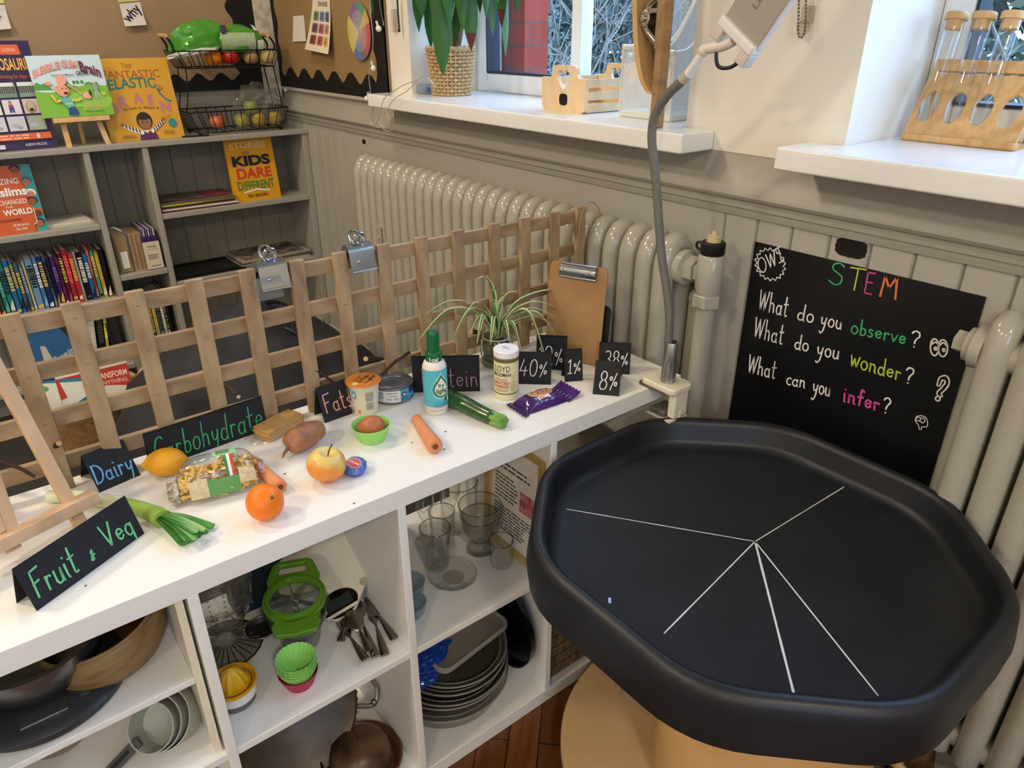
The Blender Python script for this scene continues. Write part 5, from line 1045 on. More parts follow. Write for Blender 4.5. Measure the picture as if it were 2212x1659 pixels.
shrub('bare tangled shrub outside the left window, behind the wooden caddy', sx_(1320, 2.3), 2.3, 2.5, .8, 10, '#8f8a7e', 4, '#38433c')
shrub('leafy shrub outside the right window', sx_(2195, 2.3), 2.3, 2.4, .7, 7, '#7a766a', 5, '#4f5c48')
shrub('dense grey green shrub farther behind the left window', sx_(1250, 3.4), 3.4, 3.0, 1.3, 12, '#77756d', 6, '#303a34')
def hedge(label, x, y, w, h, seed, col):
    rd = random.Random(seed); m = MB()
    for k in range(15000):
        c = V((rd.uniform(-w, w), rd.gauss(0, .25), rd.uniform(0, h) * (1 - .12*rd.random()))); s_ = rd.uniform(.07, .15); M_ = T3(*c) @ MX.Rotation(rd.uniform(0, 6.3), 4, V((rd.uniform(-1, 1), rd.uniform(-1, 1), rd.uniform(-1, 1))).normalized())
        m.put([(-s_, 0, 0), (0, -s_*.55, 0), (s_, 0, 0), (0, s_*.55, 0)], [(0, 1, 2, 3)], M_)
    t = thing('hedge', label, 'hedge', (x, y, -.2)); P('foliage', m, mat('hedge_leaves_' + col.lstrip('#'), col, .7), t, fix=False, angle=0, stuff=True)
    st = MB()
    for k in range(22): xx = -w + 2*w*(k + .5)/22; st.tube([(xx, 0, 0), (xx + rd.uniform(-.2, .2), 0, h*.5), (xx + rd.uniform(-.3, .3), 0, h*.95)], .025, 5)
    P('stems', st, mat('bare_twigs_#8d8a7e', '#8d8a7e'), t)
hedge('dark evergreen hedge across the garden outside the windows', -3.2, 5.0, 6.5, 2.6, 9, '#59655f')
# ------------------------------------------------------------------ white cube shelving unit (runs out from the window wall) and what is in it
m_lam = mat('white_laminate', '#ebe9e4', .3)
K0, K1, KD = 0.0, -1.464, -.39
kx = thing('shelving_unit', 'low white cube shelving unit with thick top, standing out from the window wall', 'shelving unit', (-.195, -.732, 0))
def kb_(name, y0, y1, z0, z1, x0=-.195, x1=.195, bev=.0012): return P(name, MB().box(x0, x1, y0 + .732, y1 + .732, z0, z1), m_lam, kx, bevel=bev)
kb_('top_panel', K1, K0, .732, .77); kb_('bottom_panel', K1, K0, 0, .038); kb_('side_panel', -.038, 0, .038, .732); kb_('side_panel', K1, K1 + .038, .038, .732)
for y in (-.389, -.740, -1.091): kb_('divider', y, y + .016, .038, .732)
for y0, y1 in ((-.373, -.038), (-.724, -.389), (-1.075, -.74), (K1 + .038, -1.091)): kb_('shelf', y0, y1, .377, .393, -.193, .193)
# insert frame with its own higher shelf in the leftmost compartment
ins = thing('shelf_insert', 'white shelf insert with cream edges in the leftmost compartment', 'shelf insert', (-.01, -1.26, .393))
m_ins = mat('cream_laminate', '#e6e0cc', .35)
sz = at((430, 1462), x=-.012).z
iy0, iy1 = K1 + .04, -1.0955
P('insert_side', MB().box(-.35, -.002, iy1 + 1.26 - .012, iy1 + 1.26, .0005, .3365), m_ins, ins, bevel=.001); P('insert_side', MB().box(-.35, -.002, iy0 + 1.26, iy0 + 1.26 + .012, .0005, .3365), m_ins, ins, bevel=.001)
P('insert_shelf', MB().box(-.34, -.004, iy0 + 1.272, iy1 + 1.26 - .012, sz - .393 - .012, sz - .393), m_lam, ins, bevel=.001); P('insert_base', MB().box(-.34, -.004, iy0 + 1.272, iy1 + 1.26 - .012, .0005, .012), m_lam, ins)
IB = .393 + .012; IS = sz; SH = .393; BB = .038
m_steel = mat('brushed_steel', '#a9a8a5', .28, 1.0); m_dsteel = mat('dull_steel_pan', '#77736d', .3, .9)
m_glass = clear('clear_glass', (.985, .985, .98), .78, 1.3); m_cut = clear('cut_glass', (.93, .94, .93), .6, 1.8, .03, (60, .35))
m_tump = wood('turned_wood', '#6c5435', '#8e7450', .6, 4, (.6, .6, 2.5))
def bowl_prof(r0, r1, h, t, n=8, pw=.6): 
    o_ = [(r0 + (r1 - r0) * (k/n)**pw, h*k/n) for k in range(n+1)]; return o_ + [(r1 - t, h)] + [(max(r - t, .001), max(z, t)) for r, z in o_[::-1][1:]]
def put(px, z, x=None, r=0):
    """point on height z under pixel px (or at depth x)"""
    c = at(px, z=z) if x is None else at(px, x=x); c.z = z; return c
# --- leftmost compartment, upper level
c0 = at((85, 1540), z=IS)
t = thing('kitchen_scale', 'large dark grey kitchen scale with steel bowl, front left of the upper shelf insert', 'kitchen scale', (-.14, -1.292, IS))
t.scale = (.86, .78, .9)
P('scale_base', MB().lathe([(.135, 0), (.15, .006), (.152, .018), (.14, .028), (.09, .034), (.02, .036)], 48, SCL(.93, 1.0, 1)), mat('charcoal_plastic', '#2b2d30', .35), t)
P('control_panel', MB().box(.085, .115, -.05, .03, .026, .0335), mat('charcoal_panel', '#3a3d40', .2), t, bevel=.003); P('tare_button', MB().lathe([(.012, .028), (.012, .032), (.01, .033)], 20, T3(.09, .06, 0)), mat('charcoal_panel', '#3a3d40', .2), t)
P('steel_bowl', MB().lathe([(.07, .036), (.105, .05), (.125, .085), (.131, .12), (.137, .122), (.129, .123), (.122, .085), (.1, .053), (.02, .042)], 48, T3(-.01, 0, 0)), mat('steel_bowl', '#8f9090', .25, .9), t)
c0 = at((305, 1452), z=IS)
t = thing('wooden_bowl', 'turned wooden bowl with dark inside on the upper shelf insert, right', 'bowl', Mw=T3(-.125, -1.19, IS + .006) @ RX(RAD(9)) @ RY(RAD(-4)) @ SCL(1, 1, .80))
P('bowl_body', MB().lathe([(.045, 0), (.07, .012), (.087, .04), (.091, .085), (.088, .10), (.082, .10)], 48, None, True, False), m_tump, t)
P('bowl_inside', MB().lathe([(.082, .10), (.079, .07), (.065, .03), (.02, .016)], 48, None, False), wood('dark_turned_wood', '#3a2413', '#5a3a1f', .5, 4, (.6, .6, 2.5)), t)
P('bark_edge', MB().tube([(.085*cos(a), .085*sin(a), .1015) for a in [2*pi*k/40 for k in range(40)]], .003, 6, True), m_tump, t)
t = thing('wooden_spoon', 'dark flat wooden utensil lying across the wooden bowl rim', 'utensil', (-.14, -1.235, IS + .098))
P('blade', MB().tube(sm([(-.02, .05, 0), (.0, -.02, .002), (.035, -.09, .0)]), [.012]*4 + [.011]*4 + [.006]*3, 8, flat=.35), wood('dark_spoon', '#5a4430', '#74583c', .6), t)
# --- leftmost compartment, lower level
m_cup = mat('grey_green_plastic', '#a7aa9f', .35); m_cupd = mat('dark_grey_handle', '#4a4b4b', .4)
cax = V((.55, -.56, .62)).normalized(); CUPM = T3(*at((334, 1562), x=-.062)) @ cax.to_track_quat('Z', 'Y').to_matrix().to_4x4()
t = thing('measuring_cups', 'nest of three grey plastic measuring cups lying on their side with a dark handle', 'measuring cups', Mw=CUPM)
for k, (r_, o_, h_) in enumerate(((.052, -.062, .052), (.046, -.054, .050), (.040, -.046, .046))): P('cup', MB().lathe([(r_*.1, o_ - .004), (r_*.84, o_ - .003), (r_*.94, o_ + .006), (r_, o_ + h_), (r_ - .0022, o_ + h_), (r_*.90, o_ + .008), (r_*.1, o_ + .0)], 40, T3(.002 - k*.004, .004 - k*.006, 0)), m_cup, t)
hd_ = CUPM.to_3x3().inverted() @ (at((215, 1659), x=-.04) - at((334, 1562), x=-.062)); hd_.z = 0; HRM = RZ(math.atan2(hd_.y, hd_.x))
P('handle', MB().box(.038, .15, -.009, .009, -.010, -.002, HRM), m_cupd, t, bevel=.002); P('handle_slot', MB().box(.06, .14, -.003, .003, -.0018, -.001, HRM), flat('#18191a', .5), t)
c0 = at((165, 1659), z=IB)
t = thing('storage_jar', 'pale round storage jar with a recessed lid on the bottom of the shelf insert', 'jar', (c0.x - .09, c0.y - .012, IB))
P('jar_body', MB().lathe([(.03, 0), (.05, .002), (.053, .01), (.053, .03), (.049, .034)], 40), mat('beige_stoneware', '#8d7a66', .4), t); P('lid', MB().lathe([(.05, .034), (.051, .045), (.046, .049), (.043, .044), (.02, .043), (.016, .05), (.002, .051)], 40), mat('grey_ceramic', '#9a9890', .35), t); P('lid_band', MB().lathe([(.0535, .026), (.0540, .029), (.0535, .032)], 40, None, False, False), flat('#c7c2b4', .4), t)
c0 = at((330, 1528), x=-.2)
t = thing('terracotta_bowl', 'terracotta bowl with dark green glazed inside behind the measuring cups', 'bowl', (-.25, c0.y + .02, IB))
P('bowl_body', MB().lathe([(.03, 0), (.05, .02), (.075, .07), (.08, .098), (.075, .098)], 40, None, True, False), mat('terracotta', '#a85f30', .7), t); P('glaze', MB().lathe([(.075, .098), (.07, .07), (.045, .022), (.002, .012)], 40, None, False), mat('green_glaze', '#2f4a38', .2), t)
# --- second compartment, upper level
def fluted(n, amp, pw=1): return lambda a, r, z: 1 + amp * abs(cos(n * a / 2)) ** pw
c0 = at((525, 1445), z=SH)
m_vase = clear('vase_glass', (.80, .81, .80), .55, 2.4, .05, (70, .5), .06, '#9a9a96')
t = thing('cut_glass_vase', 'footed cut glass vase at the left of the second compartment', 'vase', (c0.x - .075, c0.y - .004, SH))
t.scale = (1.22, 1.22, 1.16)
P('bowl', MB().lathe([(.016, .055), (.035, .062), (.048, .09), (.053, .13), (.058, .17), (.048, .19), (.055, .205)], 64, None, False, False, fluted(16, .06)), m_vase, t)
P('bowl_inside', MB().lathe([(.002, .066), (.042, .095), (.048, .13), (.052, .17), (.05, .205)], 48, None, False, False), m_glass, t)
P('stem', MB().lathe([(.03, .0095), (.014, .018), (.012, .035), (.02, .045), (.016, .058)], 40, None, False, False), m_vase, t); P('foot', MB().lathe([(.05, 0), (.054, .004), (.03, .011)], 64, None, True, False, fluted(24, .05)), m_vase, t)
b = MB()
for k in range(26): a = 2*pi*k/26; b.tube([(.016*cos(a), .016*sin(a), .0145), (.051*cos(a), .051*sin(a), .0055)], .0011, 5)
b.tube([(.0535*cos(2*pi*k/48), .0535*sin(2*pi*k/48), .003) for k in range(48)], .0018, 6, True)
P('foot_rays', b, clear('glass_rim', (.55, .57, .55), .6, 1.5), t)
b = MB()
for k in range(16):
    a = 2*pi*k/16
    for j in range(9): z = .085 + .011*j; r_ = .0505 + .0085*(j/8); b.sph(.0022, T3(r_*cos(a), r_*sin(a), z), 6, 4)
P('beading', b, m_vase, t)
c0 = at((640, 1400), z=SH); SLX, SLY = -.158, -.892
t = thing('glass_bowl', 'ribbed glass bowl under the green apple slicer in the second compartment', 'bowl', (SLX, SLY, SH))
P('bowl_body', MB().lathe([(.025, 0), (.034, .002), (.038, .03), (.056, .07), (.062, .098), (.060, .098), (.053, .07), (.035, .03), (.002, .006)], 48, None, True, False, fluted(20, .02)), clear('green_tint_glass', (.88, .92, .91), .7, 1.2), t)
for z in (.012, .02, .028): P('rib', MB().tube([((.036 + .02*(z/.04)**2*.2)*cos(2*pi*k/40), (.036 + .02*(z/.04)**2*.2)*sin(2*pi*k/40), z) for k in range(40)], .0016, 6, True), m_glass, t)
m_lime = mat('green_gloss_plastic', '#55831c', .2, coat=.3)
SM = T3(SLX, SLY, SH + .108) @ RZ(RAD(-22)) @ RY(RAD(14)) @ SCL(.93, 1.1, 1)
t = thing('apple_slicer', 'green plastic apple slicer with steel blades lying on the glass bowl', 'apple slicer', Mw=SM)
ringp = []
for k in range(44):
    a = 2*pi*k/44; e = max(abs(cos(a)), .0001); ringp.append(a)
outl = [(.062*cos(a) * (1 + .0*cos(a)), .056*sin(a)) for a in ringp]
def slicer_outline(n=72):
    o_ = []
    for k in range(n):
        a = 2*pi*k/n; x, y = cos(a), sin(a); r_ = .054
        if abs(x) > .55: r_ = .054 + .036 * ((abs(x) - .55)/.45)**.7
        yy = y*r_; xx = x*r_
        o_.append((xx, max(-.045, min(.045, yy)) if abs(x) > .55 else yy))
    return o_
hole = [(.041*cos(2*pi*k/40), .041*sin(2*pi*k/40)) for k in range(40)]
gr = [(-.083, -.022), (-.083, .022), (-.062, .027), (-.062, -.027)]
import bmesh as _b2
def plate_holes(outer, holes, z0, z1):
    bm = _b2.new(); es = []
    for lp in [outer] + holes:
        vs = [bm.verts.new((x, y, z0)) for x, y in lp]; es += [bm.edges.new((vs[i], vs[(i+1) % len(vs)])) for i in range(len(vs))]
    _b2.ops.triangle_fill(bm, edges=es, use_beauty=True)
    r_ = _b2.ops.extrude_face_region(bm, geom=bm.faces[:]); _b2.ops.translate(bm, verts=[v for v in r_['geom'] if isinstance(v, _b2.types.BMVert)], vec=(0, 0, z1 - z0))
    m = MB(); bm.verts.index_update(); m.put([tuple(v.co) for v in bm.verts], [[v.index for v in f.verts] for f in bm.faces]); bm.free(); return m
body_o = [(.06*cos(a), .054*sin(a)) for a in [RAD(q) for q in range(-125, 126, 10)]] + [(-.05, .046), (-.072, .04), (-.088, .036), (-.095, .026), (-.096, 0), (-.095, -.026), (-.088, -.036), (-.072, -.04), (-.05, -.046)]
P('frame', plate_holes(body_o, [hole, gr], -.004, .008), m_lime, t, bevel=.003, angle=40)
P('raised_ring', MB().lathe([(.041, .006), (.043, .015), (.047, .015), (.05, .006)], 48, None, False, False), m_lime, t)
P('lower_grip', MB().prism([(.045, -.034), (.062, -.04), (.082, -.034), (.086, 0), (.082, .034), (.062, .04), (.045, .034), (.05, 0)], -.004, .008), m_lime, t, bevel=.003)
for k in range(8):
    a = 2*pi*k/8 + .2; P('blade', MB().box(.009, .043, -.0006, .0006, -.008, .006, RZ(a)), m_steel, t)
P('core_ring', MB().lathe([(.009, -.012), (.009, .008), (.0082, .008), (.0082, -.012)], 24, None, False, False), m_steel, t)
# cream digital scale leaning on the divider
A = at((760, 1400), z=SH)
DS = T3(-.13, -.795, SH + .002) @ RY(RAD(0)) @ RX(RAD(0))
e0 = at((700, 1366), z=SH + .004)
SCM = frame((-.125, -.782, SH + .112), (.62, .26, -.66), (-.1, .93, .25)) 
cen = at((700, 1262), y=-.815); nrm = V((.50, -.42, .76)).normalized()
ex = V((.72, .35, 0)); ex = (ex - nrm*ex.dot(nrm)).normalized()
dn = V((0, 0, -1)); dn = (dn - nrm*dn.dot(nrm)).normalized()
SCM = frame((0, 0, 0), -dn.cross(nrm), -dn); SCM.translation = at((696, 1224), z=SH + .085)
t = thing('digital_scale', 'cream round digital kitchen scale propped up at the back of the second compartment', 'kitchen scale', Mw=SCM)
ol = []
for k in range(64):
    a = 2*pi*k/64; r_ = .098; x, y = r_*cos(a), r_*sin(a)
    d = (a - RAD(302) + pi) % (2*pi) - pi; f = math.exp(-(d/.36)**2); ol.append((x * (1 + .22*f), y * (1 + .22*f)))
P('scale_body', MB().prism(ol, -.012, .004), mat('cream_plastic', '#d9d0be', .3), t, bevel=.003)
P('underside', MB().prism([(x*.97, y*.97) for x, y in ol], -.02, -.012), mat('black_plastic', '#0d0d0e'), t)
dm = RZ(RAD(302)) @ T3(.086, 0, .0045)
P('display', MB().prism([(.027*cos(2*pi*k/40), .040*sin(2*pi*k/40)) for k in range(40)], 0, .0012, dm), mat('black_glass', '#0a0b0c', .08), t); P('screen', MB().box(-.013, .009, -.03, .028, .0013, .0017, dm), mat('grey_lcd', '#2c322e', .15), t)
P('handle_bar', MB().box(.014, .020, -.034, .034, .0, .004, dm), mat('cream_plastic', '#d9d0be'), t); 
for q in (-.062, .062): P('button', MB().lathe([(.0085, .0), (.0085, .0008)], 20, RZ(RAD(302)) @ T3(.072, q, .0045)), flat('#a59b88', .4), t); 
# sieve behind
c0 = at((650, 1335), x=-.25)
t = thing('tea_strainer', 'small dark round wire strainer behind the glass bowl', 'strainer', (-.23, -.945, SH))
t.scale = (.7, .7, .7)
P('rim', MB().tube([(.045*cos(2*pi*k/36), .045*sin(2*pi*k/36), .02) for k in range(36)], .0025, 8, True), m_steel, t); P('gauze', MB().lathe([(.044, .02), (.035, .006), (.002, .001)], 36, None, False), mat('dark_gauze', '#35322e', .5, .5), t); P('handle', MB().tube(sm([(-.03, .03, .02), (-.06, .07, .03), (-.1, .1, .05)]), .0025, 6), m_steel, t)
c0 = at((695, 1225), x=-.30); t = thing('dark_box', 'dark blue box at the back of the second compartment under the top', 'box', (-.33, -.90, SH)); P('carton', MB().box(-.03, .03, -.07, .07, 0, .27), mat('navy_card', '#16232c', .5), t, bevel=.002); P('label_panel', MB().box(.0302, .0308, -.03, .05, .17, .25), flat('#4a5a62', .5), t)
# silicone cupcake cases
def cupcase(r0, r1, h): return lambda k: None
def silicone(mb, r0, r1, h, z, n=24): return mb.lathe([(.002, z), (r0, z), (r0 + (r1-r0)*.5, z + h*.5), (r1, z + h), (r1 - .0012, z + h), (r0 + (r1-r0)*.5 - .0014, z + h*.5), (r0 - .0014, z + .002), (.002, z + .002)], n*4, None, False, False, lambda a, r, zz: 1 + (.022*cos(a*n) if r > r0*.9 else 0))
m_silg = mat('green_silicone', '#86c95e', .45, sss=.15); m_silr = mat('red_silicone', '#b0204a', .45, sss=.1); m_silt = mat('lime_silicone', '#9bd870', .45, sss=.15)
c0 = at((661, 1494), z=SH); CX, CY = c0.x - .026, c0.y + .0
o = P('cupcake_case', silicone(MB(), .024, .036, .032, 0), m_silr, loc=(CX, CY, SH), angle=60); tag(o, 'dark pink silicone cupcake case at the bottom of the stack in the second compartment', 'cupcake case', 'stacked cupcake cases')
for k in range(4):
    o = P('cupcake_case', silicone(MB(), .024, .036, .032, 0), m_silt, loc=(CX, CY, SH + .008 + .0062*(k + 1)), angle=60)
    tag(o, '%s green silicone cupcake case stacked inside the dark pink one' % ('lowest', 'second lowest', 'second highest', 'topmost')[k], 'cupcake case', 'stacked cupcake cases')
# lemon juicer
c0 = at((525, 1535), z=SH); t = thing('citrus_juicer', 'yellow and white plastic citrus juicer at the front of the second compartment', 'juicer', (c0.x - .032, c0.y, SH))
P('cup', MB().lathe([(.03, 0), (.034, .002), (.035, .016)], 40, None, True, False), clear('smoky_plastic', (.7, .66, .66), .7, .8, .1, None, .45, '#8f8488'), t)
P('collar', MB().lathe([(.035, .016), (.037, .017), (.038, .036), (.034, .036)], 40, None, False, False), mat('white_plastic', '#e2e0dc', .3), t)
P('dish', MB().lathe([(.034, .034), (.041, .040), (.0415, .046), (.039, .046), (.036, .041), (.02, .038), (.002, .038)], 40, None, False, False), mat('yellow_plastic', '#dca018', .3), t)
P('reamer', MB().lathe([(.026, .038), (.0255, .045), (.021, .058), (.013, .070), (.001, .076)], 80, None, False, False, lambda a, r, z: 1 - .13*abs(sin(a*5))), mat('yellow_reamer', '#e0ac22', .35), t); P('pulp_residue', MB().lathe([(.029, .0395), (.034, .042)], 40, None, False, False), mat('dried_pulp', '#9a6a10', .8), t)
# cutlery fanned out
m_cut2 = mat('worn_cutlery', '#8d8378', .22, 1.0)
def cutlery(kind, label, p0, p1, z0=.004, z1=.012):
    """handle end p0 (near), head end p1 in photo pixels on the shelf"""
    A = at(p0, z=SH + z0); B = at(p1, z=SH + z1); d = B - A; L_ = d.length; Mw = frame(A, d, V((0, 0, 1)).cross(d)); 
    t = thing(kind, label, 'cutlery', Mw=Mw, group='cutlery fanned out beside the cream scale')
    P('handle', MB().tube(sm([(0, 0, 0), (L_*.25, 0, .001), (L_*.6, 0, .001)], 6), [.0062 + .0022*cos(k/13*2.2) - .0045*(k/12)**2 for k in range(13)], 10, flat=.38), m_cut2, t)
    if kind == 'fork':
        h = MB().tube(sm([(L_*.58, 0, .001), (L_*.72, 0, .0), (L_*.78, 0, -.001)], 4), [.0024, .0028, .004, .007, .009, .0098, .010, .010, .010], 10, flat=.15)
        for q in (-.0075, -.0025, .0025, .0075): h.tube([(L_*.78, q, -.001), (L_, q, .004)], .0013, 6)
        P('tines', h, m_cut2, t)
    elif kind == 'spoon': P('spoon_bowl', crumple(MB(), .028, .018, .006, 0, 1, 1, T3(L_*.86, 0, 0), 20, 10, .3).tube([(L_*.55, 0, .001), (L_*.75, 0, .001)], .0025, 8), m_cut2, t)
    else: P('blade', MB().prism([(L_*.55, -.006), (L_*.95, -.009), (L_, .002), (L_*.9, .008), (L_*.55, .006)], 0, .0015), m_cut2, t)
for k, (kd, a, b_, lb) in enumerate((('fork', (832, 1415), (800, 1310), 'fork with its tines up nearest the white divider'), ('knife', (852, 1380), (790, 1290), 'dull table knife lying along the white divider'), ('spoon', (812, 1418), (765, 1300), 'spoon between the fork and the leftmost dark handle'), ('fork', (790, 1425), (735, 1345), 'fork reaching farthest to the front left of the cutlery'), ('knife', (737, 1385), (745, 1335), 'short dark-handled knife standing under the cream scale edge'), ('spoon', (800, 1405), (760, 1330), 'narrow spoon under the others in the cutlery pile'))):
    cutlery(kd, lb, a, b_, .004 + .003*k, .012 + .004*k)
# --- second compartment, lower level: dark pans
def dish(name, label, cat, x, y, z, prof, m, Mw=None, group=None, n=48, mod=None, part='dish_body'):
    t = thing(name, label, cat, (x, y, z), group=group, Mw=Mw); P(part, MB().lathe(prof, n, None, True, False, mod), m, t); return t
m_coco = mat('coconut_shell', '#3a2618', .35, var=('#6a5138', 14, 5, .12)); m_bronze = mat('dark_bronze', '#4a4036', .35, .7, var=('#2a221b', 10, 4, .2))
c0 = at((770, 1640), z=BB + .03)
t = dish('coconut_bowl', 'upturned polished coconut shell bowl on a wooden dish, bottom of the second compartment', 'bowl', -.10, -.83, BB + .018, [(.068, 0), (.067, .02), (.058, .045), (.038, .06), (.002, .066)], m_coco)
t = dish('wooden_dish', 'dark brown wooden dish under the coconut shell, bottom of the second compartment', 'dish', -.10, -.83, BB, [(.05, 0), (.075, .006), (.092, .026), (.088, .028), (.072, .010), (.002, .006)], wood('dark_dish_wood', '#4a2c16', '#6a4524', .4))
t = dish('bronze_platter', 'large dark bronze platter with beaded rim leaning in the lower second compartment', 'platter', 0, 0, 0, [(.002, 0), (.13, .002), (.155, .014), (.158, .016), (.154, .018), (.128, .007), (.002, .004)], m_bronze, Mw=T3(-.21, -.945, BB + .148) @ RZ(RAD(-8)) @ RY(RAD(58)))
bb_ = MB()
for k in range(70): bb_.sph(.0035, T3(.157*cos(2*pi*k/70), .157*sin(2*pi*k/70), .0165), 6, 4)
P('beaded_rim', bb_, m_bronze, t)
P('ornate_handle', MB().tube(sm([(-.05, .150, .016), (-.06, .185, .02), (-.03, .20, .022), (0, .192, .022), (.03, .20, .022), (.06, .185, .02), (.05, .150, .016)], 6), .0055, 8).sph(.009, T3(0, .196, .022), 10, 8).sph(.008, T3(-.055, .186, .02), 10, 8).sph(.008, T3(.055, .186, .02), 10, 8), mat('tarnished_silver', '#8a857c', .3, .95), t)
t = dish('iron_pan', 'blackened round pan in the lower second compartment, front left', 'pan', -.13, -1.0, BB, [(.06, 0), (.085, .004), (.095, .045), (.092, .045), (.08, .008), (.002, .006)], mat('blackened_iron', '#14110f', .5))
# --- third compartment, upper level: glassware
def onsh(px, z=SH): c = at(px, z=z); return c
gl = MB()
def glass(name, label, px, rpx, prof, m=None, mod=None, foot=None, dx=0, dy=0, group=None, extra=None):
    c = onsh(px); t = thing(name, label, 'glass' if 'glass' in name else 'bowl', (c.x + dx, c.y + dy, SH), group=group)
    P('glass_body', MB().lathe(prof, 56, None, True, False, mod), m or m_glass, t)
    if foot: P('foot', MB().lathe(foot, 56, None, True, False, fluted(20, .05)), m_cut, t)
    if extra: extra(t)
    rt, zt_ = max((z, r) for r, z in prof)[::-1]
    P('rim', MB().tube([(rt*cos(2*pi*k/48), rt*sin(2*pi*k/48), zt_) for k in range(48)], .0012, 6, True), clear('glass_rim', (.55, .57, .55), .6, 1.5), t); return t
def tumbler(r0, r1, h, t=.0022): return [(r0*.6, 0), (r0, .002), (r1, h), (r1 - t, h), (r0 - t, .008), (.001, .006)]
gsx = -.02
glass('drinking_glass', 'tall ribbed tumbler beside the leftmost upright of the glass shelf', (962, 1238), 0, tumbler(.026, .034, .105), m_cut, fluted(14, .03), dx=-.034)
glass('drinking_glass', 'plain tumbler behind the ribbed one on the glass shelf', (990, 1215), 0, tumbler(.027, .030, .10), dx=-.07, dy=.006)
glass('glass_jug', 'wide straight glass beaker at the back of the glass shelf', (1030, 1180), 0, tumbler(.044, .046, .12), dx=-.10, dy=.02)
t = glass('dessert_glass', 'footed dessert glass with rayed base in the middle of the glass shelf', (1050, 1205), 0, [(.008, .018), (.012, .022), (.03, .035), (.041, .06), (.043, .095), (.041, .095), (.038, .06), (.026, .038), (.001, .03)], clear('frosted_glass', (.86, .87, .83), .7, 1.1, .04, (60, .3), .08, '#bdbaa8'), None, [(.03, 0), (.034, .003), (.012, .008), (.008, .018)], dx=-.035, dy=.01)
t = glass('dessert_glass', 'second dessert glass nested above the footed one', (1050, 1205), 0, [(.014, .058), (.034, .068), (.045, .095), (.048, .125), (.046, .125), (.042, .095), (.03, .070), (.001, .064)], None, fluted(20, .015), dx=-.035, dy=.01)
def teaspoonlike(t): P('inner_bulb', MB().lathe([(.001, .012), (.008, .016), (.010, .024), (.006, .032), (.004, .044), (.007, .05), (.001, .052)], 24), m_glass, t)
glass('tea_glass', 'small waisted tea glass in front of the framed print', (1098, 1232), 0, [(.018, 0), (.024, .004), (.0265, .018), (.023, .042), (.028, .068), (.0265, .068), (.0215, .042), (.0245, .018), (.001, .007)], dx=-.026, extra=teaspoonlike)
c = onsh((1000, 1278)); t = thing('glass_dish', 'oval pressed glass dish tilted at the front of the glass shelf', 'dish', Mw=T3(c.x - .036, c.y, SH + .019) @ RZ(RAD(52)) @ RX(RAD(34)))
P('dish_body', MB().lathe([(.012, -.012), (.02, -.012), (.035, .003), (.041, .022), (.0395, .022), (.033, .005), (.018, -.009), (.001, -.009)], 56, None, True, False, fluted(12, .03), 1.3, .92), m_cut, t); P('pebbled_base', MB().lathe([(.018, -.0085), (.001, -.0085)], 32, None, False, False, None, 1.3, .9), clear('pebbled_glass', (.75, .74, .68), .6, 1.6, .1, (220, 1.0)), t)
P('rim', MB().tube([(.040*1.3*cos(2*pi*k/48), .040*.92*sin(2*pi*k/48), .022) for k in range(48)], .0016, 6, True), m_glass, t)
m_blue = clear('pale_blue_glass', (.70, .78, .80), .7, 1.0, .05, None, .35, '#a9bcc0')
for k, (px, dz, lb) in enumerate((((906, 1345), 0, 'pale blue glass bowl at the front left of the glass shelf'), ((903, 1300), 0, 'pale blue glass bowl behind its twin, by the upright'))):
    c = onsh(px); t = thing('small_bowl', lb, 'bowl', (c.x - .026, c.y - .004, SH), group='pale blue glass bowls'); P('bowl_body', MB().lathe([(.012, 0), (.02, .003), (.03, .018), (.034, .04), (.032, .04), (.027, .018), (.001, .005)], 40, None, True, False), m_blue, t)
for k, (px, lb) in enumerate((((918, 1140), 'slim stemmed glass nearest the upright at the back of the glass shelf'), ((975, 1110), 'slim stemmed glass at the back of the glass shelf, right of its neighbour'))):
    c = at(px, x=-.27); t = thing('stemmed_glass', lb, 'glass', (-.27, max(c.y, -.70), SH), group='slim stemmed glasses at the back'); P('glass_body', MB().lathe([(.027, 0), (.026, .003), (.004, .008), (.0035, .06), (.012, .075), (.024, .11), (.025, .15), (.0235, .15), (.022, .11), (.001, .08)], 40, None, True, False), m_glass, t)
t = thing('dark_jar', 'dark scrap of card standing behind the glasses', 'card', (-.355, -.60, SH)); P('sheet', MB().box(-.004, .004, -.06, .06, .2, .27).box(-.003, .003, -.055, .055, 0, .2), flat('#1b1a1a', .7), t)
# framed certificate against the right divider
fy = -.396; FM = frame((-.215, fy, SH), V((1, 0, 0)), V((0, .06, 1)))
t = thing('framed_certificate', 'pale wooden frame with a printed certificate leaning on the divider behind the glasses', 'certificate', Mw=FM)
fw_, fh_ = .20, .29
for nm, x0, x1, y0, y1 in (('frame_side', 0, .018, 0, fh_), ('frame_side', fw_ - .018, fw_, 0, fh_), ('frame_rail', .018, fw_ - .018, 0, .018), ('frame_rail', .018, fw_ - .018, fh_ - .018, fh_)): P(nm, MB().box(x0, x1, y0, y1, 0.002, .014), wood('frame_oak', '#a88f54', '#bda468', .5), t, bevel=.001)
P('paper', MB().box(.016, fw_ - .016, .016, fh_ - .016, .004, .006), m_paper, t); ff = lambda x, y: V((.018 + x*(fw_-.036), .018 + y*(fh_-.036), .0065))
P('small_print', stripe_text(stripe_text(stripe_text(MB(), ff, .1, .9, .72, .86, 3, 1), ff, .08, .6, .42, .68, 7, 2), ff, .08, .9, .1, .36, 8, 3), flat('#5a5a5a', .7), t, fix=False); P('red_picture', MB().put([ff(.62, .42), ff(.95, .42), ff(.95, .62), ff(.62, .62)], [(0, 1, 2, 3)]), mat('red_print', '#b0404c', .6, var=('#d8a0a0', 60, 3, .15)), t, fix=False)
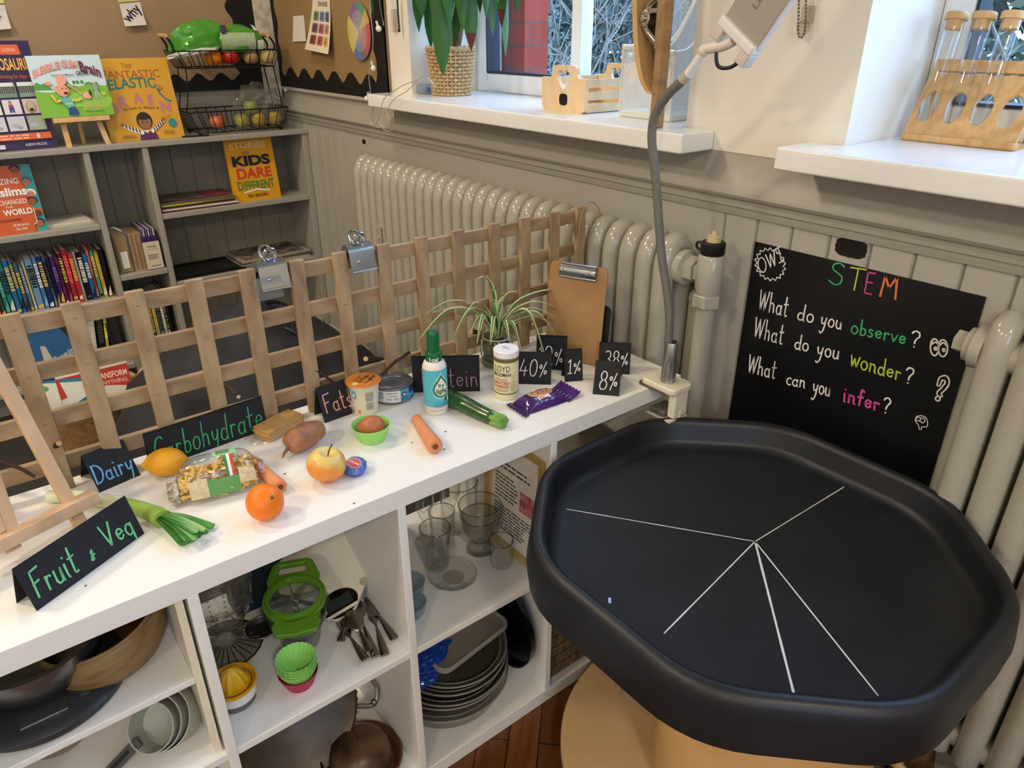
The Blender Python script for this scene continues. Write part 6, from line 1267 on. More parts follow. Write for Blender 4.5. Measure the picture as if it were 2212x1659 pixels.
# --- third compartment, lower level: stacked dishes
m_pyrex = clear('smoky_pyrex', (.86, .86, .83), .7, 1.6, .04, None, .14, '#8d8a80'); m_darkglass = clear('dark_pyrex', (.72, .71, .68), .7, 1.6, .04, None, .3, '#5e5b54')
c0 = at((1005, 1585), z=BB + .002); SX, SY, z = -.165, -.565, BB
for k, (r_, h, m_, nm, lb, fl_) in enumerate(((.150, .05, m_pyrex, 'pie_dish', 'lowest and widest, clear with fluted rim', 1), (.143, .05, m_darkglass, 'cake_tin', 'second from the bottom, dark glass', 0), (.140, .03, m_dsteel, 'steel_plate', 'third from the bottom, broad grey metal rim', 0), (.132, .034, m_darkglass, 'baking_dish', 'fourth from the bottom, dark round glass', 0), (.128, .03, m_pyrex, 'baking_dish', 'fifth from the bottom, smoky clear glass', 0))):
    t = thing(nm, 'round dish in the stack, %s' % lb, 'dish', (SX + .004*k, SY + .003*k, z), group='stacked round dishes')
    P('dish_body', MB().lathe([(r_*.78, 0), (r_*.86, .004), (r_*.92, h*.8), (r_*1.0, h), (r_, h + .003), (r_*.9, h), (r_*.84, .008), (.002, .006)], 64, None, True, False, (lambda a, r, zz: 1 + (.012*cos(20*a) if r > .14 else 0)) if fl_ else None), m_, t)
    P('rim', MB().tube([(r_*cos(2*pi*j/64), r_*sin(2*pi*j/64), h + .002) for j in range(64)], .0022, 8, True).tube([(r_*.90*cos(2*pi*j/64), r_*.90*sin(2*pi*j/64), h + .0005) for j in range(64)], .0012, 6, True), mat('glass_edge', '#97948a', .2, .3), t)
    z += (.032, .030, .020, .026, .024)[k]
t = thing('baking_dish', 'square dark glass dish on top of the stacked round dishes', 'dish', Mw=T3(SX - .01, SY - .005, z + .006) @ RZ(RAD(14)))
rr = lambda w, h, c_: [(w - c_ + c_*cos(a), h - c_ + c_*sin(a)) for a in [pi/2*k/5 for k in range(6)]] + [(-w + c_ - c_*sin(a), h - c_ + c_*cos(a)) for a in [pi/2*k/5 for k in range(6)]] + [(-w + c_ - c_*cos(a), -h + c_ - c_*sin(a)) for a in [pi/2*k/5 for k in range(6)]] + [(w - c_ + c_*sin(a), -h + c_ - c_*cos(a)) for a in [pi/2*k/5 for k in range(6)]]
def rrbox(w, h, c_, prof):  return MB().rings([[(x*s_, y*s_, zz) for x, y in rr(w, h, c_)] for s_, zz in prof], True, True, False)
P('dish_body', rrbox(.115, .105, .03, [(.86, 0), (.93, .03), (1.0, .05), (.97, .05), (.88, .006)]), m_darkglass, t)
z += .052
t = thing('food_tub_lid', 'white frosted plastic tub lid lying on top of the dark dish stack', 'lid', Mw=T3(SX + .03, SY + .01, z + .012) @ RZ(RAD(8)) @ RY(RAD(4)))
P('lid_panel', rrbox(.085, .105, .025, [(.97, 0), (1.0, .002), (1.0, .010), (.95, .012), (.93, .009)]), clear('frosted_lid', (.85, .85, .84), .9, .6, .3, None, .55, '#b5b2a8'), t)
t = thing('plastic_bag', 'crumpled bright blue plastic bag in front of the tub lid', 'bag', (SX + .06, SY - .075, z + .012)); P('bag_body', crumple(MB(), .028, .055, .014, .5, 3, 31, RZ(RAD(20)), 36, 20, .2), mat('blue_film', '#1440a0', .25, coat=.5), t, angle=20)
P('bag_tail', crumple(MB(), .022, .035, .012, .5, 3, 35, T3(.035, -.035, -.012), 30, 16, .2), mat('blue_film', '#1440a0'), t, angle=20)
t = thing('round_tray', 'black round tray standing on edge against the right divider under the glass shelf', 'tray', Mw=T3(-.165, -.403, BB + .152) @ RX(RAD(92)))
P('tray_base', MB().lathe([(.002, 0), (.14, 0), (.148, .004), (.15, .020), (.146, .020), (.143, .006), (.002, .004)], 64), mat('black_lacquer', '#070707', .18), t); P('rim_line', MB().tube([(.135*cos(2*pi*k/64), .135*sin(2*pi*k/64), .0065) for k in range(64)], .0012, 6, True), flat('#2c2a28', .3), t)
# --- rightmost compartment: seagrass box and a dark glass bowl
m_sea = mat('seagrass', '#7d6238', .85, bump=(130, 1.4), var=('#4f3a1e', 70, 3, .2), stretch=(1, 1, .35))
t = thing('seagrass_box', 'woven seagrass storage box in the lower right compartment behind the black tray', 'storage box', (-.19, -.207, BB))
b = MB()
for k in range(18):
    zz = .009 + k*.0165; b.tube([(x, y, zz) for x, y in rr(.165 + .002*(k % 2), .155 + .002*((k+1) % 2), .02)], .009, 6, True)
P('woven_sides', b, m_sea, t); P('box_liner', MB().box(-.155, .155, -.145, .145, .0, .29), m_sea, t)
c = at((1240, 990), x=-.12)
t = thing('glass_bowl', 'large dark-rimmed glass bowl in the upper right compartment', 'bowl', (-.17, -.20, SH)); P('bowl_body', MB().lathe([(.05, 0), (.09, .01), (.125, .08), (.132, .20), (.128, .20), (.12, .08), (.002, .008)], 56, None, True, False), m_darkglass, t); P('rim', MB().tube([(.13*cos(2*pi*k/56), .13*sin(2*pi*k/56), .2) for k in range(56)], .003, 6, True), m_glass, t)
# ------------------------------------------------------------------ trellis along the back of the shelving unit
ZT = .7705
m_trel = wood('weathered_trellis', '#7f6548', '#a98f6d', .7, 5, (1, .35, 1), 2.2); m_trelv = wood('weathered_trellis_upright', '#856a4c', '#ad9370', .7, 5, (1, 1, .3), 2.2)
XT = -.362
tr = thing('trellis', 'weathered wooden garden trellis standing along the back edge of the white unit', 'trellis', (XT, -.6, ZT))
vx_ = [(22, 692), (152, 660), (288, 632), (417, 610), (530, 588), (637, 572), (730, 552), (823, 532), (906, 515), (985, 497), (1064, 482), (1130, 468), (1195, 452), (1251, 442)]
vys = [at(q, x=XT).y for q in vx_]; vys = [vys[0] - .118*2, vys[0] - .118] + vys
ztop = sum(at(q, x=XT).z for q in vx_) / len(vx_) - ZT + .004
rz_ = [at(q, x=XT - .008).z - ZT for q in ((475, 618), (484, 710), (497, 802))]; rz_.append(rz_[2] - (rz_[0] - rz_[2]) / 2)
for y in vys: P('upright', MB().box(0, .011, y + .6 - .0145, y + .6 + .0145, 0, ztop), m_trelv, tr, bevel=.0015)
for z in rz_: P('rail', MB().box(-.0125, -.0005, vys[0] - .03 + .6, vys[-1] + .014 + .6, max(z - .0145, .0), z + .0145), m_trel, tr, bevel=.0015)
b = MB()
for y in vys[2:]:
    for z in rz_: b.box(.0111, .0118, y + .6 - .003, y + .6 + .003, z - .0006, z + .0006)
P('staples', b, mat('galvanised_staple', '#c9c5bb', .3, .9), tr, stuff=True)
# bulldog clips on the top rail
def bulldog(px, label):
    c = at(px, x=XT); t = thing('bulldog_clip', label, 'clip', (XT + .001, c.y, ZT + rz_[0] + .0145), group='bulldog clips on the trellis')
    w = .021; t.scale = (1.25, 1.28, 1.3); s_ = mat('nickel_steel', '#aeb4ba', .18, 1.0)
    P('clip_back', MB().tube([(-.0, -w, .004), (-.0, w, .004)], .013, 16, flat=.9), s_, t)
    for sg in (1, -1):
        P('jaw', MB().put([(sg*.012, -w, .006), (sg*.012, w, .006), (sg*.018, w*1.02, -.022), (sg*.018, -w*1.02, -.022), (sg*.0132, -w, .006), (sg*.0132, w, .006), (sg*.0192, w*1.02, -.022), (sg*.0192, -w*1.02, -.022)], [(0, 1, 2, 3), (7, 6, 5, 4), (0, 4, 5, 1), (1, 5, 6, 2), (2, 6, 7, 3), (3, 7, 4, 0)]).tube([(sg*.0185, -w*1.02, -.023), (sg*.0185, w*1.02, -.023)], .0022, 8), s_, t, angle=30)
        P('handle_loop', MB().tube([(sg*(.003 + .008*(z_ - .012)/.02), .0085*cos(a), z_) for a, z_ in [(2*pi*k/24, .024 + .009*sin(2*pi*k/24)) for k in range(24)]], .0022, 8, True), s_, t)
        P('rivet', MB().sph(.0035, T3(sg*.0155, -.008, -.009), 8, 6), s_, t)
    return t
bulldog((582, 580), 'steel bulldog clip on the trellis top rail, nearer the bookshelf'); bulldog((772, 541), 'steel bulldog clip on the trellis top rail, in front of the radiator end')
# frosted clear card holder hanging in the left clip? the photo shows a clear plastic flap under it
cc = at((578, 612), x=XT + .02); o = P('plastic_pocket', MB().box(-.0004, .0004, -.026, .026, -.03, .012), clear('pocket_film', (.93, .94, .95), .85, 1, .1, None, .12, '#c9ccd0'), loc=(XT + .0225, cc.y, cc.z)); tag(o, 'clear plastic pocket held under the left bulldog clip', 'pocket')
# twigs poking through the trellis
m_bark = mat('dark_bark', '#4a3324', .85, bump=(80, 1), var=('#2e1f17', 40, 3, .2)); m_cutw = mat('cut_wood', '#c9a06a', .7)
def twig(p0, x0, p1, x1, r, label):
    A = at(p0, x=x0); B = at(p1, x=x1); B.z = max(B.z, ZT + r); A.z = max(A.z, ZT + r)
    mid = A.lerp(B, .5) + V((0, 0, .006)); t = thing('twig', label, 'twig', A, group='twigs in the trellis')
    P('bark', MB().tube(sm([V((0, 0, 0)), mid - A, B - A], 5), [r*(1 - .35*k/10) for k in range(11)], 9), m_bark, t)
    d = (mid - A).normalized(); P('cut_end', MB().tube([-d*.0006, d*.0004], r*.93, 12), m_cutw, t)
twig((515, 857), -.352, (440, 800), -.55, .0042, 'twig with a pale cut end sticking out above the long green-lettered card')
twig((790, 775), -.335, (850, 800), -.45, .0055, 'short thick twig with a pale cut end left of the tuna can')
twig((886, 760), -.335, (815, 820), -.36, .0038, 'thin dark twig leaning up behind the tuna can')
twig((1017, 717), -.335, (1060, 735), -.44, .0055, 'twig with a round cut end left of the spider plant jar')
twig((127, 958), -.345, (90, 1010), -.40, .005, 'brown twig poking up through the trellis above the leek')
twig((0, 1000), -.365, (75, 1030), -.352, .004, 'thin twig lying along the foot of the trellis at the left picture edge')
twig((1150, 700), -.345, (1120, 712), -.42, .005, 'dark twig between spider plant and clipboard')
twig((670, 795), -.355, (735, 840), -.349, .0035, 'thin twig running down behind the fats card')
A = at((1262, 440), x=XT + .012)
tag(P('twine_loop', MB().tube(sm([at(q, x=XT + .02 + d) for q, d in (((1243, 560), 0), ((1250, 500), .003), ((1258, 458), .01), ((1272, 437), .012), ((1290, 445), 0), ((1297, 475), -.01), ((1290, 520), -.02))]), .0013, 6), mat('jute_twine', '#a8916a', .9)), 'loop of jute twine round the right end of the trellis', 'twine')
# ------------------------------------------------------------------ folded black cards with chalk writing
m_card = mat('black_card', '#15171c', .75); m_cardin = mat('black_card_inside', '#0c0d10', .8)
def tent(label, tl, trr, br, bl_, words, back=None, mn=.012):
    A = at(bl_, z=ZT); B = at(br, z=ZT); ex = (B - A).normalized(); n0 = V((ex.y, -ex.x, 0))     # n0 points to the viewer
    if n0.dot(CAMP - A) < 0: n0 = -n0
    p = atp(tl, A, ex) - A; q = atp(trr, B, ex) - B; w = (B - A).length
    h = (p.z + q.z) / 2; bk = max(-(p.dot(n0) + q.dot(n0)) / 2, .004); bf = max(bk, mn)
    t = thing('folded_card', label, 'folded card', A, group='folded chalk-lettered cards on the white unit')
    a0, b0 = V((0, 0, 0)), ex * w; a1, b1 = V((0, 0, h)) - n0*bk, ex*w + V((0, 0, h)) - n0*bk; a2, b2 = -n0*(bk + bf), ex*w - n0*(bk + bf)
    th = .0009; nf = ((b0 - a0).cross(a1 - a0)).normalized(); nf = nf if nf.dot(n0) > 0 else -nf
    nb_ = ((b2 - a2).cross(a1 - a2)).normalized(); nb_ = nb_ if nb_.dot(n0) < 0 else -nb_
    m = MB(); m.put([a0, b0, b1, a1, a0 - nf*th, b0 - nf*th, b1 - nf*th, a1 - nf*th], [(0, 1, 2, 3), (7, 6, 5, 4), (0, 4, 5, 1), (1, 5, 6, 2), (2, 6, 7, 3), (3, 7, 4, 0)]); P('front_panel', m, m_card, t, angle=0)
    m = MB(); m.put([a1, b1, b2, a2, a1 - nb_*th, b1 - nb_*th, b2 - nb_*th, a2 - nb_*th], [(0, 1, 2, 3), (7, 6, 5, 4), (0, 4, 5, 1), (1, 5, 6, 2), (2, 6, 7, 3), (3, 7, 4, 0)]); P('back_panel', m, m_cardin, t, angle=0)
    for s, p0, p1, up, col, lw in words:
        b = MB(); 
        def fn(u, v, p0=p0, p1=p1, up=up): return atp((p0[0] + (p1[0]-p0[0])*u + up[0]*v, p0[1] + (p1[1]-p0[1])*u + up[1]*v), A + nf*.0004, nf) - A
        write(b, s, fn, lw, nf); P('writing', b, CH[col], t, angle=0, fix=False)
    return t
tent('long folded black card reading fruit and veg in green chalk at the front left', (27, 1230), (268, 1070), (312, 1152), (80, 1320), [('Fruit', (82, 1292), (172, 1232), (-24, -56), 'mint', .0030), ('&', (198, 1212), (208, 1206), (-9, -24), 'mint', .0024), ('Veg', (231, 1184), (292, 1150), (-21, -45), 'mint', .0030)])
tent('folded black card reading dairy in blue chalk behind the leek', (174, 989), (267, 945), (304, 1026), (215, 1064), [('Dairy', (209, 1047), (290, 1014), (-15, -40), 'blue', .0026)])
tent('widest folded black card reading carbohydrates in green chalk behind the pasta bag', (308, 935), (562, 858), (579, 926), (330, 1015), [('Carbohydrate', (338, 1000), (569, 921), (-8, -54), 'green', .0022)])
tent('folded black card reading fats in peach chalk left of the yogurt pot', (678, 839), (746, 818), (762, 893), (702, 914), [('Fats', (705, 893), (762, 876), (-11, -40), 'peach', .0026)])
tent('folded black card reading protein in mauve chalk behind the spray bottle', (890, 775), (1035, 772), (1037, 845), (893, 848), [('Protein', (912, 838), (1032, 834), (-2, -42), 'mauve', .0022)])
def pct(label, tl, t_r, br, bl_, s, p0, p1, up, lw=.0022): return tent(label, tl, t_r, br, bl_, [(s, p0, p1, up, 'white', lw)], mn=.01)
pct('small folded black card reading 12 percent, farthest back behind the 40 percent one', (1158, 729), (1225, 732), (1223, 800), (1158, 797), '12%', (1163, 788), (1216, 788), (1, -40))
pct('small folded black card reading 40 percent beside the cheese shaker', (1119, 759), (1192, 761), (1190, 831), (1119, 829), '40%', (1121, 812), (1181, 813), (4, -36))
pct('narrowest folded black card reading 1 percent in front of the clipboard', (1219, 754), (1257, 753), (1259, 822), (1220, 825), '1%', (1226, 807), (1254, 805), (2, -30))
pct('small folded black card reading 38 percent behind the 8 percent one', (1295, 737), (1365, 742), (1360, 809), (1292, 806), '38%', (1306, 792), (1356, 792), (3, -34))
pct('small folded black card reading 8 percent, nearest the lamp clamp', (1288, 777), (1344, 783), (1337, 856), (1280, 851), '8%', (1294, 842), (1333, 840), (5, -40))
# ------------------------------------------------------------------ clipboards
m_mdf = mat('brown_clipboard', '#ab855a', .45, var=('#977249', 12, 3, .2))
A = at((1176, 768), z=ZT); B = at((1293, 793), z=ZT); ex = (B - A).normalized(); wC = (B - A).length
Tl = atp((1190, 562), A, ex); upv = Tl - A; hC = upv.length
CM = frame(A, ex, upv)
t = thing('clipboard', 'brown wooden clipboard with steel clip standing behind the percent cards', 'clipboard', Mw=CM)
def rrect(x0, x1, y0, y1, r_): return [(x1 - r_ + r_*cos(a), y1 - r_ + r_*sin(a)) for a in [pi/2*k/6 for k in range(7)]] + [(x0 + r_ - r_*sin(a), y1 - r_ + r_*cos(a)) for a in [pi/2*k/6 for k in range(7)]] + [(x0 + r_ - r_*cos(a), y0 + r_ - r_*sin(a)) for a in [pi/2*k/6 for k in range(7)]] + [(x1 - r_ + r_*sin(a), y0 + r_ - r_*cos(a)) for a in [pi/2*k/6 for k in range(7)]]
P('board', MB().prism(rrect(0, wC, 0, hC, .012), -.003, 0), m_mdf, t)
cl0, cl1 = wC*.2, wC*.82
P('clip_plate', MB().put([(cl0, hC - .030 + v[0], v[1]) for v in ((0, .003), (.004, .009), (.014, .011), (.024, .008), (.028, .002))] + [(cl1, hC - .030 + v[0], v[1]) for v in ((0, .003), (.004, .009), (.014, .011), (.024, .008), (.028, .002))], [(k, k+1, 6+k, 5+k) for k in range(4)] + [(0, 1, 2, 3, 4), (9, 8, 7, 6, 5)]), mat('nickel_steel', '#aeb4ba'), t, angle=50)
P('clip_edge', MB().tube([(cl0, hC - .031, .003), (cl1, hC - .031, .003)], .003, 8).tube([(cl0, hC - .001, .003), (cl1, hC - .001, .003)], .0025, 8), mat('nickel_steel', '#aeb4ba'), t)
for q in (cl0 + .012, cl1 - .012): P('rivet', MB().sph(.005, T3(q, hC - .015, .009) @ SCL(1, 1, .5), 14, 8), m_chrome, t)
CM2 = CM @ T3(.012, 0, -.012)
t = thing('clipboard', 'second clipboard, black edged, standing behind the brown one', 'clipboard', Mw=CM2); P('board', MB().prism(rrect(0, wC, 0, hC*.62, .012), -.003, 0), flat('#121214', .5), t)
# ------------------------------------------------------------------ beech easel at the left
E1 = at((190, 1072), z=ZT + .045); E2 = at((0, 1168), z=ZT + .045); ed = (E1 - E2); ed.z = 0; ed.normalize(); en = V((ed.y, -ed.x, 0)); en = en if en.dot(CAMP - E1) > 0 else -en
upE = (V((0, 0, 1)) - en * .22).normalized(); nE = ed.cross(upE).normalized(); nE = nE if nE.dot(en) > 0 else -nE
F1 = at((176, 1136), z=ZT)
def onE(px): return atp(px, F1, nE)
EO = F1.copy(); t = thing('easel', 'beech wood table easel with a ledge, cut by the left picture edge', 'easel', EO)
def bar(a, b_, w, d): 
    ax = (b_ - a); L_ = ax.length; ex_ = ax.normalized(); ez = nE; ey = ez.cross(ex_)
    M_ = MX(((ex_.x, ey.x, ez.x, a.x - EO.x), (ex_.y, ey.y, ez.y, a.y - EO.y), (ex_.z, ey.z, ez.z, a.z - EO.z), (0, 0, 0, 1)))
    return MB().box(0, L_, -w/2, w/2, -d/2, d/2, M_)
topE = onE((-40, 735))
P('leg', bar(F1, topE, .019, .013), m_beech, t, bevel=.0015)
f2 = onE((28, 1152)); f2b = onE((-75, 860)); P('leg', bar(f2, f2b, .017, .012), m_beech, t, bevel=.0015)
f3 = onE((0, 1150)); f3b = onE((-60, 1000)); P('leg', bar(f3 + nE*.0, f3b, .014, .012), m_beech, t, bevel=.0015)
l1 = onE((196, 1069)) + nE*.014; l2 = onE((-90, 1212)) + nE*.014
P('ledge', bar(l2, l1, .020, .026), m_beech, t, bevel=.002)
P('peg', bar(onE((40, 1172)), onE((8, 1190)), .010, .014), m_beech, t)
P('rear_leg', MB().tube([topE - EO - nE*.01, V((topE.x, topE.y, ZT + .006)) - EO - en*.16], .007, 4), m_beech, t)
# ------------------------------------------------------------------ food on the white top
def pxm(p): return FPX / (p - CAMP).dot(CD)          # pixels per metre at a point
def ontop(px, r=0): return at(px, z=ZT + r)
def fn_cyl(r, z0, z1, a0, a1, dz=.0006, taper=0): return lambda x, y: V(((r + dz + taper*y) * cos(a0 + (a1-a0)*x), (r + dz + taper*y) * sin(a0 + (a1-a0)*x), z0 + (z1-z0)*y))
def facing(p): return math.atan2(CAMP.y - p.y, CAMP.x - p.x)
def curved(fn, x0, x1, y0, y1, n=10): return MB().grid(lambda u, v: fn(x0 + (x1-x0)*u, y0 + (y1-y0)*v), n, 2)
# leek
LP = [(105, 1073), (150, 1072), (200, 1078), (255, 1087), (300, 1098), (335, 1112), (352, 1122)]
lp = [ontop(q, .012) for q in LP]; t = thing('leek', 'leek with white shaft and fanned green leaves behind the fruit and veg card', 'vegetable', lp[0]); o0 = lp[0]
m_leekw = mat('leek_white', '#dfe3b8', .4, sss=.1); m_leekg = mat('leek_green', '#8fae4c', .4); m_leekd = mat('leek_leaf', '#3f8038', .4, var=('#5a9a48', 40, 3, .25), stretch=(1, 1, 1))
c_ = sm([p - o0 for p in lp], 4)
P('white_shaft', MB().tube(c_[:14], [.0105 + .0001*k for k in range(14)], 14), m_leekw, t); P('green_shaft', MB().tube(c_[13:], [.0112 + .0004*k for k in range(len(c_) - 13)], 14), m_leekg, t)
root = lp[-2]
for k, (e, w, z) in enumerate((((402, 1172), .017, .004), ((398, 1165), .015, .012), ((418, 1166), .012, .018), ((432, 1158), .011, .008), ((446, 1150), .010, .014), ((460, 1138), .010, .006), ((440, 1146), .009, .022), ((424, 1150), .010, .024))):
    a = root - o0 + V((0, 0, .003)); b_ = ontop(e, z) - o0; d = (b_ - a).normalized(); s_ = d.cross(V((0, 0, 1))).normalized(); m = MB()
    mid = a.lerp(b_, .5) + V((0, 0, .006)); cv = sm([a, mid, b_], 5); n = len(cv); vs = []
    for i, q in enumerate(cv): 
        ww = w * (.55 + .45*min(1, i/5)) * .62; vs += [q - s_*ww, q - V((0, 0, ww*.5)), q + s_*ww]
    m.put(vs, [(3*i+j, 3*i+j+1, 3*i+j+4, 3*i+j+3) for i in range(n-1) for j in (0, 1)]); m.put([v + V((0, 0, .0012)) for v in vs], [(3*i+j, 3*i+j+3, 3*i+j+4, 3*i+j+1) for i in range(n-1) for j in (0, 1)])
    P('leaf', m, m_leekd if k % 3 else mat('leek_leaf_pale', '#6fa350', .4), t, fix=False)
# lemon
def lathe_axis(profile, M_, n=28, mod=None): return MB().lathe(profile, n, M_, True, True, mod)
def egg(r0, L_, tip=.0, n=16): return [(max(r0 * sin(pi*k/n)**(.9) * (1 + .06*cos(pi*k/n)), .0006), -L_*cos(pi*k/n)) for k in range(n+1)]
p = ontop((357, 998), .026); t = thing('lemon', 'yellow lemon lying in front of the carbohydrates card', 'fruit', (p.x, p.y, ZT + .026))
d = at((400, 990), z=ZT + .026) - at((318, 1003), z=ZT + .026); d.normalize(); Ml = d.to_track_quat('Z', 'Y').to_matrix().to_4x4()
prof = [(.0008, -.039), (.0045, -.0375), (.006, -.034), (.014, -.029), (.021, -.019), (.0255, -.004), (.0255, .006), (.022, .02), (.015, .029), (.007, .033), (.004, .036), (.0008, .037)]
P('peel', MB().lathe([(r_, z) for r_, z in prof], 32, Ml), mat('lemon_peel', '#e8a21a', .4, bump=(260, .35), sss=.1), t, angle=80, sub=1)
# pasta bag
pb = ontop((470, 1022), .03); a = ontop((400, 1040)); b_ = ontop((550, 1005)); dx_ = (b_ - a); dx_.z = 0; dx_.normalize()
BM = T3(pb.x, pb.y, ZT + .034) @ frame((0, 0, 0), dx_, V((0, 0, 1)).cross(dx_))
t = thing('pasta_bag', 'clear bag of penne pasta with green labels and tricolour stripe, beside the lemon', 'bag', Mw=BM)
LX, LY, LZ = .066, .036, .033
def pin_bag(p_, d): return V((max(-LX*1.02, min(LX*1.02, p_.x)), p_.y, p_.z))
def bagf(u, v, k=1.0):
    """upper skin of the pillow bag: u along, v over the top from back to front"""
    x = -LX + 2*LX*u; e = (1 - abs(2*u - 1)**5); a_ = pi * v; w = LY * (.72 + .28*e); h = LZ * (.35 + .65*e**.6)
    z = h * abs(sin(a_))**.6 * (1 if v <= .5 or True else 1); y = w * cos(a_)
    return V((x, y * k, (z * 2 - LZ if True else z) * k))
bag = MB().grid(lambda u, v: bagf(u, v) + V((0, 0, .0012*NZ.noise(V((u*14, v*14, 3))))), 30, 20)
P('film', bag, clear('food_film', (.96, .96, .95), .85, 1.2, .06, (45, .25)), t, fix=False, angle=60)
m_pen = mat('penne', '#e6c272', .5, sss=.1); pm = MB(); rd = random.Random(4); n_ = 0
while n_ < 230:
    u = rd.uniform(.05, .95); v = rd.uniform(.05, .95); q = bagf(u, v); q = V((q.x, q.y * rd.uniform(.5, .9), -LZ + .004 + (q.z + LZ - .008) * rd.uniform(.1, .93)))
    if q.z < -LZ + .003: continue
    d = V((rd.uniform(-1, 1), rd.uniform(-1, 1), rd.uniform(-.5, .5))).normalized(); pm.tube([q - d*.0085, q + d*.0085], .0027, 7); n_ += 1
P('penne', pm, m_pen, t, fix=False, stuff=True)
def bagpanel(name, u0, u1, v0, v1, m, dz=.0008): 
    g = MB().grid(lambda u, v: bagf(u0 + (u1-u0)*u, v0 + (v1-v0)*v) + V((0, -.0006 - dz*.5, dz)), 8, 10); return P(name, g, m, t, fix=False, angle=60)
bagpanel('green_label', .48, .76, .36, .56, mat('mint_label', '#8fc487', .4)); bagpanel('green_label', .36, .74, .87, .99, mat('deep_green_label', '#5f9a54', .4))
for k, c in enumerate(('#3a7a3c', '#e6e2d6', '#c23c30')): bagpanel('tricolour_stripe', .60 + .035*k, .635 + .035*k, .56, .87, flat(c, .4)); bagpanel('tricolour_stripe', .66 + .03*k, .69 + .03*k, .24, .36, flat(c, .4))
bagpanel('white_panel', .14, .36, .84, .99, mat('faint_print', '#e0d2ac', .5, var=('#cdbb90', 120, 2, .15))); bagpanel('white_panel', .74, .94, .80, .95, mat('faint_print', '#d8ceb4'))
gl_ = lambda x, y: bagf(.50 + .24*x, .55 - .18*y) + V((0, -.0012, .0014)); P('small_print', stripe_text(MB(), gl_, .1, .9, .1, .9, 4, 4), flat('#2f5a34', .6), t, fix=False)
P('crimped_end', MB().grid(lambda u, v: V((-LX - .016 + .018*u, -.03 + .062*v + .003*sin(v*14), -LZ + .008 + .03*(1-abs(2*v-1))*u + .004*sin(v*20))), 4, 12), mat('crinkled_white_film', '#d5d0c2', .3, var=('#7a7468', 70, 3, .12)), t, fix=False)
P('crimped_end', MB().grid(lambda u, v: V((LX + .010*u, -.03 + .06*v, -LZ + .014 + .03*(1-abs(2*v-1))*(1-u*.4) + .003*sin(v*18))), 4, 12), clear('food_film', (.96, .96, .95)), t, fix=False)
# carrots
m_car = mat('carrot', '#d98048', .55, var=('#d6936a', 30, 4, .25), bump=(110, .25), stretch=(1, 1, 1))
def carrot(label, a, b_, r0, r1):
    A = ontop(a, r0); B = ontop(b_, r1); t = thing('carrot', label, 'vegetable', A); d = B - A; L_ = d.length; Mq = d.to_track_quat('Z', 'Y').to_matrix().to_4x4(); N = 16
    pr_ = [(.0008, 0)] + [((r0*.55 if k == 0 else r0 + (r1 - r0)*(k/N)**1.2) * (1 + .02*sin(k*2.1)), L_*k/N + (.001 if k == 0 else 0)) for k in range(N)] + [(r1*.93, L_*.985), (r1*.6, L_), (r1*.34, L_ - .002)]
    P('root', MB().lathe(pr_, 24, Mq), m_car, t, angle=80); P('crown', MB().lathe([(r1*.36, L_ - .002), (r1*.3, L_ + .0012), (r1*.1, L_ + .0005), (.0005, L_)], 14, Mq), mat('carrot_crown', '#6a4a2a', .8), t)
carrot('carrot pointing out from behind the pasta bag towards the orange', (540, 990), (607, 1053), .009, .0125); carrot('carrot lying alone in front of the spray bottle', (897, 902), (941, 966), .010, .0155)
# orange, apple, wrapped cheese
p = ontop((572, 1083), .029); t = thing('orange', 'bright small orange at the front of the white unit', 'fruit', (p.x, p.y, ZT + .0275)); fO = facing(p)
MO = RZ(fO + .55) @ RY(RAD(52)); N = 22
pr_ = [(max(.030*sin(pi*k/N), .0006), -.0275*cos(pi*k/N) + (.0018 if k >= N-1 else 0)*1 - (.0022 if k == N else 0)) for k in range(N+1)]
P('peel', MB().lathe(pr_, 36, MO), mat('orange_peel', '#ee7a0e', .32, bump=(300, .35), sss=.1), t, angle=80); P('stem_scar', MB().lathe([(.0045, .0278), (.0042, .0292), (.0020, .0284), (.0004, .0288)], 12, MO), mat('orange_scar', '#b8701a', .7), t)
P('stalk_button', MB().lathe([(.0016, .028), (.0014, .0298), (.0003, .03)], 8, MO), mat('stalk_dark', '#4a3a1c', .8), t)
p = ontop((705, 1002), .031); t = thing('apple', 'yellow apple with orange blush and a thin stalk, beside the blue wrapped cheese', 'fruit', (p.x, p.y, ZT + .030))
def apple_mat():
    m = mat('apple_skin', '#dca850', .35); nt = m.node_tree; b = nt.nodes['Principled BSDF']; L = nt.links.new
    tc = nt.nodes.new('ShaderNodeTexCoord'); mp = nt.nodes.new('ShaderNodeMapping'); mp.inputs['Location'].default_value = (-.6, .3, .1); n = nt.nodes.new('ShaderNodeTexNoise'); n.inputs['Scale'].default_value = 26; n.inputs['Detail'].default_value = 5; r = nt.nodes.new('ShaderNodeValToRGB')
    sp = nt.nodes.new('ShaderNodeSeparateXYZ'); ma = nt.nodes.new('ShaderNodeMath'); ma.operation = 'MULTIPLY_ADD'; ma.inputs[1].default_value = -12.0
    L(tc.outputs['Object'], n.inputs['Vector']); L(tc.outputs['Object'], sp.inputs[0]); L(sp.outputs[2], ma.inputs[0]); L(n.outputs['Fac'], ma.inputs[2]); L(ma.outputs[0], r.inputs[0])
    e = r.color_ramp.elements; e[0].position = .25; e[0].color = rgb('#d9c070'); e[1].position = .75; e[1].color = rgb('#dd7a3c'); e2 = e.new(.5); e2.color = rgb('#e0953f'); L(r.outputs[0], b.inputs['Base Color']); return m
N = 20; MA_ = RZ(RAD(-40)) @ RX(RAD(-14))
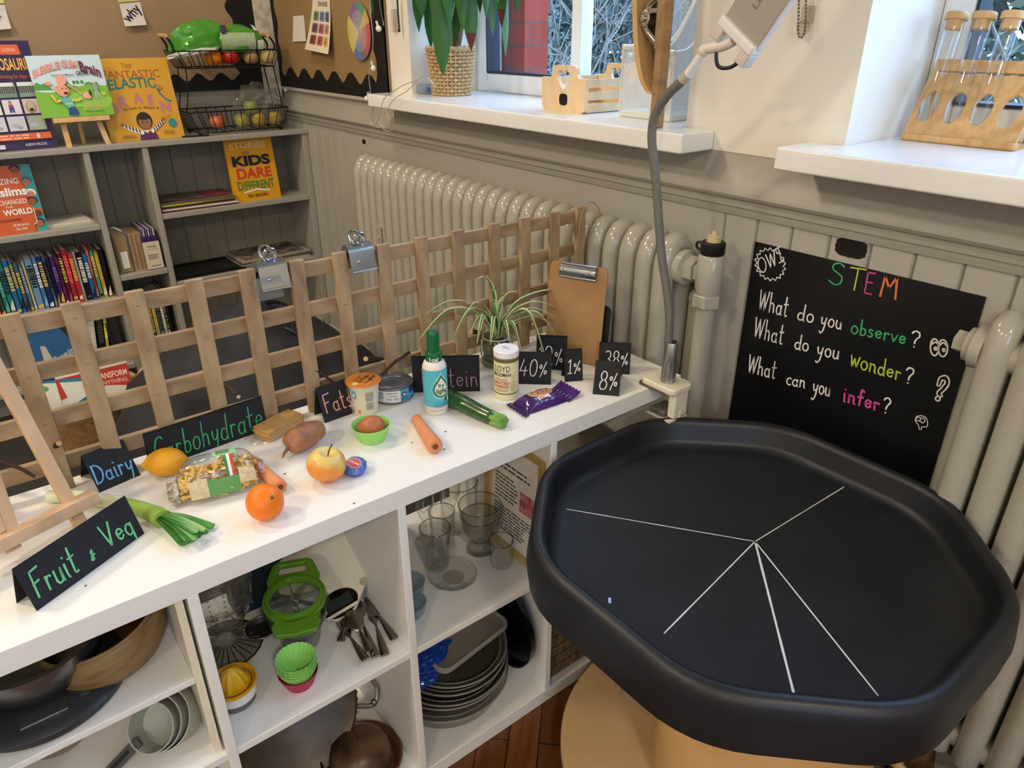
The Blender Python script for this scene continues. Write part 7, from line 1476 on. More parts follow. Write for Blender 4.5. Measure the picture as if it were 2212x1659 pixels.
pr_ = [(max(.0325*sin(pi*k/N)**.85*(1.04 - .0*k), .0006) * (1 - .06*(k < N*.3)), -.029*cos(pi*k/N) + .006*math.exp(-(k/1.6)**2) - .011*math.exp(-((N-k)/2.0)**2)) for k in range(N+1)]
P('skin', MB().lathe(pr_, 36, MA_, mod=lambda a, r_, z: 1 + .012*cos(5*a)), apple_mat(), t, angle=80); P('stalk', MB().tube(sm([MA_ @ V((0, 0, .016)), MA_ @ V((.001, .001, .030)), MA_ @ V((.0, .004, .042))]), [.0012]*10 + [.002], 6), mat('stalk_dark', '#4a3a1c'), t)
p = ontop((767, 1008), .011); t = thing('wrapped_cheese', 'small round cheese in blue wrapper with a red label, right of the apple', 'cheese', (p.x, p.y, ZT + .0105))
MC = RZ(.4) @ RX(RAD(18)) @ RY(RAD(8))
P('wrapper', crumple(MB(), .0205, .0205, .0105, .12, 3.5, 41, MC, 28, 14, .08, lambda p_, d: V((p_.x, p_.y, max(-.0105, min(.0105, p_.z*1.35))))), mat('blue_wrapper', '#4a66b0', .3, coat=.4), t, angle=25)
P('label', MB().lathe([(.0005, .0116), (.0135, .0114)], 28, MC, False, False, None, 1, .72), mat('red_label', '#b41f34', .35), t); P('label_border', MB().tube([MC @ V((.0138*cos(a), .0138*.74*sin(a), .0114)) for a in [2*pi*k/30 for k in range(30)]], .0005, 4, True), flat('#e2dde2', .4), t)
P('lettering', print_text(MB(), 'babybel', lambda x, y: MC @ V((-.011 + .022*x, -.003 + .006*y, .0122)), 0, 1, 0, 1, .02), flat('#e8dfe2', .5), t, fix=False)
# crackers in film, sweet potato
A = ontop((575, 958)); B = ontop((655, 915)); d = (B - A); d.z = 0; Lc = d.length; d.normalize(); CMx = frame((A.x, A.y, ZT), d, V((0, 0, 1)).cross(d))
t = thing('cracker_pack', 'stack of rectangular crackers in clear film behind the sweet potato', 'crackers', Mw=CMx)
m_crk = mat('cracker', '#c48f4c', .7, var=('#d9ac6c', 50, 4, .2), bump=(90, .4))
for k in range(4): P('cracker', MB().prism(rrect(.004 + .002*(k % 2), Lc*1.02, -.004, .042, .004), .001 + .0052*k, .0052 + .0052*k), m_crk, t)
P('film', crumple(MB(), Lc*.60, .029, .0135, .08, 3, 51, T3(Lc*.50, .019, .0125), 36, 16, .1, lambda p_, d_: V((p_.x, max(-.027, min(.027, p_.y*1.4)), max(-.012, min(.0115, p_.z*1.5))))), clear('food_film', (.96, .96, .95)), t, angle=30)
P('film_end', MB().grid(lambda u, v: V((-.018 + .02*u, -.008 + .05*v, .004 + .006*u + .002*sin(v*16))), 4, 8), clear('food_film', (.96, .96, .95)), t, fix=False)
A = ontop((622, 966), .020); B = ontop((694, 926), .021); t = thing('sweet_potato', 'curved pinkish brown sweet potato lying against the cracker pack', 'vegetable', A)
cv = sm([V((0, 0, 0)), (B - A)*.3 + V((.004, -.004, .006)), (B - A)*.7 + V((.006, -.004, .007)), B - A], 6); N = len(cv) - 1
P('skin', MB().tube(cv, [max(.004, .0245*sin(pi*(.1 + .85*k/N))**.5 * (1 + .05*sin(k*1.3))) for k in range(N+1)], 20), mat('sweet_potato_skin', '#ab7349', .45, var=('#8d5f47', 45, 6, .14), bump=(70, 1.0)), t, angle=80)
P('root_tail', MB().tube(sm([V((0, 0, -.002)), V((.004, -.01, -.008)), V((.012, -.016, -.011))]), [.004 - .0003*k for k in range(11)], 7), mat('potato_tail', '#7a5a48', .7), t)
# egg in a green silicone case
p = ontop((803, 952), 0); EC = V((p.x - .006, p.y + .004, ZT))
o = P('cupcake_case', silicone(MB(), .024, .0375, .033, 0), m_silt, loc=EC, angle=60); tag(o, 'pale green silicone cupcake case holding a brown egg on the white top', 'cupcake case')
t = thing('egg', 'brown egg sitting in the pale green silicone case', 'egg', (EC.x, EC.y, ZT + .026)); Me = RZ(.9) @ RY(RAD(80)); N = 18
P('shell', MB().lathe([(max(.0215*sin(pi*k/N)*(1 - .10*cos(pi*k/N)), .0005), -.0275*cos(pi*k/N)) for k in range(N+1)], 30, Me), mat('egg_shell', '#a9653c', .4), t, angle=80)
# yogurt pot
p = ontop((787, 902)); YPt = V((p.x - .022, p.y + .016, ZT)); s_ = 1/pxm(YPt); fa = facing(YPt)
t = thing('yogurt_pot', 'yogurt pot with orange foil lid between the fats card and the egg', 'yogurt pot', YPt)
hy = .072; rt = .0325; rb_ = .024
P('pot', MB().lathe([(rb_*.9, 0), (rb_, .002), (rt - .0015, hy - .004), (rt + .0005, hy - .002), (rt, hy - .0005)], 44), mat('white_pot', '#e6dfc8', .35, sss=.1), t)
P('foil_lid', MB().lathe([(.0005, hy + .0006), (rt, hy + .0006), (rt + .003, hy - .0005), (rt + .0036, hy - .0016), (rt, hy - .0004)], 44, None, True, False), mat('orange_foil', '#d9812c', .35), t)
tf = lambda x, y: RZ(fa + 1.0) @ V((.012 - .034*y + .008, -.026 + .052*x, hy + .0013))
b = MB(); print_text(b, 'Light', tf, .28, .98, .04, .38, .012); print_text(b, '& Free', tf, .2, .86, .46, .8, .012); P('lettering', b, mat('dark_brown_ink', '#3a2010', .5), t, fix=False)
P('small_print', stripe_text(MB(), tf, .25, .8, .9, 1.05, 2, 5), flat('#8a4a14', .5), t, fix=False)
P('flower_badge', MB().lathe([(.0005, hy + .0012), (.0065, hy + .0012)], 16, RZ(fa + 1.0) @ T3(.0, .0, 0) @ T3(-.004, -.024, 0), False, False, lambda a, r_, z: 1 + .18*cos(6*a)), flat('#e8cf8a', .4), t, fix=False)
P('white_mark', MB().put([tf(.05, -.05), tf(.5, .95 - .9), tf(.5, 0.08), tf(.05, .0)], [(0, 1, 2, 3)]), flat('#eac9a0', .4), t, fix=False)
wf = fn_cyl(rb_, .003, hy - .006, fa - 1.3, fa + 1.3, .0012, rt - rb_ - .0015)
P('small_print', stripe_text(stripe_text(MB(), wf, .52, .78, .5, .85, 5, 6), wf, .52, .76, .2, .46, 5, 7), flat('#6a6a5c', .6), t, fix=False)
P('blue_label', curved(wf, .14, .26, .62, .86), flat('#5aa0cc', .4), t, fix=False); P('white_letter', curved(lambda x, y: wf(x, y)*1.0 + V((cos(fa)*.0004, sin(fa)*.0004, 0)), .17, .23, .68, .80), flat('#e4eef2', .4), t, fix=False); P('orange_splash', curved(wf, .24, .33, .06, .2), flat('#e0913c', .5), t, fix=False)
# tuna can
p = ontop((845, 872)); TC = V((p.x - .028, p.y + .022, ZT)); fa = facing(TC); rc, hc = .0425, .036
t = thing('food_can', 'flat ring-topped tin can with blue and white label behind the yogurt pot', 'can', TC)
P('can_body', MB().lathe([(rc - .003, 0), (rc, .0015), (rc + .0008, .003), (rc - .0008, .0045), (rc - .0008, hc - .0035), (rc + .001, hc - .0015), (rc + .0005, hc), (rc - .0015, hc), (rc - .002, hc - .0035), (rc - .009, hc - .0035), (rc - .010, hc - .0025), (rc - .012, hc - .0025), (rc - .013, hc - .0038), (rc - .018, hc - .0038), (rc - .019, hc - .003), (rc - .021, hc - .0038), (.0005, hc - .0038)], 56, None, True, False), mat('tin_grey', '#7d8088', .35, .7), t)
cf = lambda dz: fn_cyl(rc - .0006, .005, hc - .0045, fa - 1.45, fa + 1.45, dz)
P('label', curved(cf(.0003), 0, .62, 0, 1, 24), mat('label_white', '#dcdedd', .35), t, fix=False); P('label', curved(cf(.0003), .62, 1, 0, 1, 16), mat('label_blue', '#4f9ec6', .35), t, fix=False); P('navy_panel', curved(cf(.0007), .80, 1, .5, 1), mat('label_navy', '#173058', .35), t, fix=False)
b = MB(); print_text(b, '145g', cf(.0008), .42, .55, .5, .64, .005); print_text(b, '102 102', cf(.0008), .38, .58, .22, .36, .005); stripe_text(b, cf(.0008), .05, .34, .2, .9, 5, 8); stripe_text(b, cf(.0008), .38, .58, .74, .88, 1, 9); P('small_print', b, flat('#5a5e62', .5), t, fix=False)
P('fish_badge', MB().put([cf(.0009)(.69 + .05*cos(a), .58 + .2*sin(a)) for a in [2*pi*k/24 for k in range(24)]], [tuple(range(24))]), flat('#1d3a52', .4), t, fix=False); P('badge_mark', MB().put([cf(.0012)(.69 + .032*cos(a), .58 + .1*sin(a)) for a in [2*pi*k/24 for k in range(24)]], [tuple(range(24))]), flat('#d9e4ea', .4), t, fix=False)
wv_ = MB()
for k in range(3): stroke(wv_, [cf(.0009)(.62 + .38*j/30, .1 + .09*k + .035*sin(j*1.3)) for j in range(31)], .0012, V((cos(fa), sin(fa), 0)))
P('wave_lines', wv_, flat('#2a6f9c', .4), t, fix=False)
# spray oil bottle
p = ontop((941, 898)); SB = V((p.x - .018, p.y + .014, ZT)); fa = facing(SB) + .12; rs = .0245; hs = (at((940, 772), x=SB.x).z - ZT); hcap = at((938, 713), x=SB.x).z - ZT
t = thing('spray_bottle', 'white and turquoise cooking spray bottle with green cap beside the courgette', 'spray bottle', SB)
zz = hs - .012
P('bottle', MB().lathe([(rs*.9, 0), (rs, .003), (rs, zz - .008), (rs*.97, zz - .002), (rs*.82, zz + .006), (rs*.6, zz + .010)], 48), mat('white_bottle', '#e9e0d4', .3, sss=.05), t)
P('cap_collar', MB().lathe([(.0165, zz + .006), (.0168, zz + .024), (.0158, zz + .026)], 40), mat('green_cap', '#0f6038', .3), t); P('cap', MB().lathe([(.0158, zz + .026), (.013, zz + .028), (.0125, hcap - .008), (.0118, hcap - .003), (.0095, hcap), (.006, hcap + .0005), (.005, hcap - .001), (.0005, hcap - .001)], 40), mat('green_cap', '#0f6038', .3), t)
bf = lambda dz: fn_cyl(rs, .0, zz - .006, fa - 1.5, fa + 1.5, dz)
P('turquoise_label', MB().grid(lambda u, v: bf(.0004)(u, .20 + .8*v if True else 0), 30, 8), mat('turquoise_label', '#4fb4c4', .35, var=('#5fbccc', 6, 2, .3)), t, fix=False)
cfun = lambda dz, cx, cy, rx, ry, a0=0, a1=360, n=30: MB().put([bf(dz)(cx, cy)] + [bf(dz)(cx + rx*cos(RAD(a0 + (a1-a0)*k/n)), cy + ry*sin(RAD(a0 + (a1-a0)*k/n))) for k in range(n+1)], [(0, k+1, k+2) for k in range(n)])
drop = lambda s, cx=.62, cy=.60: [(cx + s*.185*cos(a)*(1 if sin(a) < 0 else (1 - sin(a)**1.5*.98)), cy + s*(.16*sin(a) if sin(a) < 0 else .26*sin(a))) for a in [2*pi*k/48 for k in range(48)]]
def dropm(s, dz, cx=.62): 
    dd = drop(s, cx); return MB().put([bf(dz)(cx, .60)] + [bf(dz)(x, y) for x, y in dd], [(0, k+1, (k+1) % 48 + 1) for k in range(48)])
P('drop_halo', dropm(1.5, .0008), mat('pale_aqua', '#8fd0c8', .4), t, fix=False); P('drop_edge', dropm(1.18, .0012), mat('green_cap', '#0f6038'), t, fix=False); P('drop', dropm(.98, .0016), mat('cream_drop', '#efe9d6', .4), t, fix=False)
b = MB(); print_text(b, 'fry', bf(.002), .53, .71, .60, .72, .014); print_text(b, 'light', bf(.002), .48, .77, .47, .61, .022); P('lettering', b, mat('green_cap', '#0f6038'), t, fix=False)
P('navy_corner', MB().put([bf(.0008)(x, y) for x, y in ((.74, .98), (1, .98), (1, .72), (.88, .82))], [(0, 1, 2, 3)]), flat('#234a86', .4), t, fix=False)
P('coconut', cfun(.0012, .78, .36, .055, .055), flat('#4a2a1c', .5), t, fix=False); P('coconut_flesh', cfun(.0015, .83, .345, .045, .05), flat('#e9e4da', .5), t, fix=False); P('leaf_mark', cfun(.0014, .71, .31, .04, .015), flat('#5a9a4a', .5), t, fix=False)
b = MB(); print_text(b, 'coconut', bf(.0012), .42, .80, .215, .27, -.004); print_text(b, 'Creamy', bf(.0012), .42, .60, .285, .315, .004); stripe_text(b, bf(.0012), .42, .74, .175, .20, 1, 3); stripe_text(b, bf(.0012), .3, .7, .11, .13, 1, 4); P('lettering', b, flat('#1f5a78', .5), t, fix=False)
P('lettering', print_text(MB(), '1cal', fn_cyl(.0167, zz + .008, zz + .021, fa - .95, fa + .5, .0004), .18, .92, .15, .85, .03), flat('#d5e4da', .5), t, fix=False)
# courgette
A = ontop((960, 856), .018); B = ontop((1070, 905), .013); A = ontop((968, 858), .019); t = thing('courgette', 'dark green courgette lying behind the spray bottle with its pale cut stem to the front', 'vegetable', A); cv = sm([V((0, 0, 0)), (B - A)*.35 + V((0, 0, .001)), (B - A)*.72 + V((0, 0, -.0015)), (B - A)], 6); N = len(cv) - 1
cv = [cv[0] - (cv[1] - cv[0]).normalized()*.035] + cv
def cg(mb, pts, rr_, n=30):
    rs_ = []
    q = MB().tube(pts, rr_, n)
    return q
P('skin', MB().tube(cv, [.012] + [.019 - .004*(k/N)**1.5 - (.002 if k > N-2 else 0) for k in range(N+1)], 10), mat('courgette_skin', '#1d3f1c', .25, var=('#2f5a28', 60, 4, .2), coat=.3), t, angle=30, sub=1)
e_ = cv[-1]; d = (cv[-1] - cv[-2]).normalized(); Mq = T3(*e_) @ d.to_track_quat('Z', 'Y').to_matrix().to_4x4()
P('stem', MB().lathe([(.0135, -.006), (.0125, .006), (.0135, .018), (.012, .024), (.0005, .023)], 40, Mq, True, True, lambda a, r_, z: 1 + .14*cos(5*a)), mat('courgette_stem', '#5a8a34', .55, var=('#7da050', 50, 3, .2)), t, angle=50)
# grated cheese shaker
p = ontop((1093, 864)); GC = V((p.x - .018, p.y + .015, ZT)); fa = facing(GC); rg = .0262; hg = at((1091, 752), x=GC.x).z - ZT
t = thing('cheese_shaker', 'cream cardboard shaker of grated cheese with white lid beside the cookie packet', 'shaker', GC)
P('tube', MB().lathe([(rg - .001, 0), (rg, .001), (rg, hg - .016)], 48), mat('cream_card', '#e4dcb4', .4), t); P('lid', MB().lathe([(rg + .0006, hg - .014), (rg + .001, hg - .002), (rg - .001, hg), (.0005, hg)], 48), mat('white_lid', '#eceaf0', .3), t)
for z0, z1 in ((hg - .024, hg - .016), (.0135, .016)): P('brown_band', MB().lathe([(rg + .0004, z0), (rg + .0004, z1)], 48, None, False, False), mat('olive_band', '#6d6238', .4), t)
gf = lambda dz: fn_cyl(rg, 0, hg, fa - 1.5, fa + 1.5, dz)
b = MB(); print_text(b, 'LOYD', gf(.0006), .17, .60, .60, .72, -.004); print_text(b, 'GROSSMAN', gf(.0006), .08, .62, .50, .575, .01); P('lettering', b, flat('#26221c', .5), t, fix=False)
b = MB(); print_text(b, 'ITALIAN', gf(.0006), .20, .52, .42, .455, .012); print_text(b, 'GRATED', gf(.0006), .12, .58, .335, .40, .02); print_text(b, 'CHEESE', gf(.0006), .12, .56, .26, .32, .02); P('lettering', b, mat('red_brown_ink', '#b04a34', .5), t, fix=False)
P('small_print', stripe_text(MB(), gf(.0006), .2, .6, .18, .24, 2, 12), flat('#8a8468', .5), t, fix=False)
P('bowl_picture', MB().put([gf(.0007)(.70 + .1*cos(a), .30 + .12*sin(a)) for a in [2*pi*k/26 for k in range(26)]], [tuple(range(26))]), flat('#cfc49c', .5), t, fix=False); P('wedge_picture', MB().put([gf(.0008)(x, y) for x, y in ((.62, .44), (.72, .56), (.72, .46))], [(0, 1, 2)]), flat('#c2b283', .5), t, fix=False); P('lid_print', stripe_text(MB(), lambda x, y: RZ(fa + .8) @ V((-.01 + .02*x, -.004 + .008*y, hg + .0005)), 0, 1, 0, 1, 2, 13), flat('#8a8a94', .5), t, fix=False)
# cookie packet
A = ontop((1105, 890)); B = ontop((1225, 850)); d = B - A; d.z = 0; Lk = d.length; d.normalize(); KM = T3(*( (A + B)/2 )) ; KM = frame(((A.x + B.x)/2, (A.y + B.y)/2, ZT + .012), d, V((0, 0, 1)).cross(d))
t = thing('cookie_packet', 'shiny purple cookie packet at the front right of the white top', 'packet', Mw=KM)
m_pur = mat('purple_foil', '#2f1450', .2, coat=.6, var=('#4a2070', 20, 3, .2)); hw = Lk*.36
kf = lambda u, v: V((-hw + 2*hw*u, -.030 + .060*v, -.011 + .021*(max(0, (1 - abs(2*u-1)**3.5)) * max(0, 1 - abs(2*v-1)**3))**.6 + .0014*NZ.noise(V((u*9, v*9, 1)))))
P('packet_body', MB().grid(kf, 26, 18).put([kf(u, v) * 1 for u, v in ((0, 0), (1, 0), (1, 1), (0, 1))], [(3, 2, 1, 0)]), m_pur, t, angle=50, fix=False)
for sg, nm in ((-1, 0), (1, 1)): P('crimped_end', MB().grid(lambda u, v: V((sg*(hw - .001 + (.016 + .02*(sg > 0)) * u), -.034 + .068*v + sg*.006*u, -.0108 + (.010 if sg > 0 else .003)*u*u + .0016*sin(v*40)*u)), 5, 30), m_pur, t, fix=False)
kp = lambda dz: (lambda x, y: kf(x, y) + V((0, 0, dz)))
def kell(cx, cy, rx, ry, dz, col, name, wob=0): P(name, MB().put([kp(dz)(cx, cy)] + [kp(dz)(cx + rx*f_*cos(2*pi*j/36), cy + ry*f_*sin(2*pi*j/36)) for f_ in (.5, 1) for j in range(36)], [(0, 1 + j, 1 + (j+1) % 36) for j in range(36)] + [(1 + j, 37 + j, 37 + (j+1) % 36, 1 + (j+1) % 36) for j in range(36)]), flat(col, .4), t, fix=False)
kell(.42, .60, .17, .30, .0010, '#c89a62', 'cookie_picture'); kell(.63, .58, .17, .28, .0014, '#b9805a', 'cookie_picture')
for q in ((.36, .66), (.44, .5), (.47, .7), (.6, .66), (.66, .5), (.7, .62), (.57, .5)): kell(q[0], q[1], .018, .03, .0019, '#3a1c14', 'chocolate_chip')
kell(.66, .90, .20, .07, .0016, '#d9d6e2', 'white_banner'); P('banner', MB().grid(lambda u, v: kp(.0018)(.33 + .3*u, .14 + .15*v + .04*sin(u*3)), 8, 3), flat('#d5d0dc', .4), t, fix=False); P('orange_letters', MB().grid(lambda u, v: kp(.0024)(.36 + .16*u, .165 + .085*v + .04*sin((.1 + u*.55)*3)), 8, 3), mat('orange_letters', '#d9683a', .4, var=('#e8cfc4', 160, 1, .1)), t, fix=False)
# spider plant in a clip-top jar
p = ontop((1072, 800)); JC = V((p.x - .03, p.y + .025, ZT)); rj = .038; hj = at((1075, 715), x=JC.x).z - ZT
t = thing('spider_plant', 'variegated spider plant with arching striped leaves growing in a glass clip-top jar', 'potted plant', JC)
P('jar', MB().lathe([(rj*.8, 0), (rj, .004), (rj, hj*.7), (rj*.96, hj*.8), (rj*.82, hj*.88), (rj*.84, hj)], 44, None, True, False), clear('jar_glass', (.90, .93, .89), .75, 1.2), t)
P('jar_rim', MB().tube([(rj*.85*cos(2*pi*k/40), rj*.85*sin(2*pi*k/40), hj) for k in range(40)], .003, 8, True), m_glass, t)
P('roots', crumple(MB(), rj*.9, rj*.9, hj*.36, .25, 4, 61, T3(0, 0, hj*.40), 30, 18, .1), mat('root_ball', '#6f7560', .8, var=('#3f4a30', 60, 5, .2), bump=(80, 1)), t, angle=50); P('water_base', MB().lathe([(rj*.93, .003), (rj*.93, hj*.2), (.001, hj*.2)], 36), mat('murky_green', '#4f5c38', .4, var=('#5f7040', 60, 3, .2)), t)
P('clip_wire', MB().tube(sm([(-rj*.2, -rj*.98, hj*.84), (rj*.1, -rj*1.2, hj*.6), (rj*.3, -rj*1.25, hj*.45), (0, -rj*1.05, hj*.5)]), .0013, 6).tube([(rj*.88*cos(2*pi*k/40), rj*.88*sin(2*pi*k/40), hj*.86) for k in range(40)], .0013, 5, True), m_sil, t)
m_sp = [mat('spider_leaf_green', '#3f7a34', .35, var=('#2f6428', 20, 2, .2)), mat('spider_leaf_pale', '#c5cf9c', .4)]
def spider_leaf(tip, x, w, lift=.06, pull=.5):
    a = V((random.uniform(-.008, .008), random.uniform(-.008, .008), hj*.8)); e = at(tip, x=x) - JC; h_ = V((e.x - a.x, e.y - a.y, 0)); top = max(a.z, e.z) + lift
    m1 = a + h_*.25; m1.z = a.z + (top - a.z)*.75; m2 = a + h_*.62; m2.z = top; cv = sm([a, m1, m2, e], 6); N = len(cv) - 1; g = [[], [], [], []]
    for i, q in enumerate(cv):
        tt = (cv[min(i+1, N)] - cv[max(i-1, 0)]).normalized(); s_ = tt.cross(V((0, 0, 1)) if abs(tt.z) < .95 else V((1, 0, 0))).normalized(); up_ = s_.cross(tt)
        ww = w * (min(1, .5 + 3*i/N) * (1 - (i/N)**3) + .03); g[0].append(q - s_*ww + up_*ww*.35); g[1].append(q - s_*ww*.42); g[2].append(q + s_*ww*.42); g[3].append(q + s_*ww + up_*ww*.35)
    m = MB(); n = N + 1
    m.k = 0; m.put(g[1] + g[2], [(i, i+1, n+i+1, n+i) for i in range(N)]); m.k = 1; m.put(g[0] + g[1], [(i, i+1, n+i+1, n+i) for i in range(N)]); m.put(g[2] + g[3], [(i, i+1, n+i+1, n+i) for i in range(N)])
    P('leaf', m, [m_sp[0], m_sp[1]], t, fix=False, angle=70)
for a_ in (((902, 738), -.30, .007, .05), ((915, 682), -.33, .004, .02), ((978, 735), -.27, .006, .05), ((1030, 605), -.30, .006, .0), ((1120, 632), -.28, .005, .0), ((1215, 624), -.27, .007, .0), ((1205, 665), -.25, .006, .02), ((1207, 690), -.24, .006, .03), ((1213, 742), -.22, .007, .06), ((1210, 715), -.25, .006, .04), ((1185, 800), -.20, .008, .07), ((1128, 772), -.22, .006, .05), ((1030, 745), -.24, .006, .045), ((1015, 722), -.29, .006, .03), ((1100, 735), -.22, .006, .03), ((1060, 745), -.22, .006, .04), ((1140, 690), -.30, .006, .03), ((1000, 690), -.31, .005, .03), ((1065, 650), -.30, .006, .0), ((1092, 640), -.33, .006, .0)): spider_leaf(*a_)
# crumbs and specks on the white top
for px in ((535, 1105), (765, 1087), (890, 956), (962, 932), (615, 1023), (1230, 868), (185, 1265), (960, 970)):
    c = ontop(px, .0004); o = P('crumb', MB().cbox((0, 0, 0), (.004*random.uniform(.3, 1.2), .0016, .0008), RZ(random.uniform(0, 3))), flat('#4a3f38', .9), loc=c, angle=0)
    tag(o, 'tiny dark crumb lying on the white top', 'crumb', 'crumbs on the white top')
# ------------------------------------------------------------------ black octagonal tray on a wooden cable drum
m_tray = mat('black_moulded_plastic', '#14171c', .42, bump=(200, .04), var=('#1b1f26', 9, 5, .2))
TCX, TCY, TRZ = .386, -.264, .712
def octo(sx, sy, ch, r, n=7):
    """rounded octagon outline: half sizes sx, sy, corner cut ch, edge rounding r"""
    c = [(sx, -sy + ch), (sx, sy - ch), (sx - ch, sy), (-sx + ch, sy), (-sx, sy - ch), (-sx, -sy + ch), (-sx + ch, -sy), (sx - ch, -sy)]; o = []
    for i in range(8):
        p0, p1, p2 = V(c[i-1] + (0,)), V(c[i] + (0,)), V(c[(i+1) % 8] + (0,)); a = p1 + (p0 - p1).normalized() * r; b = p1 + (p2 - p1).normalized() * r
        for k in range(n): t = k / (n - 1); o.append((a * (1-t)**2 + p1 * 2*t*(1-t) + b * t*t))
    return o
SXT, SYT, CHT = .380, .366, .205
base = octo(SXT, SYT, CHT, .085)
def ring_at(ins, z): 
    q = octo(SXT - ins, SYT - ins, CHT - ins*.58, max(.085 - ins*.3, .03)); return [V((p.x, p.y, z)) for p in q]
tray = thing('octagonal_tray', 'large black octagonal plastic tray with chalk lines on a wooden cable drum', 'tray', (TCX, TCY, TRZ - .085))
Z0 = .085
prof = [(.007, Z0 - .097), (.003, Z0 - .099), (.0, Z0 - .097), (-.004, Z0 - .060), (.0, Z0 - .030), (.002, Z0 - .014), (.008, Z0 - .004), (.016, Z0), (.024, Z0 - .003), (.029, Z0 - .012), (.033, Z0 - .045), (.039, Z0 - .055), (.048, Z0 - .0585), (.052, Z0 - .060)]
m = MB(); m.rings([ring_at(a, z) for a, z in prof], True, False, True); m.rings([ring_at(a, z) for a, z in ((.007, Z0 - .097), (.006, Z0 - .033), (.036, Z0 - .07))], True, False, True)
P('tray_shell', m, m_tray, tray, angle=50)
FZ = TRZ - .060; O_ = V((TCX, TCY, TRZ - .085))
def chalk(p, q, w):
    b = MB(); A = at(p, z=FZ) - O_; B = at(q, z=FZ) - O_; stroke(b, [A.lerp(B, k/14) for k in range(15)], w, (0, 0, 1)); P('chalk_line', b, mat('chalk_white', '#cfd4da', .9), tray, fix=False, angle=0)
cc_ = (1631, 1170)
for e, w in (((1224, 1100), .0022), ((1833, 1046), .0022), ((1435, 1368), .0024), ((1715, 1500), .0040), ((1896, 1502), .0030)): chalk(cc_, e, w)
tag(P('paper_scrap', MB().cbox((0, 0, 0), (.011, .004, .0008)), flat('#9ab4d8', .6), loc=at((1317, 1297), z=TRZ - .0015), rz=-.75, angle=0), 'tiny pale scrap stuck on the tray rim', 'scrap')
# cable drum: lower disc, core and hidden upper disc
DX, DY = .368, -.205; m_drum = mat('birch_drum', '#d0b083', .5, var=('#c09c6c', 7, 5, .25), bump=(20, .05)); m_core = mat('bent_ply_core', '#d0ab78', .4, var=('#c49c66', 3, 3, .3))
dr = thing('cable_drum', 'round wooden cable drum table under the black tray', 'drum table', (DX, DY, 0))
P('lower_disc', MB().lathe([(.05, .045), (.342, .045), (.345, .048), (.345, .067), (.342, .07), (.05, .07)], 96), m_drum, dr, angle=35)
P('core', MB().lathe([(.205, .07), (.205, .55)], 72, T3(.077, .005, 0), False, False), m_core, dr); P('upper_disc', MB().lathe([(.02, .55), (.28, .55), (.28, TRZ - .0725), (.02, TRZ - .0725)], 72), m_drum, dr)
P('bolt_hole', MB().lathe([(.006, 0), (.0005, .0008)], 14, T3(*(at((1495, 1563), z=.45) * 0)) if False else T3(.077 + .2052*cos(-2.35), .005 + .2052*sin(-2.35), .36) @ RZ(-2.35) @ RY(pi/2)), flat('#2a1c10', .8), dr)
for k in range(4): a = pi/4 + k*pi/2; P('foot', MB().cyl(.03, 0, .045, 16, T3(.24*cos(a), .24*sin(a), 0)), mat('black_rubber', '#121214'), dr)
# clear tub on the lower disc
c0 = at((1368, 1518), z=.071); t = thing('clear_tub', 'small clear plastic tub upside down on the lower disc of the cable drum', 'tub', Mw=T3(c0.x + .0, c0.y + .028, .0705) @ RZ(RAD(12)))
P('tub_walls', MB().rings([[(x*s_, y*s_, z) for x, y in rr(.042, .036, .010)] for s_, z in ((1, 0), (.97, .062), (.92, .066))], True, False, True), clear('tub_plastic', (.92, .91, .89), .75, 2.0, .05, None, .16, '#d8d2c8'), t)
t = thing('rope_basket', 'small basket with braided jute rim under the tray by the right radiator', 'basket', (.735, .02, .001))
P('basket_body', MB().lathe([(.07, 0), (.10, .02), (.115, .20), (.111, .20), (.095, .02), (.002, .006)], 48, None, True, False), mat('seagrass', '#7d6238'), t)
b = MB()
for ph_ in (0, pi): b.tube([((.115 + .007*cos(k*.9 + ph_))*cos(2*pi*k/84), (.115 + .007*cos(k*.9 + ph_))*sin(2*pi*k/84), .203 + .007*sin(k*.9 + ph_)) for k in range(84)], .008, 7, True)
P('braided_rim', b, mat('pale_rope', '#c2a77c'), t)
# ------------------------------------------------------------------ gooseneck clamp lamp at the corner of the white unit
YL = -.035
bx = at((1443, 818), z=.792); LO = V((bx.x, bx.y, .7705)); YL = LO.y
lm = thing('clamp_lamp', 'gooseneck lamp with grey flexible neck and flat white head clamped to the unit corner', 'lamp', LO)
m_lw = mat('ivory_plastic', '#e2dcc6', .35); m_alu = mat('aluminium', '#a9a9a9', .32, .9)
cd2 = V((.35, -.94, 0)).normalized()
cx_ = V((1, 0, 0))
P('clamp_top', MB().prism(rrect(-.055, .042, -.034, .034, .014), 0, .016, T3(.0, .004, .0002)), m_lw, lm, bevel=.004)
P('rubber_pad', MB().prism(rrect(-.058, .02, -.037, .03, .014), .0, .0035, T3(.0, .002, 0)), mat('grey_rubber', '#5a554c', .7), lm)
P('clamp_jaw', MB().box(.020, .040, -.018, .026, -.058, .012), m_lw, lm, bevel=.004); P('clamp_screw', MB().lathe([(.010, -.060), (.012, -.045), (.010, -.04)], 20, T3(.03, .004, 0)), m_lw, lm)
P('lower_jaw', MB().box(-.03, .040, -.03, .03, -.064, -.060), mat('painted_metal', '#c9c4b4', .4), lm, bevel=.001); P('pressure_pad', MB().box(-.022, .018, -.025, .025, -.060, -.046), mat('grey_rubber', '#5a554c'), lm, bevel=.003)
zb0 = .016; zb1 = at((1444, 775), y=YL).z - LO.z; zb2 = at((1443, 735), y=YL).z - LO.z
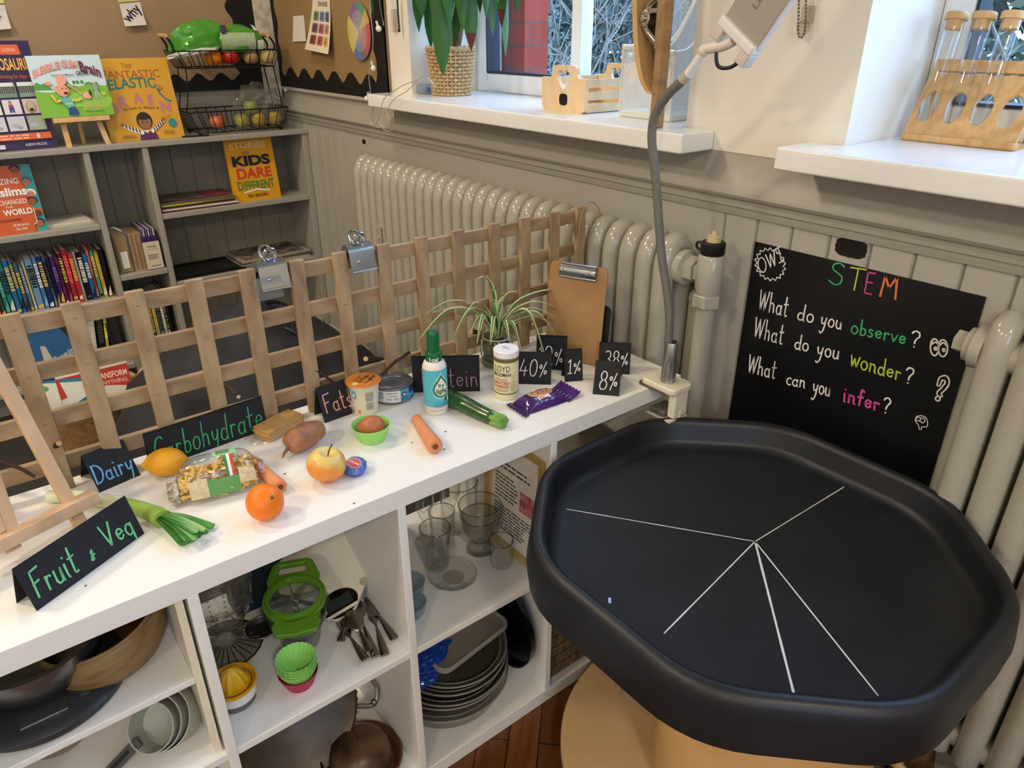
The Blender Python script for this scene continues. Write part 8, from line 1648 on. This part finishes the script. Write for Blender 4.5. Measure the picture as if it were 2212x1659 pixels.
P('base_socket', MB().lathe([(.0165, zb0 - .002), (.0155, zb0 + .002), (.015, zb1)], 36, None, True, True, lambda a, r_, z: 1 + .03*cos(18*a)), m_alu, lm); P('upper_socket', MB().lathe([(.0145, zb1), (.0145, zb2 - .002), (.0135, zb2), (.011, zb2), (.011, zb2 - .01)], 36), m_alu, lm)
def onL(px, dy=0): return at(px, y=YL + dy) - LO
NP = [(1443, 742), (1446, 690), (1441, 630), (1430, 560), (1424, 490), (1419, 420), (1413, 350), (1408, 300), (1412, 260), (1426, 228), (1447, 200), (1468, 180), (1482, 166)]
npts = [onL(q) for q in NP]; b = MB(); cv = sm(npts, 14); 
b.tube(cv, [.0085 + .0006*(k % 2) for k in range(len(cv))], 14); P('gooseneck', b, mat('grey_neck_sleeve', '#6d6b66', .55, bump=(400, .4)), lm, angle=30)
a, e = onL((1482, 166)), onL((1516, 118))
P('neck_ferrule', MB().tube([onL((1474, 174)), onL((1486, 160))], .0105, 18), mat('pale_ring', '#b9b4a8', .4), lm); P('neck_sleeve', MB().tube([a, e], .0082, 18), mat('white_gloss_plastic', '#e8e6e4', .2), lm)
P('swivel_arm', MB().tube(sm([e, onL((1522, 108)), onL((1545, 103)), onL((1566, 98)), onL((1585, 88))], 6), .0088, 16).sph(.0105, T3(*onL((1520, 110))), 16, 12), mat('ivory_gloss', '#ded6c6', .3), lm)
# flat head: an aluminium bar with a white end bracket; its long axis runs up and to the right
h0 = onL((1590, 84)); hu = (onL((1660, -25)) - onL((1590, 84))).normalized(); hr = (onL((1612, 106)) - onL((1540, 72))).normalized(); hr = (hr - hu*hr.dot(hu)).normalized(); hn = hr.cross(hu).normalized()
if hn.dot(CAMP - LO) < 0: hn = -hn
HM = MX(((hr.x, hu.x, hn.x, h0.x), (hr.y, hu.y, hn.y, h0.y), (hr.z, hu.z, hn.z, h0.z), (0, 0, 0, 1)))
hw_ = (onL((1617, 108)) - onL((1538, 74))).length / 2
P('head_panel', MB().box(-hw_*1.02, hw_*1.10, .012, .42, -.010, .002, HM), mat('grey_head', '#a5a198', .4, .1), lm, bevel=.003); P('head_edge', MB().box(hw_*1.10, hw_*1.18, .012, .42, -.012, .003, HM), mat('pearl_edge', '#d9d2cf', .3), lm, bevel=.002)
P('end_bracket', MB().box(-hw_*1.06, hw_*1.12, -.002, .016, -.018, .012, HM), mat('white_gloss_plastic', '#e8e6e4'), lm, bevel=.004)
for sx in (-1, 1): P('bracket_arm', MB().box(sx*hw_*.85 - .011, sx*hw_*.85 + .011, -.024, .0, -.018, .010, HM), mat('warm_white_plastic', '#d2c8c2', .35), lm, bevel=.003)
P('cable_loop', MB().tube(sm([HM @ V((-hw_*.72, -.012, -.004)), HM @ V((-hw_*.5, -.036, .0)), HM @ V((0, -.052, .002)), HM @ V((hw_*.5, -.040, .0)), HM @ V((hw_*.74, -.016, -.004))], 6), .0034, 10), mat('dark_cable', '#1c1420', .5), lm)
P('lettering', print_text(MB(), 'Lenovo', lambda x, y: HM @ V((-.006 + .012*y*-1 + .01, .055 + .07*x, .0026)), 0, 1, 0, 1, .01), flat('#7d766c', .5), lm, fix=False)
# ceiling lamps: the square panels that light the room
for i, (x, y, w) in enumerate(PANELS):
    t = thing('ceiling_light', 'square recessed ceiling light panel', 'ceiling light', (x, y, CEIL), group='square ceiling light panels'); P('trim_frame', MB().box(-.3, .3, -.3, -.27, -.02, 0).box(-.3, .3, .27, .3, -.02, 0).box(-.3, -.27, -.27, .27, -.02, 0).box(.27, .3, -.27, .27, -.02, 0), m_white, t); P('diffuser', MB().box(-.27, .27, -.27, .27, -.012, -.006), mat('lit_diffuser', '#ffd9a8', .5, emit=3), t)
